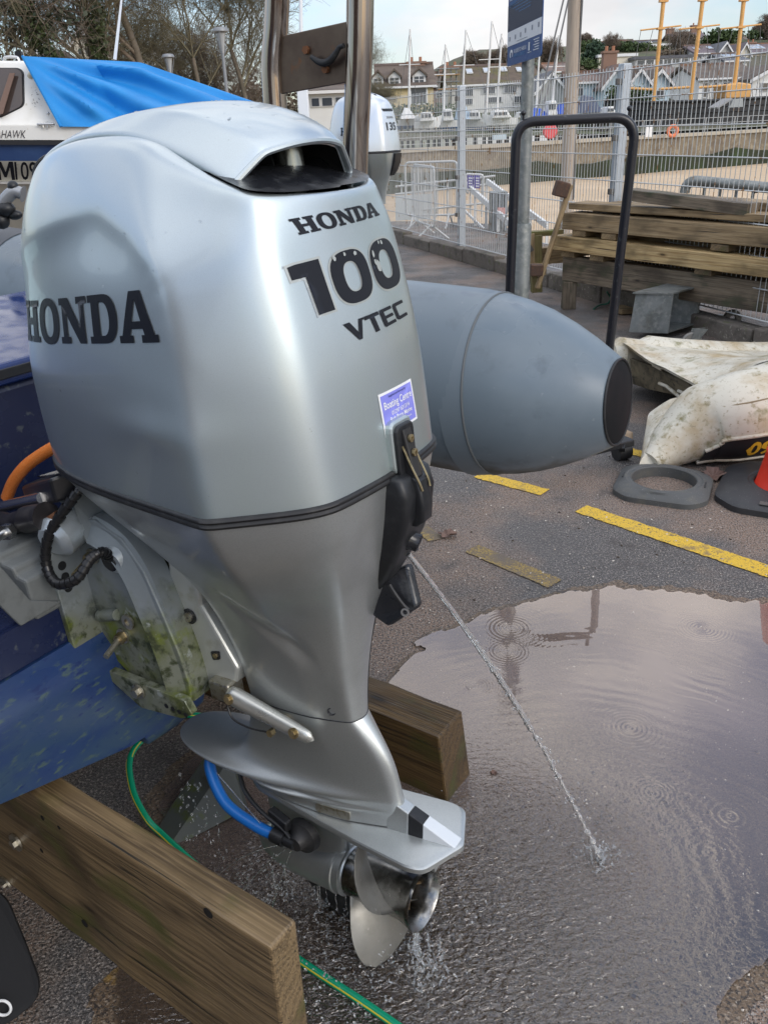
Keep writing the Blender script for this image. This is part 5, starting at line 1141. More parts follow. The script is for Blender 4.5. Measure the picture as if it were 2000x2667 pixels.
# tubular handrail behind the stack
HR = empty('handrail', 'silver tubular handrail behind the right end of the timber stack', 'handrail', loc=gnd(1900, 700))
Yr = 8.6; pth = rounded([Vector((at(1785, 520, Yr).x, Yr, -.2)), at(1785, 468, Yr), at(2060, 495, Yr - .6), at(2300, 500, Yr - 1.0)], .12, 6)
wb(MB().tube(pth[7:], .048, 16), 'rail_tube', galv, HR, smooth=True)
for px in (1834, 1875, 1918, 1962, 2005):
    p = at(px, 490, Yr - (px - 1785) * .0022); wb(MB().tube([Vector((p.x, p.y, 0)), p], .016, 8), 'baluster', galv, HR, smooth=True)
for px, py in ((1878, 479), (1968, 488)):
    p = at(px, py, Yr - (px - 1785) * .0022); wb(MB().tube([p - Vector((.012, 0, 0)), p + Vector((.012, 0, 0))], .051, 16), 'collar', mat('dull_iron', (.12, .115, .11)), HR, smooth=True)
# ------------------------------------------------------------ fence and street furniture
galv_l = mat('fence_galv', (.40, .44, .48), rough=.45, metal=.45, layers=((20, 5, .5, .75, (.33, .36, .39)),))
wire_m = mat('fence_wire', (.56, .57, .56), rough=.45, metal=.5, layers=((9, 4, .60, .66, (.30, .17, .08)),))
FN = empty('mesh_fence', 'tall welded mesh fence on galvanised posts along the harbour edge', 'fence', loc=(1.8, 9.2, .1))
fA = Vector((.52, 13.05, 0)); fd = Vector((1.08, -3.16, 0)).normalized()
def fp(s, z): p = fA + fd * s; return Vector((p.x, p.y, z))
Z0, Z1 = .20, 1.985
sP1, sP2 = 1.82, 5.22
for s in (sP1 - 3.4, sP1, sP2, sP2 + 3.4, sP2 + 6.8):
    p = fp(s, 0) + Vector((.06, .05, 0))
    po = wb(MB().box((p.x, p.y, 1.05), (.085, .085, 1.98), Matrix.Rotation(math.atan2(fd.y, fd.x), 3, 'Z')), 'fence_post', galv_l, FN, bevel=.006)
    for z in (.55, 1.0, 1.45, 1.9):
        q = fp(s, z); wb(MB().box((q.x, q.y, z), (.03, .05, .05), Matrix.Rotation(math.atan2(fd.y, fd.x), 3, 'Z')), 'clamp', mat('dull_iron', (.12, .115, .11)), po, bevel=.004)
zs = np.linspace(Z0, Z1, 9)
for (a, b2) in ((-3.2, sP1), (sP1, sP2), (sP2, sP2 + 3.4), (sP2 + 3.4, sP2 + 6.8)):
    mbw = MB(); s = a + .03
    while s < b2 - .02: mbw.tube([fp(s, Z0), fp(s, Z1 + (.03))], .0032, 4, caps=False); s += .052
    for z in zs:
        for o in (-.005, .005): mbw.tube([fp(a, z) + Vector((-fd.y, fd.x, 0)) * o, fp(b2, z) + Vector((-fd.y, fd.x, 0)) * o], .0048, 5, caps=False)
    tag(wb(mbw, 'wire_panel', wire_m, FN), kind='stuff')
kb = MB(); kc = mat('kerb_concrete', (.15, .13, .11), rough=.85, layers=((5, 6, .5, .68, (.06, .055, .045)), (14, 6, .58, .7, (.11, .12, .06)), (40, 3, .6, .7, (.30, .27, .22))), bump=(20, 6, .5, .02))
KB = empty('kerb', 'mossy concrete kerb of separate blocks under the mesh fence', 'kerb', loc=(1.6, 10, 0))
s = -3.2; i = 0
while s < 11.5:
    L_ = (1.1, .9, 1.25, 1.0)[i % 4]; h = .15 + .02 * (i % 3); c_ = fp(s + L_ / 2, h / 2)
    wb(MB().box((c_.x, c_.y, h / 2 - .01), (L_ - .02, .16, h), Matrix.Rotation(math.atan2(fd.y, fd.x), 3, 'Z')), 'kerb_block', kc, KB, bevel=.015); s += L_; i += 1
# information sign on a galvanised pole
SGN = empty('information_sign', 'tall dark blue harbour information sign on a galvanised pole', 'sign', loc=(at(1362, 735, 5.75).x, 5.75, 0))
px0 = at(1361, 600, 5.75).x
wb(MB().tube([Vector((px0, 5.75, 0)), Vector((px0, 5.75, .98)), Vector((px0, 5.75, 1.005))], [.056, .056, .05], 20), 'pole_sleeve', galv, SGN, smooth=True, sharp=40)
wb(MB().tube([Vector((px0, 5.75, .9)), Vector((px0, 5.75, 3.2))], .038, 18), 'pole', galv, SGN, smooth=True)
# board: corners fixed by its own plane, turned so its right edge is nearer
bl, br = at(1320, 174, 5.95), at(1408, 146, 5.15)
ux = (br - bl); bw = ux.length; ux.normalize(); upv = Vector((.0, 0, 1)); upv = (upv - ux * upv.dot(ux)).normalized(); nv = ux.cross(upv).normalized()
if nv.y > 0: nv = -nv
BH = bw * .66
def sb(x, y, o=0.): return bl + ux * (x * bw) + upv * (y * BH) + nv * o
sgb = mat('sign_navy', (.014, .06, .20), rough=.35); sgd = mat('sign_darknavy', (.010, .018, .055), rough=.35); sgw = mat('sign_white', (.62, .64, .67), rough=.4); sgl = mat('sign_blue', (.03, .16, .36), rough=.4); sgt = mat('sign_teal', (.02, .20, .28), rough=.4)
bd_ = wb(MB().prism(rounded([sb(0, 0), sb(1, 0), sb(1, 1), sb(0, 1)], .02, 4), nv * -.006), 'board', sgb, SGN)
def patch(name, x0, x1, y0, y1, ma, o=.001): return wb(MB().add([sb(x0, y0, o), sb(x1, y0, o), sb(x1, y1, o), sb(x0, y1, o)], [(0, 1, 2, 3)]), name, ma, bd_)
patch('dark_band', .0, 1, .36, .62, sgd); patch('white_band', 0, 1, .205, .355, sgw)
def stext(txt, x0, x1, y0, y1, ma):
    Vt, Ft = text_shape(txt, 1.0); xs = [v.x for v in Vt]; ys = [v.y for v in Vt]
    wb(MB().add([sb(x0 + (x1 - x0) * (v.x - min(xs)) / (max(xs) - min(xs)), y0 + (y1 - y0) * (v.y - min(ys)) / (max(ys) - min(ys)), .0022) for v in Vt], Ft), 'lettering', ma, bd_)
stext('SAUNDERSFOOT HARBOUR', .22, .60, .115, .155, sgw); stext('HARBWR SAUNDERSFOOT', .22, .58, .07, .105, sgl)
lg = [sb(.145 + .05 * math.cos(a), .115 + .048 * math.sin(a) * 1.0, .0022) for a in np.linspace(-.6, math.pi * 1.25, 20)]; lg2 = [sb(.15 + .026 * math.cos(a), .105 + .030 * math.sin(a), .0022) for a in np.linspace(-.6, math.pi * 1.25, 20)]
wb(MB().loft([lg, lg2], caps=False, closed=False), 'emblem', sgw, bd_)
for k in range(5): patch('small_print', .80 + .03 * (k % 2), .95, .075 + .024 * k, .083 + .024 * k, sgw, .002)
patch('emblem', .66, .70, .09, .17, sgw, .002); patch('small_print', .64, .74, .07, .076, sgw, .002)
for x in (.08, .26, .42, .56, .75, .92): patch('partner_mark', x - .018, x + .018, .255 + .02 * (x > .5), .30 + .02 * (x > .5), mat('sign_greymark', (.22, .24, .28)), .002)
patch('small_print', .30, .62, .225, .231, mat('sign_greymark', (.22, .24, .28)), .002)
stext('Harbour bylaws', .16, .62, .93, .965, sgw); patch('title_bar', .18, .60, .895, .915, sgt, .002)
for (cx, cy) in ((.05, .80), (.31, .815), (.60, .845), (.82, .87), (.08, .68), (.34, .70), (.68, .745)):
    patch('bullet', cx - .03, cx - .012, cy - .02, cy + .012, sgw, .002)
    for k in range(2): patch('text_line', cx, cx + .21 - .06 * k, cy - .018 * k, cy + .006 - .018 * k, sgw, .002)
    for k in range(3): patch('text_line', cx + .01, cx + .20 - .03 * k, cy - .046 - .017 * k, cy - .040 - .017 * k, sgl, .002)
for k in range(4): patch('text_line', .05 + .1 * k, .7, .60 - .03 * k, .606 - .03 * k, sgl, .002)
# timber mast beyond the fence with its stays
tanw = mat('mast_wood', (.40, .33, .26), rough=.6, stretch=(1, 1, .05), layers=((40, 4, .45, .7, (.27, .22, .18)),))
MS = empty('timber_mast', 'thick pale timber mast with wire stays rising beyond the mesh fence', 'mast', loc=(at(1478, 480, 12.8).x, 12.8, -.6))
mb_, mt_ = at(1474, 520, 12.8), at(1501, -60, 12.8); ax_ = (mt_ - mb_)
lo_ = mb_ - ax_.normalized() * 1.0
wb(MB().tube([lo_, mt_], [.095, .098], 18), 'spar', tanw, MS, smooth=True)
wb(MB().tube([at(1476, -40, 12.7), at(1398, 290, 12.4), at(1285, 672, 11.6)], .012, 5).tube([at(1488, -40, 12.7), at(1440, 180, 12.5), at(1400, 330, 12.2)], .012, 5).tube([at(1518, -40, 12.7), at(1500, 260, 12.75), at(1492, 520, 12.75)], .014, 5), 'stay', mat('wire_grey', (.17, .165, .16), rough=.5, metal=.5), MS)

# crowd barriers, gangway and signs on the slip beyond the fence
whg = mat('pale_galv', (.58, .59, .58), rough=.5, metal=.3, layers=((15, 4, .5, .7, (.48, .49, .48)),))
def barrier(px0, py0, Y0, px1, py1, Y1, h, label):
    a, b2 = at(px0, py0, Y0), at(px1, py1, Y1); a.z = b2.z = 0; B = empty('crowd_barrier', label, 'barrier', loc=(a + b2) / 2, group='steel crowd barriers on the slip')
    d = (b2 - a).normalized(); m_ = MB()
    fr = rounded([a + Vector((0, 0, .2)), b2 + Vector((0, 0, .2)), b2 + Vector((0, 0, h)), a + Vector((0, 0, h))], .08, 4)
    wb(m_.tube(fr, .019, 8, closed=True), 'frame', whg, B, smooth=True); Ln = (b2 - a).length; n = int(Ln / .11); mm_ = MB()
    for i in range(1, n): p = a + (b2 - a) * (i / n); mm_.tube([p + Vector((0, 0, .2)), p + Vector((0, 0, h))], .008, 5, caps=False)
    tag(wb(mm_, 'bars', whg, B), kind='stuff'); s_ = Vector((-d.y, d.x, 0))
    for t in (.15, .85):
        p = a + (b2 - a) * t; wb(MB().tube([p + s_ * .28, p + Vector((0, 0, .22)), p - s_ * .28], .017, 6), 'foot', whg, B)
barrier(1132, 600, 13.2, 1080, 580, 14.4, 1.05, 'crowd barrier end on behind the first fence post, nearest of the pair')
barrier(1058, 560, 15.3, 1190, 560, 15.0, 1.05, 'crowd barrier standing broadside behind the fence beside the slip')
GW = empty('gangway', 'white gangway with sloping handrails leading down to the beach', 'gangway', loc=(1.9, 15, -.5))
gw_ = mat('gangway_white', (.66, .67, .66), rough=.5)
for k, (a, b2) in enumerate((((1210, 478, 15.6), (1330, 585, 13.6)), ((1268, 472, 16.2), (1425, 588, 14.0)))):
    A_, B_ = at(*a), at(*b2); wb(MB().bar(A_, B_, .05, .09), 'handrail', gw_, GW); wb(MB().bar(A_ - Vector((0, 0, .45)), B_ - Vector((0, 0, .45)), .03, .04), 'mid_rail', gw_, GW); wb(MB().bar(A_ - Vector((0, 0, .95)), B_ - Vector((0, 0, .95)), .05, .14), 'stringer', gw_, GW)
    for t in (0, .25, .5, .75, 1.): p = A_.lerp(B_, t); wb(MB().bar(p, p - Vector((0, 0, .95)), .04, .04), 'upright', gw_, GW)
for i in range(14):
    t = i / 13; A_ = at(1210, 478, 15.6).lerp(at(1330, 585, 13.6), t) - Vector((0, 0, .93)); B_ = at(1268, 472, 16.2).lerp(at(1425, 588, 14.0), t) - Vector((0, 0, .93)); wb(MB().bar(A_, B_, .10, .03), 'tread', galv, GW)
LR = empty('landing_rail', 'pale metal railing with a panelled screen above the slip', 'railing', loc=(at(1100, 540, 17).x, 17, 0))
for py in (462, 482, 530):
    wb(MB().tube([at(1030, py + 24, 17), at(1290, py - 4, 16.4)], .022, 6), 'rail', whg, LR)
for i in range(9): p = at(1045 + i * 30, 470, 17 - i * .07); wb(MB().tube([p, Vector((p.x, p.y, 0))], .02, 6), 'rail_post', whg, LR)
wb(MB().prism([at(1030, 510, 16.9), at(1120, 505, 16.8), at(1120, 570, 16.8), at(1030, 575, 16.9)], (0, .03, 0)), 'screen', mat('screen_pale', (.58, .61, .60), rough=.5), LR)
PS = empty('safety_notice', 'pair of small purple safety notices on a pale frame beside the gangway', 'notice', loc=(at(1235, 500, 15.3).x, 15.3, .3))
pur = mat('notice_purple', (.075, .05, .30), rough=.4)
for x0, x1 in ((1217, 1232), (1235, 1250)):
    q = wb(MB().prism([at(x0, 456, 15.3), at(x1, 458, 15.3), at(x1, 491, 15.3), at(x0, 490, 15.3)], (0, .02, 0)), 'panel', pur, PS)
    for k in range(4): wb(MB().add([at(x0 + 3, 462 + k * 7, 15.28), at(x1 - 3, 462.5 + k * 7, 15.28), at(x1 - 3, 465.5 + k * 7, 15.28), at(x0 + 3, 465 + k * 7, 15.28)], [(0, 1, 2, 3)]), 'text_line', sgw, q)
wb(MB().tube(rounded([at(1213, 500, 15.32), at(1212, 453, 15.32), at(1258, 455, 15.32), at(1258, 520, 15.32)], .05), .02, 6), 'frame', whg, PS)
BN = empty('steel_bin', 'grey ribbed steel bin standing behind the sign pole', 'bin', loc=(at(1295, 585, 14.2).x, 14.2, 0))
bx0, bx1 = at(1278, 590, 14.2).x, at(1318, 590, 14.2).x
wb(MB().box(((bx0 + bx1) / 2, 14.3, .30), (bx1 - bx0, .3, .60)), 'body', galv, BN)
for i in range(5): wb(MB().box((bx0 + (i + .5) * (bx1 - bx0) / 5, 14.135, .30), (.02, .03, .58)), 'rib', galv_l, BN)
wb(MB().add([at(1296, 540, 14.08), at(1316, 541, 14.08), at(1316, 560, 14.08), at(1296, 559, 14.08)], [(0, 1, 2, 3)]), 'notice', mat('notice_pink', (.60, .32, .30)), BN)

# ------------------------------------------------------------ the second motor and the Seahawk
M2C = at(968, 395, 9.2); S2 = .98
M2M = Matrix.Translation(M2C) @ Matrix.Rotation(R(-30), 4, 'Z')
M2 = empty('outboard_motor', 'white and grey outboard motor marked 135 behind the roll bar', 'outboard motor', mw=M2M)
wsilv = mat('pale_motor', (.66, .70, .73), rough=.25, metal=.45, coat=.3)
def e2(p, k=S2): return Vector((p[0] * k, -p[1] * k, (p[2] - .76) * k))
r2 = [row(.768, *SEAM), row(.85, (-.50, 0), (-.485, .08), (-.40, .15), (-.23, .205), (.03, .25), (.11, .26), (.225, .19), (.255, .15), (.268, .05), (.27, 0)),
      row(1.05, (-.47, 0), (-.45, .08), (-.36, .14), (-.21, .19), (.02, .235), (.085, .235), (.195, .18), (.225, .145), (.238, .05), (.24, 0)),
      row(1.2, (-.42, 0), (-.40, .07, 1.21), (-.31, .12, 1.23), (-.18, .165, 1.25), (.0, .19, 1.22), (.06, .18, 1.21), (.15, .155, 1.20), (.19, .13, 1.19), (.21, .05, 1.19), (.212, 0, 1.19)),
      row(1.27, (-.36, 0), (-.34, .05, 1.275), (-.27, .08, 1.29), (-.16, .11, 1.31), (-.02, .13, 1.30), (.04, .13, 1.29), (.10, .12, 1.27), (.14, .10, 1.25), (.165, .04, 1.25), (.168, 0, 1.25)),
      row(1.3, (-.2, 0, 1.29), (-.2, .02, 1.295), (-.18, .03, 1.30), (-.12, .04, 1.32), (-.04, .05, 1.32), (.0, .05, 1.31), (.04, .04, 1.30), (.06, .03, 1.29), (.08, .02, 1.28), (.08, 0, 1.28))]
Ga = surf(r2, 50, 120).reshape(-1, 3); V2a = [e2(p) for p in Ga]; F2a = [tuple(reversed(f)) for f in grid_faces(50, 120, True)] + [tuple(range(49 * 120, 50 * 120))]
mesh('cowling', V2a, F2a, wsilv, M2, smooth=True); bv2 = BVHTree.FromPolygons(V2a, F2a[:-1])
r3 = lower_rows; Gb = surf(r3, 40, 100).reshape(-1, 3); mesh('lower_cover', [e2(p) for p in Gb], [tuple(reversed(f)) for f in grid_faces(40, 100, True)], silver, M2, smooth=True)
sr2 = [e2((p[0] * 1.01, p[1] * 1.01, .756)) for p in sr[0]]; MB().tube(sr2, .009, 6, closed=True).build('cowl_seal', rubber, M2)
def stick2(name, VF, quad, rear, ma):
    Vs, Fs = VF; xs = [v.x for v in Vs]; ys = [v.y for v in Vs]; out = []; tl, tr, bl_, br_ = quad
    for v in Vs:
        s = (v.x - min(xs)) / (max(xs) - min(xs)); t = (v.y - min(ys)) / (max(ys) - min(ys)); a = [(bl_[i] * (1 - s) + br_[i] * s) * (1 - t) + (tl[i] * (1 - s) + tr[i] * s) * t for i in (0, 1)]
        o, d = (e2((.6, a[0], a[1])), Vector((-1, 0, 0))) if rear else (e2((a[0], .6, a[1])), Vector((0, 1, 0)))
        q = on_surface(bv2, o, d, .003); out.append(q if q else o + d * .35)
    mesh(name, out, Fs, ma, M2)
stick2('rear_number', text_shape('135', 1, .2, bold=.03), ((.10, 1.03), (-.09, 1.03), (.10, .955), (-.09, .955)), True, mat('motor_grey', (.05, .055, .06)))
stick2('rear_logo', flat_shape(sp, .3), ((.07, 1.085), (-.06, 1.085), (.07, 1.065), (-.06, 1.065)), True, mat('motor_midgrey', (.2, .21, .22)))
stick2('logo_lettering', flat_shape(sp, .3), ((-.25, 1.0), (.07, 1.0), (-.25, .92), (.07, .92)), False, decal_bk)
stick2('vent_slot', flat_shape([[(0, 0), (1, 0), (1, 1), (0, 1)]], .2), ((.12, 1.155), (-.10, 1.155), (.10, 1.13), (-.09, 1.13)), True, black_pl)
MB().loft([bmring(u, .03 + a, -.13 - a, r_, .1, .01) for u, r_, a in ((.74, .285, 0), (.66, .275, 0), (.58, .24, -.01), (.53, .205, -.02))]).build('service_cover', black_pl, M2, smooth=True, sharp=50)
for o_ in [c for c in bpy.data.objects if c.parent == M2 and c.name.startswith('service_cover')]:
    for v in o_.data.vertices: v.co.z -= .76
MB().tube([e2((0, 0, .30)), e2((0, 0, -.1))], .05, 12).build('leg', silver, M2, smooth=True)
# the boat that motor sits on
B2 = empty('grey_boat', 'grey boat hidden behind the large motor, carrying the motor marked 135', 'boat', mw=Matrix.Translation((M2C.x, M2C.y, 0)) @ Matrix.Rotation(R(-30), 4, 'Z'))
MB().loft([[Vector((x, y, z)) for y, z in ((-w_, 1.35), (-w_ * .95, .95), (0, .55 + u0), (w_ * .95, .95), (w_, 1.35))] for x, w_, u0 in ((-.52, .8, 0), (-2.0, .85, 0), (-3.6, .6, .2), (-4.4, .05, .7))]).build('hull', hyp, B2, bevel=.02)
MB().box((-1.6, 0, .35), (.3, 1.4, .5)).box((-3.0, 0, .35), (.3, 1.2, .6)).build('cradle', grey_wood, B2)

SH = empty('cabin_boat', 'white and navy cabin boat under a bright blue canvas cover', 'boat', loc=(at(100, 500, 7.6).x, 7.6, .5))
gel = mat('white_gelcoat', (.74, .73, .69), rough=.28, layers=((4, 5, .55, .75, (.66, .64, .58)), (30, 5, .66, .74, (.45, .42, .34))))
cream = mat('cream_hull', (.60, .575, .50), rough=.35, layers=((5, 6, .55, .72, (.50, .47, .38)), (18, 6, .63, .72, (.30, .27, .2))))
navy = mat('navy_band', (.028, .06, .16), rough=.3, layers=((5, 5, .5, .7, (.04, .08, .19)),)); windk = mat('tinted_window', (.06, .045, .04), rough=.08, spec=.8)
Ys = 7.5
def sh(px, py, dy=0.): return at(px, py, Ys + dy)
def band(name, pts_top, pts_bot, ma, dy0=0., dy1=0., back=.9, **k):
    """hull strake: front edge polylines top and bottom, taken back across the boat"""
    r_ = [[sh(*p, dy0) for p in pts_top], [sh(*p, dy1) for p in pts_bot]]; bk = [[q + Vector((0, back, 0)) for q in rr] for rr in r_]
    return wb(MB().loft([bk[0], r_[0], r_[1], bk[1]], caps=False, closed=False), name, ma, SH, **k)
X = [-420, -150, 0, 120, 250, 400, 640]
band('gunwale', [(x, 327 + x * .004) for x in X], [(x, 364 + x * .004) for x in X], gel, .0, .0, 1.8)
band('rubbing_strake', [(x, 366 + x * .004) for x in X], [(x, 377 + x * .004) for x in X], mat('strake_black', (.02, .02, .022), rough=.5), -.03, -.03, .2)
band('navy_topside', [(x, 377 + x * .004) for x in X], [(x, 419 + x * .004) for x in X], navy, .0, .03)
band('topside', [(x, 419 + x * .004) for x in X], [(x, 472 + x * .004) for x in X], cream, .03, .16)
band('bottom', [(x, 472 + x * .004) for x in X], [(x, 640 + x * .004) for x in X], cream, .17, .8)
band('chine_rail', [(x, 473 + x * .006) for x in X], [(x, 479 + x * .006) for x in X], gel, .13, .14, .1)
wb(MB().loft([[sh(600, 330), sh(640, 330), sh(640, 330, 1.8), sh(600, 330, 1.8)], [sh(600, 640, .8), sh(620, 640, .8), sh(620, 640, 1.2), sh(600, 640, 1.2)]]), 'stern', cream, SH)
# cabin side with its window
cab = [(-420, 158), (60, 158), (96, 166), (168, 331), (-420, 331)]
cabo = wb(MB().prism([sh(x, y, .12 + (331 - y) * .0012) for x, y in cab], (0, 1.5, 0)), 'cabin', gel, SH, bevel=.02)
wp = rounded([sh(-300, 176, .11 + .178), sh(48, 176, .11 + .178), sh(62, 186, .11 + .166), sh(64, 276, .11 + .06), sh(0, 308, .11 + .02), sh(-300, 300, .11 + .03)], .04, 4)
wn = wb(MB().prism([p + Vector((0, .012, 0)) for p in wp], (0, .02, 0)), 'window_frame', rubber, cabo, bevel=.004); cc_ = sum(wp, Vector()) / len(wp)
wb(MB().prism([cc_ + (p - cc_) * .965 + Vector((0, .002, 0)) for p in wp], (0, .01, 0)), 'pane', windk, cabo)
wb(MB().prism([sh(-10, 300, .10), sh(8, 296, .10), sh(40, 190, .235), sh(26, 190, .235)], (0, .01, 0)), 'curtain', mat('curtain_brown', (.16, .10, .075), rough=.7), cabo)
for px, py, r_, mm in ((81, 197, .028, mat('lamp_cream', (.55, .50, .38), rough=.3)), (126, 296, .014, steel)): wb(MB().ico(sh(px, py, .20 if py < 250 else .12), r_, 2, (1, .7, 1)), 'lamp' if py < 250 else 'fastener', mm, SH, smooth=True)
wb(MB().tube([sh(98, 324, -.02), sh(142, 323, -.02)], .010, 8).tube([sh(112, 324, -.02), sh(114, 332, -.02)], .008, 6).tube([sh(127, 324, -.02), sh(126, 332, -.02)], .008, 6), 'cleat', steel, SH, smooth=True)
wb(MB().tube(spline([sh(10, 160, .4), sh(14, 150, .4), sh(30, 148, .4), sh(46, 150, .4), sh(52, 160, .4)], 5), .012, 7), 'grab_rail', steel, SH, smooth=True)
wb(MB().box(sh(52, 146, .5), (.05, .05, .07)), 'nav_light', black_pl, SH)
# ghost of a lost decal
gm_ = MB()
for i in range(26):
    a = random.random() * 6.28; rr_ = random.uniform(.5, 1); p = sh(93 + 11 * rr_ * math.cos(a), 255 + 27 * rr_ * math.sin(a), .165); gm_.add([p + Vector((random.uniform(-1, 1) * .012, -.003, random.uniform(-1, 1) * .014)) for _ in range(3)], [(0, 1, 2)])
tag(wb(gm_, 'decal_remnant', mat('remnant_grey', (.32, .31, .29), rough=.6), SH), kind='stuff')
# canvas cover
canv = mat('blue_canvas', (.008, .20, .52), rough=.6, layers=((2.2, 4, .45, .7, (.014, .25, .60)), (300, 2, .4, .7, (.007, .18, .48))), bump=(500, 2, .1, .001))
rows_ = []
for t in np.linspace(0, 1, 60):
    # front edge (over the cabin) to stern; profile of ridge and foot
    rx = 60 + t * 612; ry = 146 + 14 * t * 2.0 if t < .5 else 160 + (t - .5) * 2 * 108
    ry = 146 + 16 * min(1, t / .5) + (0 if t < .5 else (t - .5) / .5 * 106)
    fx = 160 + t * 506; fy = 330 + t * 2
    row_ = []
    for s in np.linspace(0, 1, 48):
        px = rx + (fx - rx) * s; py = ry + (fy - ry) * s; dy = .95 * (1 - s) * (.18 + .82 * min(1, t / .3))
        q = sh(px, py, dy - .03)
        ang = math.atan2(s + .25, t * 1.6 + .22); wr = (.065 * math.sin(ang * 19 + .8 * mnoise.noise(Vector((t * 2, s * 2, 2)))) + .03 * mnoise.noise(Vector((t * 4, s * 3, 5)))) * min(1, t * 5) * min(1, s * 6) * min(1, (1 - s) * 5)
        row_.append(q + Vector((0, -wr * 1.3, wr * .5)))
    top_ = row_[0]
    bk = [Vector((p.x, 2 * (top_.y + .0) - p.y + .0, p.z)) for p in reversed(row_[1:])]
    rows_.append(bk + row_)
Vc = [p for r_ in rows_ for p in r_]; cov = wb(MB().add(Vc, grid_faces(60, len(rows_[0]))), 'canvas_cover', canv, SH, smooth=True)
wb(MB().tube([p + Vector((0, -.004, 0)) for p in rows_[0][47:]], .012, 6), 'cover_hem', canv, SH, smooth=True)
for px, py in ((118, 212), (136, 250), (154, 295), (166, 327), (230, 326), (310, 328), (372, 330)):
    wb(MB().ico(sh(px, py, .02 + (331 - py) * .0035), .010, 1), 'press_stud', steel, cov)
def shtext(txt, x0, x1, yt, yb, shear, ma, dy, name='lettering', bold=0.):
    Vt, Ft = text_shape(txt, 1.0, None, shear=shear, bold=bold); xs = [v.x for v in Vt]; ys = [v.y for v in Vt]; h = max(ys) - min(ys)
    wb(MB().add([sh(x0 + (x1 - x0) * (v.x - min(xs)) / (max(xs) - min(xs)), yb + (yt - yb) * (v.y - min(ys)) / h, dy[0] + (dy[1] - dy[0]) * (1 - (v.y - min(ys)) / h)) for v in Vt], Ft), name, ma, SH)
shtext('SEAHAWK', -30, 68, 339, 360, .22, mat('letter_dark', (.05, .045, .05)), (-.006, -.006))
shtext('1096', 38, 122, 421, 469, -.12, decal_bk, (-.01, .085), bold=.012)
wb(MB().add([sh(x, y, -.01 + .095 * (y - 421) / 48) for x, y in ((-8, 421), (4, 421), (16, 448), (24, 421), (35, 421), (41, 469), (32, 469), (27, 436), (19, 462), (13, 462), (1, 436), (5, 469), (-3, 469))], [(0, 1, 10, 11), (0, 11, 12), (1, 2, 9, 10), (2, 8, 9), (2, 3, 7, 8), (3, 4, 6, 7), (4, 5, 6)]), 'lettering', decal_bk, SH)
wb(MB().tube([sh(300, 155, 1.2), sh(324, -60, 1.2)], [.016, .007], 8), 'aerial', white_paint, SH, smooth=True)
wb(MB().box((SH.location.x - 1.2, 8.3, .25), (.3, 1.2, .5)).box((SH.location.x + 1.0, 8.3, .25), (.3, 1.2, .5)), 'cradle', grey_wood, SH)
# pale mast of a boat standing behind the roll bar
PM = empty('pale_mast', 'pale grey boxed mast partly hidden behind the left leg of the roll bar', 'mast', loc=(at(790, 300, 10.5).x, 10.5, 0))
wb(MB().bar(Vector((at(788, 270, 10.5).x, 10.5, 0)), at(788, 232, 10.5), .14, .12), 'box', white_paint, PM, bevel=.01)
wb(MB().tube([at(786, 240, 10.5), at(783, -40, 10.5)], .02, 8), 'spar', white_paint, PM)

# ------------------------------------------------------------ harbour wall, quay, hill
def fastmesh(name, V, F, ma, parent=None):
    me = bpy.data.meshes.new(name); V = np.asarray(V, np.float32); F = np.asarray(F, np.int32)
    me.vertices.add(len(V)); me.vertices.foreach_set('co', V.ravel()); k = F.shape[1]
    me.loops.add(F.size); me.loops.foreach_set('vertex_index', F.ravel()); me.polygons.add(len(F))
    me.polygons.foreach_set('loop_start', np.arange(0, F.size, k, dtype=np.int32)); me.update(); me.validate()
    o = bpy.data.objects.new(name, me); C.objects.link(o); me.materials.append(ma)
    if parent: o.parent = parent
    return o
def quay_y(x): return 44 + (x - 1.0) * .52
QZ = .42
stone_m = mat('harbour_stone', (.20, .165, .115), rough=.85, layers=((.8, 6, .45, .65, (.14, .11, .08)), (4, 6, .5, .7, (.33, .28, .20)), (.5, 5, .55, .7, (.14, .12, .09))), bump=(3, 6, .6, .06))
algae_m = mat('wall_algae', (.026, .034, .014), rough=.8, layers=((1.2, 6, .45, .62, (.015, .02, .009)), (4, 6, .55, .7, (.045, .04, .022)), (.4, 3, .55, .7, (.03, .052, .013))))
QW = empty('harbour_wall', 'long stone harbour wall with dark weed along its foot', 'wall', loc=(10, 48, -1.4))
# courses of blocks, face uneven; the weedy foot is its own course
xs_ = np.linspace(-30, 70, 60)
for nm, z0, z1, mm, o in (('stone_face', -.55, QZ, stone_m, 0.), ('weedy_foot', -1.6, -.55, algae_m, -.06)):
    Vq = []
    for i, x in enumerate(xs_):
        for z in (z0, (z0 + z1) / 2, z1):
            zz = z + (.12 * math.sin(x * .9) + .08 * math.sin(x * 2.3) if (nm == 'stone_face' and z == z0) or (nm == 'weedy_foot' and z == z1) else 0)
            Vq.append((x, quay_y(x) + o + .03 * mnoise.noise(Vector((x, z * 3, 0))), zz))
    wb(MB().add(Vq, [(i * 3 + j, i * 3 + 3 + j, i * 3 + 4 + j, i * 3 + 1 + j) for i in range(len(xs_) - 1) for j in range(2)]), nm, mm, QW)
cop = MB()
x = -30.
kk = 0
while x < 70:
    L_ = 1.6; y = quay_y(x + .8); wb(MB().box((x + .8, y + .35, QZ + .09), (L_ - .05, .9, .18), Matrix.Rotation(math.atan(.52), 3, 'Z')), 'coping_stone', mat('coping', (.40, .36, .29), rough=.8), QW); x += L_ * .887; kk += 1
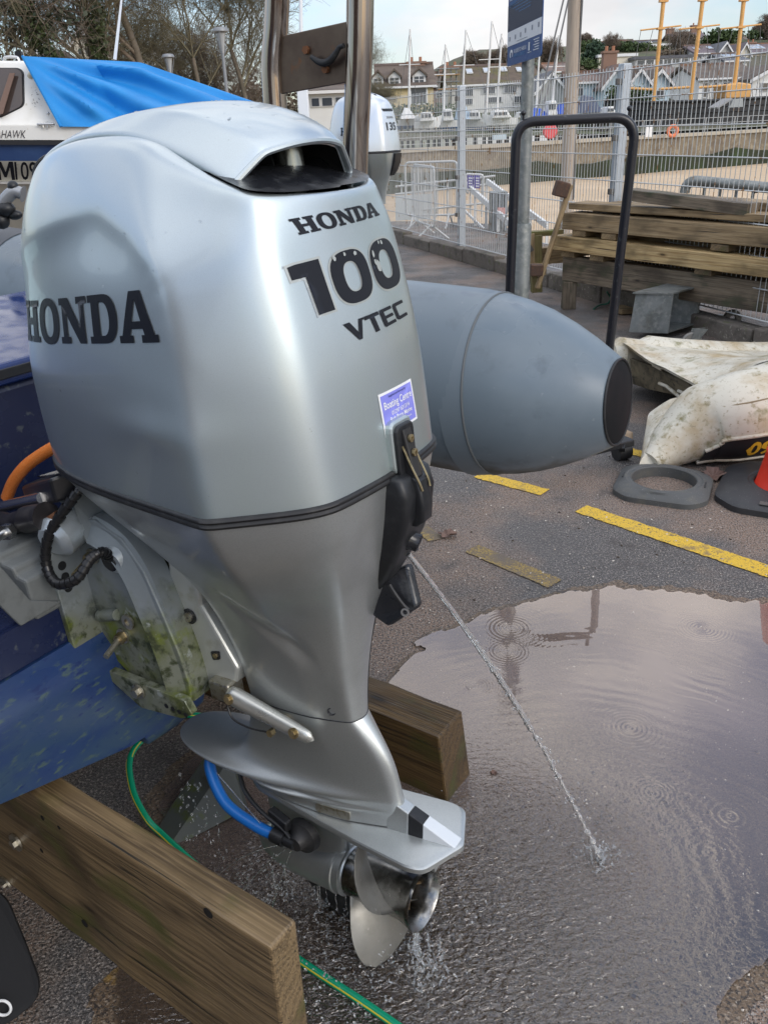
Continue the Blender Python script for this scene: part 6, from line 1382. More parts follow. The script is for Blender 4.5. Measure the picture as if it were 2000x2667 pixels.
# land behind the wall, rising to the hill
def hill(x, y):
    base = QZ + .15; zr = float(np.interp(y, [50, 62, 75, 92, 110, 135, 152, 175, 400], [0, .3, 1.6, 4.0, 6.2, 9.6, 11.8, 12.6, 12.0]))
    k = max(0., min(1., (x + 2) / 22)); k = k * k * (3 - 2 * k); zl = float(np.interp(y, [34, 50, 70, 200], [0, .6, 1.6, 5.]))
    return base + zr * k + zl * (1 - k) + .2 * mnoise.noise(Vector((x * .05, y * .05, 0)))
grassm = mat('hill_grass', (.07, .085, .035), rough=.9, layers=((.12, 6, .45, .6, (.11, .10, .06)), (.5, 6, .5, .65, (.045, .06, .022)), (.03, 4, .5, .6, (.10, .085, .06))))
quaym = mat('quay_concrete', (.30, .28, .25), rough=.8)
nx, ny = 90, 60; Vh_ = []
for i in range(ny):
    for j in range(nx):
        x = -170 + 400 * j / (nx - 1); s = (i / (ny - 1)) ** 1.6; y = quay_y(max(-30, min(70, x))) + .75 + s * 330; Vh_.append((x, y, hill(x, y)))
tag(MB().add(Vh_, grid_faces(ny, nx)).build('hill', grassm, smooth=True), kind='structure')
# railing along the quay
RLm = mat('railing_white', (.36, .37, .37), rough=.5); RL = empty('quay_railing', 'white railing along the top of the harbour wall', 'railing', loc=(10, 49, QZ))
for i in range(48):
    x = -4 + i * 1.1; p = Vector((x, quay_y(x) + .35, QZ)); wb(MB().box(p + Vector((0, 0, .55)), (.05, .05, .8)), 'rail_post', RLm, RL)
for z in (.35, .65, .95): wb(MB().bar(Vector((-4, quay_y(-4) + .35, QZ + z)), Vector((48, quay_y(48) + .35, QZ + z)), .03, .03), 'rail', RLm, RL)
def ring_buoy(px, py, Y, r_, ma, label, cat):
    c_ = at(px, py, Y); b = MB().tube([c_ + Vector((r_ * math.cos(a), 0, r_ * math.sin(a))) for a in np.linspace(0, 6.283, 25)[:-1]], r_ * .36, 8, closed=True); top(b, 'life_ring', ma, label, cat, smooth=True)
ring_buoy(1751, 341, 51.5, .26, mat('ring_orange', (.72, .22, .10), rough=.5), 'orange life ring hanging below the black ship', 'life ring')
c_ = at(1432, 342, 46.3); b = MB().lathe([(0, .12), (.30, .12), (.36, .05), (.36, -.05), (.30, -.12), (0, -.12)], M=Matrix.Translation(c_), n=24, axis='y'); o = top(b, 'life_ring_case', mat('case_red', (.65, .09, .10), rough=.45), 'round red life ring case on the harbour wall railing', 'life ring case', smooth=True, sharp=40)
top(MB().box(at(1688, 342, 50), (.35, .2, .6)), 'equipment_box', white_paint, 'small white box on the railing left of the orange life ring', 'box', bevel=.02)
# quay shed strip with the bluish tarpaulin low on the wall
top(MB().prism([at(1284, 352, 44.2), at(1318, 350, 44.2), at(1318, 362, 44.2), at(1284, 364, 44.2)], (0, .4, 0)), 'quay_locker', mat('pale_blue_box', (.45, .55, .62)), 'pale blue locker on the quay edge beside the sign pole', 'locker')

# ------------------------------------------------------------ buildings
wmats = dict(white=mat('wall_white', (.74, .735, .70), rough=.8, layers=((.4, 5, .5, .7, (.68, .67, .63)),)), cream=mat('wall_cream', (.72, .66, .54), rough=.8), yellow=mat('wall_yellow', (.62, .50, .28), rough=.8), blue=mat('wall_blue', (.50, .62, .68), rough=.8, layers=((.5, 5, .5, .7, (.44, .56, .62)),)),
             grey=mat('wall_grey', (.44, .44, .42), rough=.8), brick=mat('wall_brick', (.20, .13, .10), rough=.85), stone=mat('wall_stone', (.24, .19, .14), rough=.9))
rmats = dict(brown=mat('roof_brown', (.125, .095, .075), rough=.8, layers=((.8, 6, .45, .65, (.085, .065, .052)), (2, 6, .55, .7, (.17, .14, .10)))), moss=mat('roof_moss', (.12, .09, .065), rough=.9, layers=((.5, 6, .42, .6, (.11, .10, .035)), (2, 6, .5, .7, (.075, .055, .045)))),
             slate=mat('roof_slate', (.085, .088, .10), rough=.6, layers=((1, 5, .45, .7, (.12, .12, .135)),)), purple=mat('roof_purple', (.13, .10, .11), rough=.7, layers=((1, 5, .45, .7, (.16, .13, .135)),)), lichen=mat('roof_lichen', (.17, .13, .115), rough=.85, layers=((.7, 6, .45, .62, (.24, .13, .08)), (1.5, 6, .5, .7, (.10, .085, .08)))))
glassm = mat('window_glass', (.05, .06, .075), rough=.1, spec=.8); framem = mat('window_frame', (.70, .70, .69), rough=.5); stackm = mat('chimney_brick', (.24, .15, .11), rough=.9)
def quad_thick(name, P, vec, ma, par): return wb(MB().prism(P, vec), name, ma, par)
def house(label, pl, pr, pb, pe, pr_, Y, style, wall, roof, wins=(), chim=(), sky=(), depth=7., dormers=(), over=.25, cat='house', yaw=0., group=None, name='house'):
    """pl, pr: left/right edge; pb base, pe eaves, pr_ ridge (photo rows) at distance Y"""
    xm = (pl + pr) / 2; x0 = at(pl, pe, Y).x; x1 = at(pr, pe, Y).x; ze = at(xm, pe, Y).z; zr = at(xm, pr_, Y).z; zb = min(at(xm, pb, Y).z, hill((x0 + x1) / 2, Y + depth / 2)) - .6
    H = empty(name, label, cat, loc=((x0 + x1) / 2, Y, zb)); W_ = wmats[wall]; Rm = rmats[roof] if roof else None
    if yaw: pass
    wl = MB()
    if style == 'front':
        wl.prism([(x0, Y, zb), (x0, Y, ze), (x0, Y + depth / 2, zr - .1), (x0, Y + depth, ze), (x0, Y + depth, zb)], (x1 - x0, 0, 0)); wb(wl, 'wall', W_, H)
        zo = ze - (zr - ze) * over / (depth / 2)
        ro = MB().prism([(x0 - over, Y - over, zo), (x0 - over, Y + depth / 2, zr), (x0 - over, Y + depth + over, zo), (x0 - over, Y + depth + over, zo + .18), (x0 - over, Y + depth / 2, zr + .22), (x0 - over, Y - over, zo + .18)], (x1 - x0 + 2 * over, 0, 0)); ro = wb(ro, 'roof', Rm, H)
        wb(MB().bar((x0 - over, Y - over - .05, zo + .08), (x1 + over, Y - over - .05, zo + .08), .10, .14), 'gutter', framem, H)
        wb(MB().bar((x0 - over, Y + depth / 2, zr + .26), (x1 + over, Y + depth / 2, zr + .26), .3, .16), 'ridge_tiles', rmats['lichen'], ro)
        def rp(u, v, o=.24): return Vector((x0 + (x1 - x0) * u, Y + depth / 2 * v, ze + (zr - ze) * v + o))
        for (u, v, w, h) in sky:
            q = [rp(u, v), rp(u + w, v), rp(u + w, v + h), rp(u, v + h)]; f_ = wb(MB().prism(q, (0, -.03, .06)), 'skylight', framem, ro)
            c_ = sum(q, Vector()) / 4; wb(MB().prism([c_ + (p - c_) * .8 + Vector((0, -.035, .07)) for p in q], (0, -.01, .02)), 'pane', mat('skylight_glass', (.40, .45, .50), rough=.08), ro)
        for (u, w, zf, hf) in dormers:
            cx = x0 + (x1 - x0) * u; hw = (x1 - x0) * w / 2; zb2 = ze + (zr - ze) * zf; zt = ze + (zr - ze) * (zf + hf * .6); zp = ze + (zr - ze) * (zf + hf); yb = Y + depth / 2 * zf - .15
            d_ = wb(MB().prism([(cx - hw, yb, zb2), (cx + hw, yb, zb2), (cx + hw, yb, zt), (cx, yb, zp), (cx - hw, yb, zt)], (0, depth * .35, 0)), 'dormer', W_ if wall in ('blue',) else framem, ro)
            for sg in (-1, 1): wb(MB().prism([(cx, yb - .2, zp + .05), (cx + sg * hw * 1.25, yb - .2, zt - .12), (cx + sg * hw * 1.25, yb - .2, zt + .05), (cx, yb - .2, zp + .22)], (0, depth * .33, 0)), 'dormer_roof', Rm, ro)
            wb(MB().box((cx, yb - .02, (zb2 + zt) / 2), (hw * 1.35, .06, (zt - zb2) * .78)), 'pane', glassm, ro)
            wb(MB().box((cx, yb - .06, (zb2 + zt) / 2), (hw * .08, .04, (zt - zb2) * .78)).box((cx, yb - .061, (zb2 + zt) / 2), (hw * 1.4, .04, (zt - zb2) * .06)), 'glazing_bar', framem, ro)
    elif style == 'gable':
        xc = (x0 + x1) / 2; wl.prism([(x0, Y, zb), (x1, Y, zb), (x1, Y, ze), (xc, Y, zr - .1), (x0, Y, ze)], (0, depth, 0)); wb(wl, 'wall', W_, H); ro = None
        for sg, xe in ((-1, x0), (1, x1)):
            dx = (xe - xc); xo = xe + sg * over; zo = ze - (zr - ze) * over / abs(dx)
            r_ = wb(MB().prism([(xc, Y - over, zr), (xo, Y - over, zo), (xo, Y - over, zo + .18), (xc, Y - over, zr + .22)], (0, depth + 2 * over, 0)), 'roof', Rm, H); ro = ro or r_
            wb(MB().prism([(xc, Y - over - .08, zr - .12), (xo, Y - over - .08, zo - .12), (xo, Y - over - .08, zo + .12), (xc, Y - over - .08, zr + .14)], (0, .06, 0)), 'bargeboard', framem, H)
    else:
        wl.box(((x0 + x1) / 2, Y + depth / 2, (zb + ze) / 2), (x1 - x0, depth, ze - zb)); wb(wl, 'wall', W_, H)
        ro = wb(MB().box(((x0 + x1) / 2, Y + depth / 2, ze + .15), (x1 - x0 + .4, depth + .4, .3)), 'roof', Rm or framem, H)
    for wn_ in wins:
        u0, u1, v0, v1 = wn_[:4]; zg = at(xm, pb, Y).z; xa, xb = x0 + (x1 - x0) * u0, x0 + (x1 - x0) * u1; za, zb3 = zg + (ze - zg) * v0, zg + (ze - zg) * v1
        f_ = wb(MB().box(((xa + xb) / 2, Y - .02, (za + zb3) / 2), (xb - xa, .12, zb3 - za)), 'window', framem, H)
        n = max(1, int(round((xb - xa) / 1.0))); pw = (xb - xa) / n
        for k in range(n): wb(MB().box((xa + pw * (k + .5), Y - .085, (za + zb3) / 2), (pw * .82, .03, (zb3 - za) * .84)), 'pane', glassm, f_)
    for (u, w, pt) in chim:
        cx = x0 + (x1 - x0) * u; zt = at(xm, pt, Y).z; c2 = wb(MB().box((cx, Y + depth / 2, (zr + zt) / 2 - .4), (w, .7, zt - zr + .8)).box((cx, Y + depth / 2, zt + .05), (w * 1.15, .85, .15)), 'chimney', stackm, ro if ro else H)
        for k in range(2): wb(MB().tube([(cx - w * .25 + k * w * .5, Y + depth / 2, zt), (cx - w * .25 + k * w * .5, Y + depth / 2, zt + .45)], .12, 8), 'chimney_pot', mat('pot_terracotta', (.36, .17, .10), rough=.8), H)
    return H
house('low white pavilion with zigzag window heads, seen under the roll bar plate', 800, 908, 292, 243, 228, 46, 'front', 'white', 'brown', wins=((.08, .30, .3, .8), (.33, .62, .3, .8), (.66, .92, .3, .8)), depth=5)
house('yellow house with brown tiled roof, white dormers and a brick chimney', 985, 1128, 275, 226, 168, 72, 'front', 'yellow', 'brown', wins=((.57, .90, .02, .98),), chim=((.74, 1.4, 158),), dormers=((.30, .22, .10, .62), (.75, .24, .12, .62), (.0, .2, .1, .6)))
house('small dim house squeezed between the yellow house and the scaffolding', 1122, 1180, 268, 225, 190, 90, 'front', 'brick', 'brown', wins=((.2, .5, .3, .7),), chim=((.7, 1.0, 182),))
WHH = house('long white terrace with a mossy brown roof and skylights', 1172, 1402, 270, 220, 170, 76, 'front', 'white', 'moss', wins=((.13, .27, .42, .96), (.36, .52, .52, .90), (.60, .76, .52, .90), (.84, .95, .5, .9), (.14, .26, .0, .34), (.42, .60, .06, .36), (.72, .84, .0, .36)), sky=((.22, .50, .07, .28), (.42, .52, .07, .28), (.62, .56, .07, .26), (.80, .5, .06, .26)), chim=((.06, 1.3, 164),), depth=8)
house('grey weatherboarded gable cottage behind the stays', 1398, 1472, 280, 235, 192, 70, 'gable', 'grey', 'slate', wins=((.2, .35, .2, .5),))
house('small white dormered cottage above the grey gable', 1430, 1490, 212, 188, 165, 96, 'front', 'white', 'lichen', wins=((.1, .3, .3, .8), (.6, .85, .3, .8)))
house('pale blue terrace cottage with an orange lichen ridge', 1492, 1600, 258, 216, 190, 68, 'front', 'blue', 'lichen', wins=((.55, .66, .2, .75), (.76, .90, .2, .75), (.1, .25, .2, .75)), depth=6)
house('pale blue gabled house end with a tall chimney, beside the second fence post', 1572, 1640, 262, 222, 175, 66, 'gable', 'blue', 'lichen', chim=((.62, 1.0, 128),), wins=((.4, .62, .2, .6),))
house('pale blue gable behind the first ochre mast', 1640, 1690, 262, 215, 182, 68, 'gable', 'blue', 'brown', wins=((.2, .75, .15, .6),)); house('second pale blue gable right of the first ochre mast', 1690, 1745, 262, 216, 184, 69, 'gable', 'blue', 'brown', wins=((.2, .75, .15, .6),))
house('stone barn roof behind the blue gables', 1600, 1770, 225, 205, 176, 84, 'front', 'stone', 'lichen')
house('cream cube end of the modern hillside building', 1560, 1655, 200, 148, 146, 110, 'flat', 'cream', None, wins=((.4, .48, .1, .25),), depth=10)
house('long modern flat roofed building with a dark glazed band', 1652, 1825, 205, 152, 150, 108, 'flat', 'grey', 'slate', wins=((.03, .97, .72, .98), (.06, .34, .1, .52), (.38, .62, .1, .52), (.66, .95, .1, .52)), depth=9)
house('long white bungalow with a grey roof on the skyline', 1500, 1640, 150, 128, 108, 150, 'front', 'white', 'slate', depth=8); house('white wing of the skyline bungalow with a low ridge', 1592, 1660, 146, 120, 103, 158, 'front', 'cream', 'brown', depth=8)
house('dark slate roofed house on the skyline with small skylights', 1636, 1745, 142, 128, 104, 154, 'front', 'stone', 'slate', sky=((.2, .3, .06, .3), (.4, .3, .06, .3), (.6, .3, .06, .3)), depth=8); house('small pale gable beside the slate roofed skyline house', 1678, 1702, 140, 120, 108, 150, 'gable', 'blue', 'slate', depth=8)
house('cream cube house below the slate roofs', 1693, 1745, 150, 120, 118, 135, 'flat', 'cream', None, wins=((.55, .7, .25, .75),), depth=7)
house('large old stone house with chimneys among the skyline trees', 1758, 1842, 140, 105, 82, 150, 'front', 'stone', 'purple', chim=((.05, 1.2, 68), (.85, 1.5, 62)), depth=8)
house('white house with a purple slate roof, dormer windows and grey gable', 1812, 1872, 178, 140, 116, 112, 'front', 'white', 'purple', wins=((.15, .3, .3, .75), (.6, .75, .35, .8)), sky=((.1, .3, .2, .3), (.72, .35, .2, .3)), depth=8)
house('pale grey gable end joined to the purple roofed house', 1866, 1908, 176, 142, 112, 111, 'gable', 'grey', 'slate', depth=8)
SP_ = house('cream gabled house with solar panels on its roof at the right edge', 1935, 2060, 160, 138, 112, 118, 'front', 'cream', 'purple', wins=((.7, .8, .2, .7),), sky=tuple((.06 + .10 * k, .3 + .3 * j, .085, .26) for k in range(5) for j in range(2)), chim=((.42, 1.2, 104),), depth=9)
house('cream gable standing left of the solar roof', 1925, 1952, 162, 140, 114, 117, 'gable', 'cream', 'purple', depth=9)
house('low slate roofed house with small solar panels above the brown roof', 1888, 1945, 168, 160, 138, 104, 'front', 'white', 'slate', sky=tuple((.15 + .2 * k, .3, .16, .4) for k in range(4)), depth=8)
house('distant pale house high on the skyline between the green trees', 1890, 1960, 112, 104, 92, 165, 'front', 'cream', 'brown', depth=8)
house('white harbour building with a broad brown roof behind the ship', 1822, 1975, 258, 205, 166, 74, 'front', 'white', 'brown', wins=((.08, .16, .1, .9), (.25, .32, .1, .9), (.4, .52, .4, .85), (.6, .72, .5, .85)), depth=9)
house('white gable at the right edge with a small window', 1958, 2080, 262, 205, 172, 71, 'gable', 'white', 'brown', wins=((.2, .36, .45, .85),), depth=9)
house('cream gabled house half hidden among the bare trees', 192, 240, 150, 110, 75, 62, 'gable', 'cream', 'brown', wins=((.2, .4, .2, .5), (.6, .8, .2, .5))); house('pale gable glimpsed low between the left trees', 68, 108, 160, 142, 122, 60, 'gable', 'cream', 'brown')
house('white house fragment behind the branches of the tall bare tree', 330, 420, 190, 150, 120, 70, 'gable', 'white', 'brown')
# scaffolding at the gable of the terrace
SF = empty('scaffolding', 'pole scaffolding around the gable of the white terrace', 'scaffolding', loc=(at(1165, 250, 75).x, 74.6, QZ))
for px in (1142, 1158, 1174, 1188):
    p = at(px, 160 if px == 1160 else 178, 74.6); wb(MB().tube([Vector((p.x, p.y, QZ)), p], .06, 6), 'standard', galv, SF)
for py in (180, 196, 214, 232, 250): wb(MB().tube([at(1136, py, 74.5), at(1196, py - 2, 74.5)], .055, 6), 'ledger', galv, SF)
wb(MB().bar(at(1136, 197, 74.7), at(1196, 194, 74.7), .8, .08), 'board', mat('scaffold_board', (.33, .20, .10), rough=.8), SF); wb(MB().bar(at(1140, 233, 74.7), at(1196, 231, 74.7), .8, .08), 'board', mat('scaffold_board', (.33, .20, .10)), SF)

# ------------------------------------------------------------ black ship with ochre masts
shipm = mat('ship_black', (.014, .015, .017), rough=.5, layers=((1.5, 5, .5, .7, (.026, .027, .03)),)); ochre = mat('spar_ochre', (.62, .34, .11), rough=.5, layers=((2, 4, .5, .7, (.55, .29, .09)),))
Yh = 61.; SHP = empty('black_ship', 'black hulled sailing ship with three ochre masts moored at the quay', 'ship', loc=(at(1800, 330, Yh).x, Yh, -.5))
xL, xR = at(1605, 275, Yh).x, at(2500, 240, Yh).x; zt_ = at(1640, 272, Yh).z; zb_ = -1.0
rg = []
for t, w_, dz in ((0, .25, .35), (.04, 1.2, .15), (.12, 2.3, .0), (.3, 2.9, -.1), (.6, 3.0, -.1), (.85, 2.6, .0), (1, 1.6, .2)):
    x = xL + (xR - xL) * t; yy = Yh + 3.2 + (x - xL) * .12; rg.append([(x, yy - w_, zt_ + dz + .35 * t), (x, yy - w_ * 1.02, (zt_ + zb_) / 2), (x, yy - w_ * .5, zb_), (x, yy + w_ * .5, zb_), (x, yy + w_, (zt_ + zb_) / 2), (x, yy + w_, zt_ + dz + .35 * t)])
wb(MB().loft(rg), 'hull', shipm, SHP)
for k in range(7):
    z = zb_ + 1.0 + k * (zt_ - zb_ - 1.0) / 7; pts = [(r_[0][0], r_[0][1] + (0 if z > 1 else .0) - .05, z) for r_ in rg]; wb(MB().tube(pts, .035, 5), 'strake', shipm, SHP)
pts = [(r_[0][0], r_[0][1] - .04, r_[0][2] + .04) for r_ in rg]; wb(MB().tube(pts, .10, 6), 'rail_cap', shipm, SHP)
for px0, px1, ptop in ((1700, 1727, 2), (1795, 1829, 0), (1908, 1936, 0)):
    p1 = at(px1, ptop, Yh + 2); p0 = Vector((at(px0, 262, Yh + 2).x, Yh + 2, .5)); p0 = Vector((p1.x - .15, p1.y, .5)) if abs(p0.x - p1.x) > 2.0 else p0
    ms_ = wb(MB().tube([p0, p0.lerp(p1, .8), p1], [.145, .13, .14], 12), 'mast', ochre, SHP, smooth=True); dn = (p1 - p0).normalized()
    cx = p0.lerp(p1, .80); wb(MB().tube([cx + Vector((-1.35, 0, -.05)), cx + Vector((1.35, 0, .12))], .05, 7), 'crosstree', ochre, ms_); wb(MB().box(cx, (.5, .4, .12)).box(p1, (.55, .4, .16)), 'masthead', ochre, ms_)
    for sg in (-1, 1):
        wb(MB().tube([cx + Vector((sg * 1.3, 0, 0)), p0 + Vector((sg * 1.9, 0, 1.2))], .018, 4), 'shroud', mat('wire_grey', (.17, .165, .16)), ms_); wb(MB().tube([cx + Vector((sg * .5, 0, 0)), p0 + Vector((sg * 1.5, 0, 1.2))], .018, 4), 'shroud', mat('wire_grey', (.17, .165, .16)), ms_)
for a, b2 in (((1618, 229), (1700, 233)), ((1716, 232), (1796, 227)), ((1818, 228), (1900, 222))): wb(MB().tube([at(*a, Yh + 2), at(*b2, Yh + 2)], .08, 8), 'boom', ochre, SHP, smooth=True)
wb(MB().prism([at(1888, 258, Yh + 1.5), at(1888, 220, Yh + 1.5), at(1925, 214, Yh + 1.5), at(1956, 218, Yh + 1.5), at(1956, 256, Yh + 1.5)], (0, 2.2, 0)), 'wheelhouse', ochre, SHP, bevel=.1)
wb(MB().bar(at(1855, 282, Yh - 1), at(1893, 258, Yh - .6), .9, .10), 'gangplank', mat('gang_grey', (.25, .25, .25)), SHP); wb(MB().prism([at(1898, 280, Yh - 1), at(1934, 278, Yh - 1), at(1934, 256, Yh - 1), at(1910, 258, Yh - 1)], (0, .3, 0)), 'boarding_gate', mat('gate_grey', (.34, .36, .36)), SHP)

# ------------------------------------------------------------ boats laid up on the quay
bw_ = mat('boat_white', (.76, .76, .74), rough=.3); afb = mat('antifoul_blue', (.02, .12, .36), rough=.6); afn = mat('antifoul_navy', (.02, .035, .12), rough=.6); propm = mat('prop_dark', (.05, .045, .04), rough=.9); tarp = mat('tarp_blue', (.01, .07, .42), rough=.6); tarp2 = mat('tarp_grey', (.06, .075, .12), rough=.6); palec = mat('cover_pale', (.45, .56, .66), rough=.6)
alu = mat('alloy_mast', (.68, .68, .67), rough=.4, metal=.3)
def laidup(label, pl, pr, pg, pk, Y, af, cab=None, cov=None, mast=(), bow=1):
    """pl/pr ends, pg gunwale row, pk keel row"""
    xm = (pl + pr) / 2; x0, x1 = at(pl, pg, Y).x, at(pr, pg, Y).x; zg = at(xm, pg, Y).z; zk = at(xm, pk, Y).z; B = empty('laid_up_boat', label, 'boat', loc=((x0 + x1) / 2, Y, QZ + .1), group='boats laid up on the far quay')
    L_ = x1 - x0; up_, lo = [], []
    for t in np.linspace(0, 1, 9):
        tt = t if bow > 0 else 1 - t; w_ = min(1.25, L_ * .17) * (math.sqrt(max(.004, 1 - tt ** 3.2))) * (.82 + .18 * min(1, tt * 4)); x = x0 + L_ * t; rise = .30 * tt ** 2; wl = zk + (zg - zk) * .42; kz = zk + (zg - zk) * (.05 + .7 * tt ** 5)
        xs2 = x - (.25 * L_ * .3 if tt > .95 else 0) * bow
        up_.append([(x, Y - w_, zg + rise), (x * .5 + xs2 * .5, Y - w_ * .86, max(wl, kz)), (xs2, Y + w_ * .86, max(wl, kz)), (x, Y + w_, zg + rise)]); lo.append([(x * .5 + xs2 * .5, Y - w_ * .86, max(wl, kz)), (xs2, Y - .06, kz), (xs2, Y + .06, kz), (xs2, Y + w_ * .86, max(wl, kz))])
    wb(MB().loft(up_), 'hull', bw_, B); wb(MB().loft(lo), 'bottom', af, B)
    if cab:
        a, b2, ph = cab; ca, cb2 = x0 + L_ * a, x0 + L_ * b2; zc = at(xm, ph, Y).z
        c_ = wb(MB().prism([(ca, Y - .8, zg), (cb2, Y - .8, zg), (cb2 - .25 * (cb2 - ca), Y - .8, zc), (ca + .1, Y - .8, zc)], (0, 1.6, 0)), 'cabin', bw_, B, bevel=.05)
        n = 3
        for k in range(n): wb(MB().box((ca + (cb2 - ca) * (.16 + .24 * k), Y - .82, zg + (zc - zg) * .58), ((cb2 - ca) * .17, .04, (zc - zg) * .36)), 'window', glassm, c_)
    if cov:
        a, b2, ph, mm = cov; ca, cb2 = x0 + L_ * a, x0 + L_ * b2; zc = at(xm, ph, Y).z
        wb(MB().loft([[(x, Y - .95, zg + .05), (x, Y - .5 * q, zg + (zc - zg) * q), (x, Y, zg + (zc - zg) * q * 1.08), (x, Y + .5 * q, zg + (zc - zg) * q), (x, Y + .95, zg + .05)] for x, q in ((ca, .25), (ca + (cb2 - ca) * .3, 1), (ca + (cb2 - ca) * .65, .9), (cb2, .3))]), 'canvas', mm, B)
    for (mx, mt, ml) in mast:
        p1 = at(mx, mt, Y); wb(MB().tube([Vector((p1.x - ml, Y, zg)), p1], [.075, .05], 8), 'mast', alu, B); wb(MB().tube([p1, Vector((x0 + .1, Y, zg + .2))], .012, 4).tube([p1, Vector((x1 - .1, Y, zg + .2))], .012, 4), 'stay', mat('wire_grey', (.17, .165, .16)), B)
        c2 = Vector((p1.x - ml, Y, zg)).lerp(p1, .62); wb(MB().bar(c2 - Vector((.6, 0, 0)), c2 + Vector((.6, 0, 0)), .04, .04), 'spreader', alu, B)
    for t in (.25, .5, .72):
        for q_ in (-1, 1): wb(MB().bar((x0 + L_ * t, Y + q_ * .5, QZ), (x0 + L_ * t, Y + q_ * .3, zk + .2), .12, .12), 'prop', propm, B)
LU = [('white sailing boat with a pale hood at the left end of the far quay', 1030, 1092, 312, 338, 54, afb, None, (.2, .8, 282, mat('cover_white', (.70, .70, .68))), ((1068, 76, .2),), 1),
      ('white motor cruiser with a pale green windscreen behind the fence', 1078, 1150, 316, 345, 53, bw_, (.2, .72, 292), None, (), 1),
      ('white fishing boat with a small wheelhouse left of the first fence post', 1122, 1205, 315, 343, 54, afb, (.35, .68, 284), None, ((1160, 116, .15),), -1),
      ('white and blue boat with a pale blue peaked cover behind the first fence post', 1185, 1290, 312, 344, 55, afb, (.30, .62, 288), (.0, .34, 262, palec), ((1213, 78, .25),), -1),
      ('white yacht with a long low cabin right of the first fence post', 1255, 1345, 308, 338, 53, bw_, (.25, .8, 288), None, ((1281, 55, .3), (1306, 88, .2)), -1),
      ('white yacht with a royal blue sail cover behind the sign pole', 1335, 1425, 306, 330, 56, bw_, (.1, .45, 290), (.45, .98, 283, tarp), ((1404, 145, .1),), 1),
      ('white and navy cabin boat under bright blue canvas', 1418, 1486, 300, 322, 56, afn, (.02, .4, 262), (.40, 1.0, 270, tarp), ((1455, 92, .25),), -1),
      ('cream boat under a dark grey domed cover beside the timber mast', 1494, 1568, 296, 320, 57, afn, None, (.0, .9, 250, tarp2), (), 1),
      ('small white boat tucked behind the second fence post', 1548, 1604, 300, 320, 55, bw_, (.4, .8, 278), None, (), 1)]
for a in LU: laidup(*a)

# ------------------------------------------------------------ trees
bark = mat('winter_bark', (.15, .125, .095), rough=.9, layers=((1.2, 4, .45, .65, (.075, .066, .045)),)); twig = mat('winter_twigs', (.19, .148, .112), rough=.9); twig2 = mat('winter_twigs_olive', (.17, .15, .095), rough=.9)
def seg_mesh(name, S, ma, parent, n=4):
    S = np.array(S, float); a, b, ra, rb = S[:, 0:3], S[:, 3:6], S[:, 6], S[:, 7]; d = b - a; d /= np.linalg.norm(d, axis=1)[:, None] + 1e-9
    x = np.cross(d, np.array([.31, .2, .93])); x /= np.linalg.norm(x, axis=1)[:, None] + 1e-9; y = np.cross(d, x); N = len(S); V = np.zeros((N, 2 * n, 3))
    for j in range(n):
        c_, s_ = math.cos(2 * math.pi * j / n), math.sin(2 * math.pi * j / n); o = x * c_ + y * s_; V[:, j] = a + o * ra[:, None]; V[:, n + j] = b + o * rb[:, None]
    base = (np.arange(N) * 2 * n)[:, None, None]; F = np.array([[j, (j + 1) % n, n + (j + 1) % n, n + j] for j in range(n)])[None] + base
    return fastmesh(name, V.reshape(-1, 3), F.reshape(-1, 4), ma, parent)
def bare_tree(h, spread=.5, depth=5, seed=0, up=.55, kids=(3, 4), lean=(0, 0)):
    rr = random.Random(seed); T, Cr = [], []
    def grow_(p, d, L_, r_, k):
        n = 3; q = p; dd = d
        for i in range(n):
            dd = (dd + Vector((rr.uniform(-1, 1), rr.uniform(-1, 1), rr.uniform(-.3, .6) * up)) * .18).normalized(); nx_ = q + dd * L_ / n; r2_ = r_ * (1 - .22 * (i + 1) / n * 1.2); r1_ = r_ * (1 - .22 * i / n * 1.2)
            (T if k == 0 else Cr).append((*q, *nx_, r1_, r2_)); q = nx_
            if k < depth and (k > 0 or i > 0):
                for _ in range(rr.randint(1, 2) if k else rr.randint(1, 3)): child(q if i == n - 1 else q - dd * L_ / n * rr.random() * .5, dd, L_, r2_, k)
        if k < depth:
            for _ in range(rr.randint(*kids) - 1): child(q, dd, L_, r_ * .74, k)
    def child(p, d, L_, r_, k):
        a = rr.random() * 6.283; s = d.orthogonal().normalized(); s = Matrix.Rotation(a, 3, d) @ s; nd = (d * (1 - spread * rr.uniform(.7, 1.2)) + s * spread * rr.uniform(.8, 1.3) + Vector((0, 0, .12 * up))).normalized()
        grow_(p, nd, L_ * rr.uniform(.52, .78), max(.0052, r_ * rr.uniform(.45, .66)), k + 1)
    grow_(Vector((0, 0, 0)), Vector((lean[0], lean[1], 1)).normalized(), h * .36, h * .0125, 0); return T, Cr
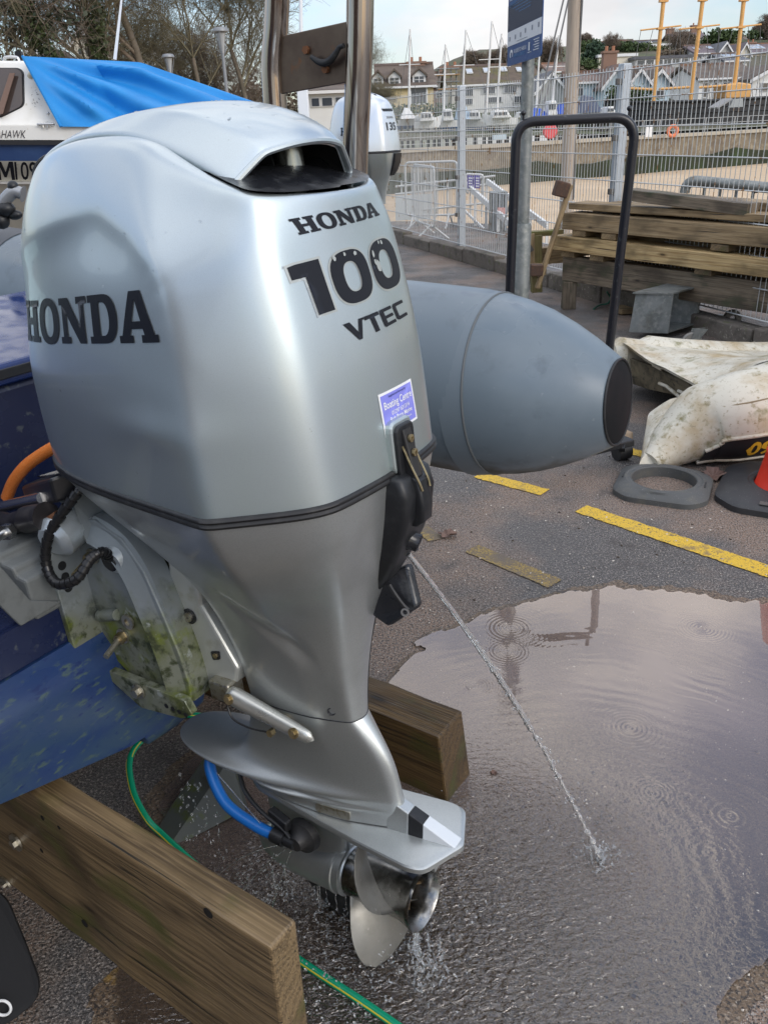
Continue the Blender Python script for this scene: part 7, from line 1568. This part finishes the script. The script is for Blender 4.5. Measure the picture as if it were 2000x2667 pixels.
def leaves(n, blobs, size, seed=0, shell=.5):
    r_ = np.random.default_rng(seed); V = []; 
    w_ = np.array([b[3] * b[4] * b[5] for b in blobs]); w_ = w_ / w_.sum(); idx = r_.choice(len(blobs), n, p=w_); B_ = np.array([b[:6] for b in blobs])[idx]
    dir_ = r_.normal(size=(n, 3)); dir_ /= np.linalg.norm(dir_, axis=1)[:, None]; rad_ = (shell + (1 - shell) * r_.random(n)) ** .6
    c_ = B_[:, :3] + dir_ * B_[:, 3:6] * rad_[:, None] * (1 + .22 * r_.normal(size=n))[:, None] ** 1; u = r_.normal(size=(n, 3)); u /= np.linalg.norm(u, axis=1)[:, None]; v = np.cross(u, r_.normal(size=(n, 3))); v /= np.linalg.norm(v, axis=1)[:, None]; s = size * r_.uniform(.5, 1.3, n)[:, None]
    V = np.stack([c_ + u * s, c_ + v * s * .6, c_ - u * s, c_ - v * s * .6], 1).reshape(-1, 3); return V, np.arange(4 * n).reshape(-1, 4)
ivy = mat('ivy_leaf', (.040, .058, .020), rough=.6, layers=((.9, 4, .42, .6, (.065, .085, .028)), (3, 3, .5, .65, (.025, .035, .014)))); evg = mat('evergreen_leaf', (.028, .042, .024), rough=.7, layers=((.8, 4, .45, .6, (.05, .06, .035)), (4, 3, .5, .65, (.06, .05, .035))))
brn = mat('brown_scrub', (.15, .112, .082), rough=.9, layers=((.5, 4, .45, .62, (.11, .092, .06)), (1.5, 4, .5, .65, (.17, .14, .095)))); grn = mat('garden_green', (.045, .075, .022), rough=.7, layers=((.7, 4, .45, .62, (.065, .095, .03)),)); dgn = mat('conifer_green', (.03, .06, .032), rough=.7)
def tree(label, px, pb, Y, h, seed, tw=twig, depth=5, spread=.5, kids=(2, 3), lean=(0, 0), leafy=None, name='bare_tree', group=None):
    p = at(px, pb, Y); z = hill(p.x, Y) if Y > 42 else max(-.1, min(p.z, 1.5)); h = at(px, h, Y).z - z if Y > 42 else h; T = empty(name, label, 'tree', loc=(p.x, Y, z - .2), group=group); h = h * 1.2
    if leafy and Y > 42: k_ = h / 13.; leafy = (leafy[0], [tuple(c_ * k_ for c_ in b_) for b_ in leafy[1]], leafy[2], leafy[3])
    p = Vector((p.x, p.y, 0)); a, b2 = bare_tree(h, spread, depth, seed, kids=kids, lean=lean)
    seg_mesh('trunk', a, bark, T, 7); seg_mesh('crown', b2, tw, T, 3)
    if leafy: V, F = leaves(leafy[0], leafy[1], leafy[2], seed, .3); o = fastmesh('foliage', V, F, leafy[3], T)
    return T
tree('dark spreading evergreen at the top left corner', 55, 230, 34, 7.6, 3, twig, 4, .75, (3, 4), leafy=(4200, [(0, 0, 4.2, 3.0, 2, .8), (-1.2, 0, 6, 2.4, 2, .7), (.8, 0, 7.4, 1.8, 1.5, .7), (-.5, 0, 2.4, 3.2, 2, .8), (1.8, 0, 5.4, 1.5, 1.2, .5)], .11, evg), name='evergreen_tree')
tree('ivy clad trunk leaning to the left above the cabin boat', 232, 240, 33, 8.5, 12, twig2, 4, .5, (2, 3), lean=(-.42, 0), leafy=(3800, [(-.35 * k, 0, .9 * k, .42 + .06 * math.sin(k * 2), .4, .6) for k in range(1, 9)], .085, ivy), name='ivy_tree')
tree('upright ivy covered tree left of the white aerial', 262, 240, 36, 9.5, 14, twig2, 5, .45, (2, 3), leafy=(3200, [(.05 * k, 0, .9 * k, .5 + .1 * math.sin(k), .5, .6) for k in range(1, 8)], .085, ivy), name='ivy_tree')
tree('tall bare tree rising out of frame behind the blue canvas', 400, 260, 38, 12, 21, twig, 5, .55); tree('bare forked tree right of the white aerial', 345, 255, 44, 5, 33, twig2, 5, .5)
tree('bare bushy tree behind the taller street lamp', 540, 260, 40, 7.6, 45, twig2, 5, .5); tree('slender bare tree left of the roll bar', 655, 262, 41, 8.6, 57, twig2, 5, .42); tree('low bare tree between the street lamps', 480, 262, 46, 40, 61, twig, 5, .55); tree('bare tree with a broad crown above the canvas slope', 440, 258, 47, -40, 68, twig, 5, .5); tree('short twiggy tree behind the slope of the canvas', 600, 262, 47, 70, 64, twig, 5, .52)
def bush(label, px, pb, Y, w_, h, ma, n, size, seed, name='shrub', cat='shrub', d=None):
    p = at(px, pb, Y); z = hill(p.x, Y) if Y > 42 else 0; B = empty(name, label, cat, loc=(p.x, Y, z - .2)); rr = random.Random(seed); hh = h
    bl_ = [(rr.uniform(-.5, .5) * w_, rr.uniform(-.3, .3) * (d or w_ * .5), hh * rr.uniform(.2, .72), w_ * rr.uniform(.18, .32), (d or w_ * .5) * .5, hh * rr.uniform(.18, .32)) for _ in range(9)]
    V, F = leaves(n, bl_, size, seed, .25); fastmesh('foliage', V, F, ma, B); wb(MB().tube([(p.x, Y, B.location.z), (p.x + .1, Y, B.location.z + hh * .5)], [.09, .04], 6), 'stem', bark, B)
bush('brown winter scrub behind the left slope of the canvas', 330, 262, 50, 8, 3.6, brn, 2600, .16, 71); bush('dark brown undergrowth beneath the street lamps', 480, 266, 52, 9, 3.4, brn, 2600, .14, 72); bush('olive undergrowth left of the roll bar', 640, 268, 52, 9, 3.6, brn, 2600, .14, 73); bush('dark thicket behind the ivy clad trunks', 180, 255, 50, 7, 3.6, evg, 2500, .15, 74); bush('dark hedge behind the cabin roof', 40, 250, 46, 7, 3.4, evg, 2500, .13, 75)
bush('dense brown woodland edge filling the gap above the canvas', 250, 258, 54, 9, 4.2, brn, 2800, .16, 76); bush('brown woodland edge behind the shorter street lamp', 560, 266, 55, 10, 3.8, brn, 2800, .16, 77)
tree('bare tree beside the yellow house gable', 985, 262, 66, 195, 81, twig2, 5, .5); tree('bare tree on the skyline left of the roll bar plate', 860, 120, 120, 76, 82, twig, 5, .55); tree('bare tree on the skyline showing past the roll bar', 925, 120, 122, 82, 83, twig2, 5, .55)
tree('round bare tree behind the mossy terrace roof', 1240, 175, 110, 122, 84, twig, 6, .55); tree('bare tree left of the blue sign', 1300, 180, 112, 116, 85, twig, 6, .5)
tree('dark ivy laden tree right of the blue sign', 1425, 185, 110, 98, 86, twig, 5, .5, (3, 4), leafy=(5000, [(0, 0, 3.0, 1.7, 1.3, 1.6), (.5, 0, 5.2, 1.3, 1.1, 1.4), (-.8, 0, 4.0, 1.1, 1.1, 1.2)], .13, brn), name='ivy_tree')
tree('bare tree beside the timber mast on the hill', 1525, 130, 140, 82, 87, twig, 6, .55); tree('wide bare oak in front of the skyline bungalow', 1590, 152, 135, 78, 88, twig, 5, .68, (3, 3)); tree('small bare tree below the wide oak', 1568, 158, 128, 112, 93, twig, 5, .6)
tree('big brown ivy covered tree between the second and third ochre masts', 1795, 150, 118, 62, 89, twig, 5, .5, (3, 4), leafy=(4500, [(0, 0, 2.2, 2.6, 1.6, 1.8), (.3, 0, 4.8, 1.9, 1.4, 1.8), (.4, 0, 7.0, 1.3, 1.1, 1.2), (-1.2, 0, 3.0, 1.5, 1.3, 1.5)], .15, brn), name='ivy_tree')
tree('bare tree at the right edge of the skyline', 1975, 108, 150, 58, 90, twig, 6, .55, (3, 3)); tree('second bare tree at the right edge, nearer the solar roof', 2010, 112, 140, 40, 91, twig, 6, .55, (3, 3)); tree('bare tree left of the old stone house', 1738, 110, 150, 88, 92, twig2, 5, .55)
tree('bare tree between the blue gables and the white harbour building', 1785, 255, 82, 185, 94, twig2, 6, .55); tree('reddish bare shrub tree beside the flat roofed building', 1822, 205, 100, 165, 95, twig, 5, .5)
bush('rounded dark green conifer bush on the hill left of the oak', 1538, 168, 112, 3.4, 3.2, dgn, 2600, .2, 101, name='conifer_bush'); bush('low green hedge below the conifer bush', 1525, 192, 105, 4, 2.0, grn, 1800, .16, 102); bush('green hedge under the skyline bungalow', 1560, 152, 138, 7, 1.6, grn, 1800, .2, 103)
bush('bright green evergreen hedge left of the third ochre mast', 1880, 122, 142, 5, 2.2, grn, 2200, .24, 104); bush('green garden hedge above the solar roof', 1990, 108, 146, 5, 1.8, grn, 1800, .24, 105); bush('green slope shrub below the slate roofs', 1680, 146, 134, 6, 1.6, grn, 1500, .2, 106)
bush('grassy green bush at the foot of the first ochre mast', 1640, 262, 64, 3.0, 3.0, grn, 2500, .12, 107); bush('garden hedge in front of the yellow house', 1050, 278, 66, 7, 1.5, grn, 2200, .12, 108); bush('dark shrub beside the white pavilion', 930, 275, 47, 2.6, 2.2, ivy, 2200, .10, 109); bush('brown scrubby hillside patch behind the sign pole', 1360, 200, 118, 8, 2.0, brn, 2000, .22, 110); bush('brown scrub under the old stone house', 1770, 172, 116, 6, 1.8, brn, 1800, .22, 111); bush('brown scrub behind the white terrace gable', 1440, 205, 104, 6, 1.8, brn, 1600, .2, 112)
# street lamps
lampm = mat('lamp_grey', (.24, .25, .26), rough=.5, metal=.4)
for px0, pyt, px1, Y, hw, label in ((572, 74, 600, 24, .20, 'taller street lamp with a flat hood in front of the bare trees'), (436, 143, 448, 30, .20, 'shorter street lamp just above the blue canvas')):
    tp_ = at(px0 + 2, pyt, Y); LP_ = empty('street_lamp', label, 'street lamp', loc=(tp_.x, Y, 0)); wb(MB().tube([Vector((tp_.x, Y, 0)), Vector((tp_.x, Y, tp_.z - .55))], [.055, .04], 12), 'post', lampm, LP_, smooth=True)
    wb(MB().lathe([(.035, -.55), (.06, -.40), (.11, -.12), (.12, -.10)], M=Matrix.Translation(tp_), n=16), 'lantern', mat('lantern_glass', (.35, .37, .38), rough=.2), LP_, smooth=True); wb(MB().lathe([(.0, .04), (.16, .02), (hw, -.04), (hw, -.07), (.12, -.09)], M=Matrix.Translation(tp_), n=20), 'hood', lampm, LP_, smooth=True, sharp=40)
    for k in range(3): a = k * 2.09 + .5; wb(MB().tube([tp_ + Vector((.06 * math.cos(a), .06 * math.sin(a), -.55)), tp_ + Vector((.18 * math.cos(a), .18 * math.sin(a), -.08))], .012, 5), 'strut', lampm, LP_)
# ------------------------------------------------------------ puddle, cooling-water jet and splashes
SPL = gnd(1562, 2245)
def puddle_mat():
    ma = bpy.data.materials.new('puddle_water'); ma.use_nodes = True; nt = ma.node_tree; N = nt.nodes; L = nt.links; N.clear()
    out = N.new('ShaderNodeOutputMaterial'); tr = N.new('ShaderNodeBsdfTransparent'); gl = N.new('ShaderNodeBsdfGlossy'); mx = N.new('ShaderNodeMixShader'); fr = N.new('ShaderNodeFresnel')
    fr.inputs[0].default_value = 2.1; gl.inputs['Roughness'].default_value = .015; gl.inputs[0].default_value = (1, .95, .89, 1); tr.inputs[0].default_value = (.82, .76, .68, 1)
    tc = N.new('ShaderNodeTexCoord')
    def m(op, a, b=None, c=None):
        n = N.new('ShaderNodeMath'); n.operation = op
        for i, q in enumerate((a, b, c)):
            if q is None: continue
            if isinstance(q, (int, float)): n.inputs[i].default_value = q
            else: L.new(q, n.inputs[i])
        return n.outputs[0]
    def dist(c_):
        v = N.new('ShaderNodeVectorMath'); v.operation = 'DISTANCE'; L.new(tc.outputs['Object'], v.inputs[0]); v.inputs[1].default_value = c_; return v.outputs['Value']
    def noise(sc, de=3, st=(1, 1, 1), ds=0.):
        mp = N.new('ShaderNodeMapping'); mp.inputs['Scale'].default_value = st; L.new(tc.outputs['Object'], mp.inputs[0])
        n = N.new('ShaderNodeTexNoise'); n.inputs['Scale'].default_value = sc; n.inputs['Detail'].default_value = de; n.inputs['Distortion'].default_value = ds; L.new(mp.outputs[0], n.inputs['Vector']); return n.outputs[0]
    d0 = dist((SPL.x, SPL.y, .006)); wob = noise(2.2, 3)
    ph = m('ADD', m('MULTIPLY', d0, 150.), m('MULTIPLY', wob, 34.))
    ring = m('MULTIPLY', m('SINE', ph), m('MULTIPLY', m('POWER', 2.718, m('MULTIPLY', d0, -3.2)), m('SUBTRACT', m('MULTIPLY', noise(2.2, 2), 2.4), .55)))
    d1 = dist((.05, 1.22, .006)); rough_mask = m('POWER', 2.718, m('MULTIPLY', m('POWER', d1, 2.0), -4.6))
    chop = m('MULTIPLY', m('SUBTRACT', noise(55, 3, (1, 1.5, 1), .6), .5), m('MULTIPLY', rough_mask, 5.0))
    spl = m('MULTIPLY', m('SUBTRACT', noise(90, 3), .5), m('MULTIPLY', m('POWER', 2.718, m('MULTIPLY', d0, -9.)), 4.5))
    h = m('ADD', m('ADD', m('MULTIPLY', ring, .30), chop), m('ADD', spl, m('MULTIPLY', noise(14, 2), .05)))
    # rain rings
    for (px, py, sc) in ((1330, 1640, 1.), (1320, 1700, .8), (1235, 1790, .6), (1825, 1640, .8), (1640, 1900, .9), (1700, 2070, .8), (1900, 2130, 1.2), (1450, 2230, .7), (1840, 2225, 1.3)):
        c_ = gnd(px, py); dd = dist((c_.x, c_.y, .006)); rr_ = m('MULTIPLY', m('SINE', m('MULTIPLY', dd, 420. / sc)), m('POWER', 2.718, m('MULTIPLY', dd, -26. / sc))); h = m('ADD', h, m('MULTIPLY', rr_, .15))
    b = N.new('ShaderNodeBump'); b.inputs['Strength'].default_value = 1.0; b.inputs['Distance'].default_value = .0028; L.new(h, b.inputs['Height'])
    L.new(b.outputs[0], gl.inputs['Normal']); L.new(b.outputs[0], fr.inputs['Normal']); df = N.new('ShaderNodeBsdfDiffuse'); df.inputs[0].default_value = (.37, .288, .25, 1); md = N.new('ShaderNodeMixShader')      # silt, and a pale tone standing in for sky reflection
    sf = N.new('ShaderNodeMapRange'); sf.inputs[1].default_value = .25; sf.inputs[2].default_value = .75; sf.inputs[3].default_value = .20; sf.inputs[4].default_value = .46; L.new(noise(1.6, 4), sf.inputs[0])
    sy_ = N.new('ShaderNodeSeparateXYZ'); L.new(tc.outputs['Object'], sy_.inputs[0]); yr = N.new('ShaderNodeMapRange'); yr.inputs[1].default_value = 1.1; yr.inputs[2].default_value = 2.1; yr.inputs[3].default_value = .35; yr.inputs[4].default_value = 1.5; L.new(sy_.outputs[1], yr.inputs[0])  # that painted tone grows paler towards the far, grazing side
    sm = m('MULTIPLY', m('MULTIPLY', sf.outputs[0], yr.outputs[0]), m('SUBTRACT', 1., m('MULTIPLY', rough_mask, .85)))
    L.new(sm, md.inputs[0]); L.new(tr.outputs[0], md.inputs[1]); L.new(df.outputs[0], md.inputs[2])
    L.new(fr.outputs[0], mx.inputs[0]); L.new(md.outputs[0], mx.inputs[1]); L.new(gl.outputs[0], mx.inputs[2]); L.new(mx.outputs[0], out.inputs[0])
    return ma
PUD = [(1040, 1748), (1075, 1712), (1112, 1692), (1088, 1668), (1150, 1648), (1215, 1628), (1275, 1598), (1345, 1576), (1430, 1556), (1520, 1543), (1640, 1541), (1760, 1546), (1860, 1560), (1950, 1572), (2060, 1560), (2200, 1600), (2320, 1900), (2260, 2200), (2080, 2420), (1950, 2530), (1860, 2640), (1820, 2800), (1300, 2950), (700, 2950), (330, 2760), (300, 2560), (420, 2420), (480, 2250), (420, 2120), (500, 1980), (620, 1930), (800, 1960), (950, 1900), (985, 1820)]
base_p = [gnd(*p) for p in PUD]; fine = spline(base_p, 40, closed=True); ed = []
for i, p in enumerate(fine):
    k = .022 * mnoise.noise(p * 9) + .016 * mnoise.noise(p * 26) + .006 * mnoise.noise(p * 70); ed.append((p.x + k, p.y + k * 1.4))
Vp, Fp = flat_shape([ed], None)
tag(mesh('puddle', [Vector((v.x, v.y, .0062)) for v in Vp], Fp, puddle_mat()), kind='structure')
# wet silt under the puddle and round its edge
cx_ = sum(p[0] for p in ed) / len(ed); cy_ = sum(p[1] for p in ed) / len(ed)
ed2 = [(x + (x - cx_) * .05 + .03 * mnoise.noise(Vector((x * 5, y * 5, 3))), y + (y - cy_) * .05 + .03 * mnoise.noise(Vector((x * 5, y * 5, 8)))) for x, y in ed]
Vp, Fp = flat_shape([ed2], None)
silt = mat('wet_silt', (.135, .094, .060), rough=.5, layers=((2.2, 6, .45, .62, (.165, .118, .082)), (130, 4, .5, .58, (.04, .032, .027)), (110, 3, .57, .63, (.25, .20, .15)), (560, 2, .64, .69, (.34, .30, .26)), (8, 6, .58, .7, (.055, .045, .04)), (14, 6, .66, .74, (.24, .15, .045))), bump=(190, 5, .8, .006), roughvar=(4, .22, .6))
tag(mesh('wet_patch', [Vector((v.x, v.y, .002)) for v in Vp], Fp, silt), kind='structure')
# the tell-tale jet
jetm = bpy.data.materials.new('jet_water'); jetm.use_nodes = True; p_ = jetm.node_tree.nodes['Principled BSDF']; p_.inputs['Base Color'].default_value = (.9, .93, .95, 1); p_.inputs['Roughness'].default_value = .05; p_.inputs['Transmission Weight'].default_value = .9; p_.inputs['IOR'].default_value = 1.33
P0 = ew(.262, -.028, .598); P1 = SPL + Vector((0, 0, .01)); Tf = .20; g9 = Vector((0, 0, -9.81)); V0 = (P1 - P0) / Tf - g9 * Tf / 2
def jp(t): t *= Tf; return P0 + V0 * t + g9 * (t * t / 2)
J = MB(); n = 150; prev = None; pts = []; rad_ = []
for i in range(n):
    t = i / (n - 1); o = Vector((mnoise.noise(Vector((i * .23, 0, 0))), mnoise.noise(Vector((0, i * .23, 0))), 0)) * .004 * t
    pts.append(jp(t) + o); rad_.append(max(.0006, (.0044 + .0030 * t) * (1 + .55 * mnoise.noise(Vector((i * .55, 3, 1))) * (.3 + t))) * (1 if t < .55 else (.35 + .9 * max(0, mnoise.noise(Vector((i * .42, 9, 4))) + .35))))
J.tube(pts, rad_, 8)
for i in range(230):
    t = .25 + .75 * random.random(); s = random.choice((.0009, .0012, .0016, .0022)); o = Vector((random.gauss(0, 1), random.gauss(0, 1), random.gauss(0, 1))) * .012 * t
    d = (jp(min(1, t + .01)) - jp(t)).normalized(); J.ico(jp(t) + o, s, 1, (1, 1, 2.6), d.to_track_quat('Z', 'Y').to_matrix())
for i in range(260):
    a = random.random() * 6.28; q = abs(random.gauss(0, .042)); z = abs(random.gauss(0, .026)) * max(.15, 1 - q * 9); s = random.choice((.0010, .0016, .0024, .0034)); J.ico(SPL + Vector((q * math.cos(a), q * math.sin(a), z)), s, 1, (1, 1, 1.5))
jo = J.build('water_jet', jetm, None, smooth=True, sharp=80); tag(jo, 'thin jet of cooling water falling from the motor into the puddle', 'water jet')
# leaks from the muffs and drips off the propeller
S_ = MB()
def drip(a, b2, n_, sp_, s0=.0016):
    a, b2 = Vector(a), Vector(b2)
    for i in range(n_):
        t = random.random(); p = a.lerp(b2, t) + Vector((random.gauss(0, sp_), random.gauss(0, sp_), random.gauss(0, sp_))) * (.3 + t); s = s0 * random.choice((.6, .8, 1., 1.4)); S_.ico(p, s, 1, (1, 1, random.uniform(1.3, 3.2)), (b2 - a + Vector((random.gauss(0, .05), random.gauss(0, .05), 0))).to_track_quat('Z', 'Y').to_matrix())
mo = ew(-.03, .085, -.07)
def fan(tgt, k): a = mo; b2 = gnd(*tgt); q = [a.lerp(b2, t) + Vector((0, 0, .08 * math.sin(math.pi * t) * k)) for t in np.linspace(0, 1, 9)]; S_.tube(q, [.0012 * (1 - .5 * t) for t in np.linspace(0, 1, 9)], 5); drip(q[2], b2, 60, .02)
fan((520, 2330), .5); fan((600, 2360), .2); fan((700, 2400), .1)
S_.tube([ew(-.28, .05, .02), ew(-.10, .10, -.03)], [.0009, .0014], 5)
for px in (478, 500, 520, 545, 570): q = gnd(px, 2200 + random.randint(-40, 80)); drip(q + Vector((.02, 0, .20)), q, 26, .008, .0018)
for px, py in ((1085, 2400), (1120, 2410), (1150, 2420), (1095, 2440)): q = gnd(px, py + 150); drip(q + Vector((0, .01, .13)), q, 46, .008, .002)
for i in range(800):
    px, py = random.gauss(900, 170), random.gauss(2440, 120)
    if py > 2760 or px < 520: continue
    q = gnd(px, py, abs(random.gauss(0, .035)) + .006); s = random.choice((.0010, .0014, .0018, .0026)); S_.ico(q, s, 1, (1, 1, random.uniform(.8, 2.4)), Matrix.Rotation(random.gauss(0, .6), 3, 'Y'))
for i in range(16):                                                    # streams running off the gearcase and hub
    r_ = random.uniform(-.16, .05) if i < 11 else .2; v = random.uniform(-.03, .055) if i < 11 else random.uniform(-.04, .05); p = ew(r_, v, -.235 if i < 11 else -.243); Lz = p.z - .01; n_ = 22; w_ = random.uniform(.0008, .0019)
    pts = [p + Vector((.006 * mnoise.noise(Vector((i, t * 6, 0))) * t, .006 * mnoise.noise(Vector((t * 6, i, 3))) * t, -Lz * t)) for t in np.linspace(0, random.uniform(.55, 1.), n_)]
    S_.tube(pts, [max(.0003, w_ * (1.2 - .6 * k / n_) * (1 + .9 * mnoise.noise(Vector((k * .6, i * 3., 1))))) for k in range(n_)], 6); drip(pts[-1], p - Vector((0, 0, Lz)), 10, .01, .0018)
tag(S_.build('water_spray', jetm, None, smooth=True, sharp=80), kind='stuff')
# bubbles riding on the ripples
Bb = MB()
for i in range(90):
    px, py = random.gauss(1610, 110), random.gauss(2130, 70); s = random.choice((.0025, .0035, .0045, .006)); Bb.ico(gnd(px, py, .006), s, 2, (1, 1, .75))
tag(Bb.build('bubbles', mat('bubble_film', (.9, .92, .95), rough=.02, trans=1., ior=1.08), None, smooth=True), kind='stuff')
# ------------------------------------------------------------ unseen shed and boat hull, added to darken what the motor reflects
shw = mat('shed_brown', (.16, .11, .085), rough=.8, layers=((.6, 5, .45, .65, (.12, .085, .07)),))
SHD = empty('reflection_shed', 'unseen brown harbour shed added to darken reflections in the large motor', 'shed', loc=(-9, -7, 0))
wb(MB().box((-9, -8, 2.2), (11, 5, 4.4), Matrix.Rotation(R(28), 3, 'Z')), 'wall', shw, SHD)
wb(MB().prism([(-14.5, -11.2, 4.4), (-12.3, -7.1, 4.4), (-13.6, -9.3, 6.2)], (10, 5.2, 0)), 'roof', mat('roof_slate', (.085, .088, .10)), SHD)
wb(MB().box((-6.9, -4.6, 1.2), (1.8, .1, 2.4), Matrix.Rotation(R(28), 3, 'Z')), 'door', mat('shed_door', (.35, .27, .07), rough=.6), SHD)
NB = empty('reflection_hull', 'unseen navy boat hull added to darken reflections in the large motor', 'boat', loc=(-3.4, .4, 0))  # out of view, added as a dark reflection for the port flank
wb(MB().loft([[Vector((-3.4 - w_, y, 1.7)), Vector((-3.4 - w_ * .9, y, .9)), Vector((-3.4, y, .45)), Vector((-3.4 + w_ * .9, y, .9)), Vector((-3.4 + w_, y, 1.7))] for y, w_ in ((-1.9, .8), (.6, .9), (2.0, .7), (3.0, .08))]), 'hull', hull_navy, NB, bevel=.03)
wb(MB().box((-3.4, -1.2, .25), (1.4, .3, .5)).box((-3.4, 1.4, .25), (1.4, .3, .5)), 'cradle', grey_wood, NB)
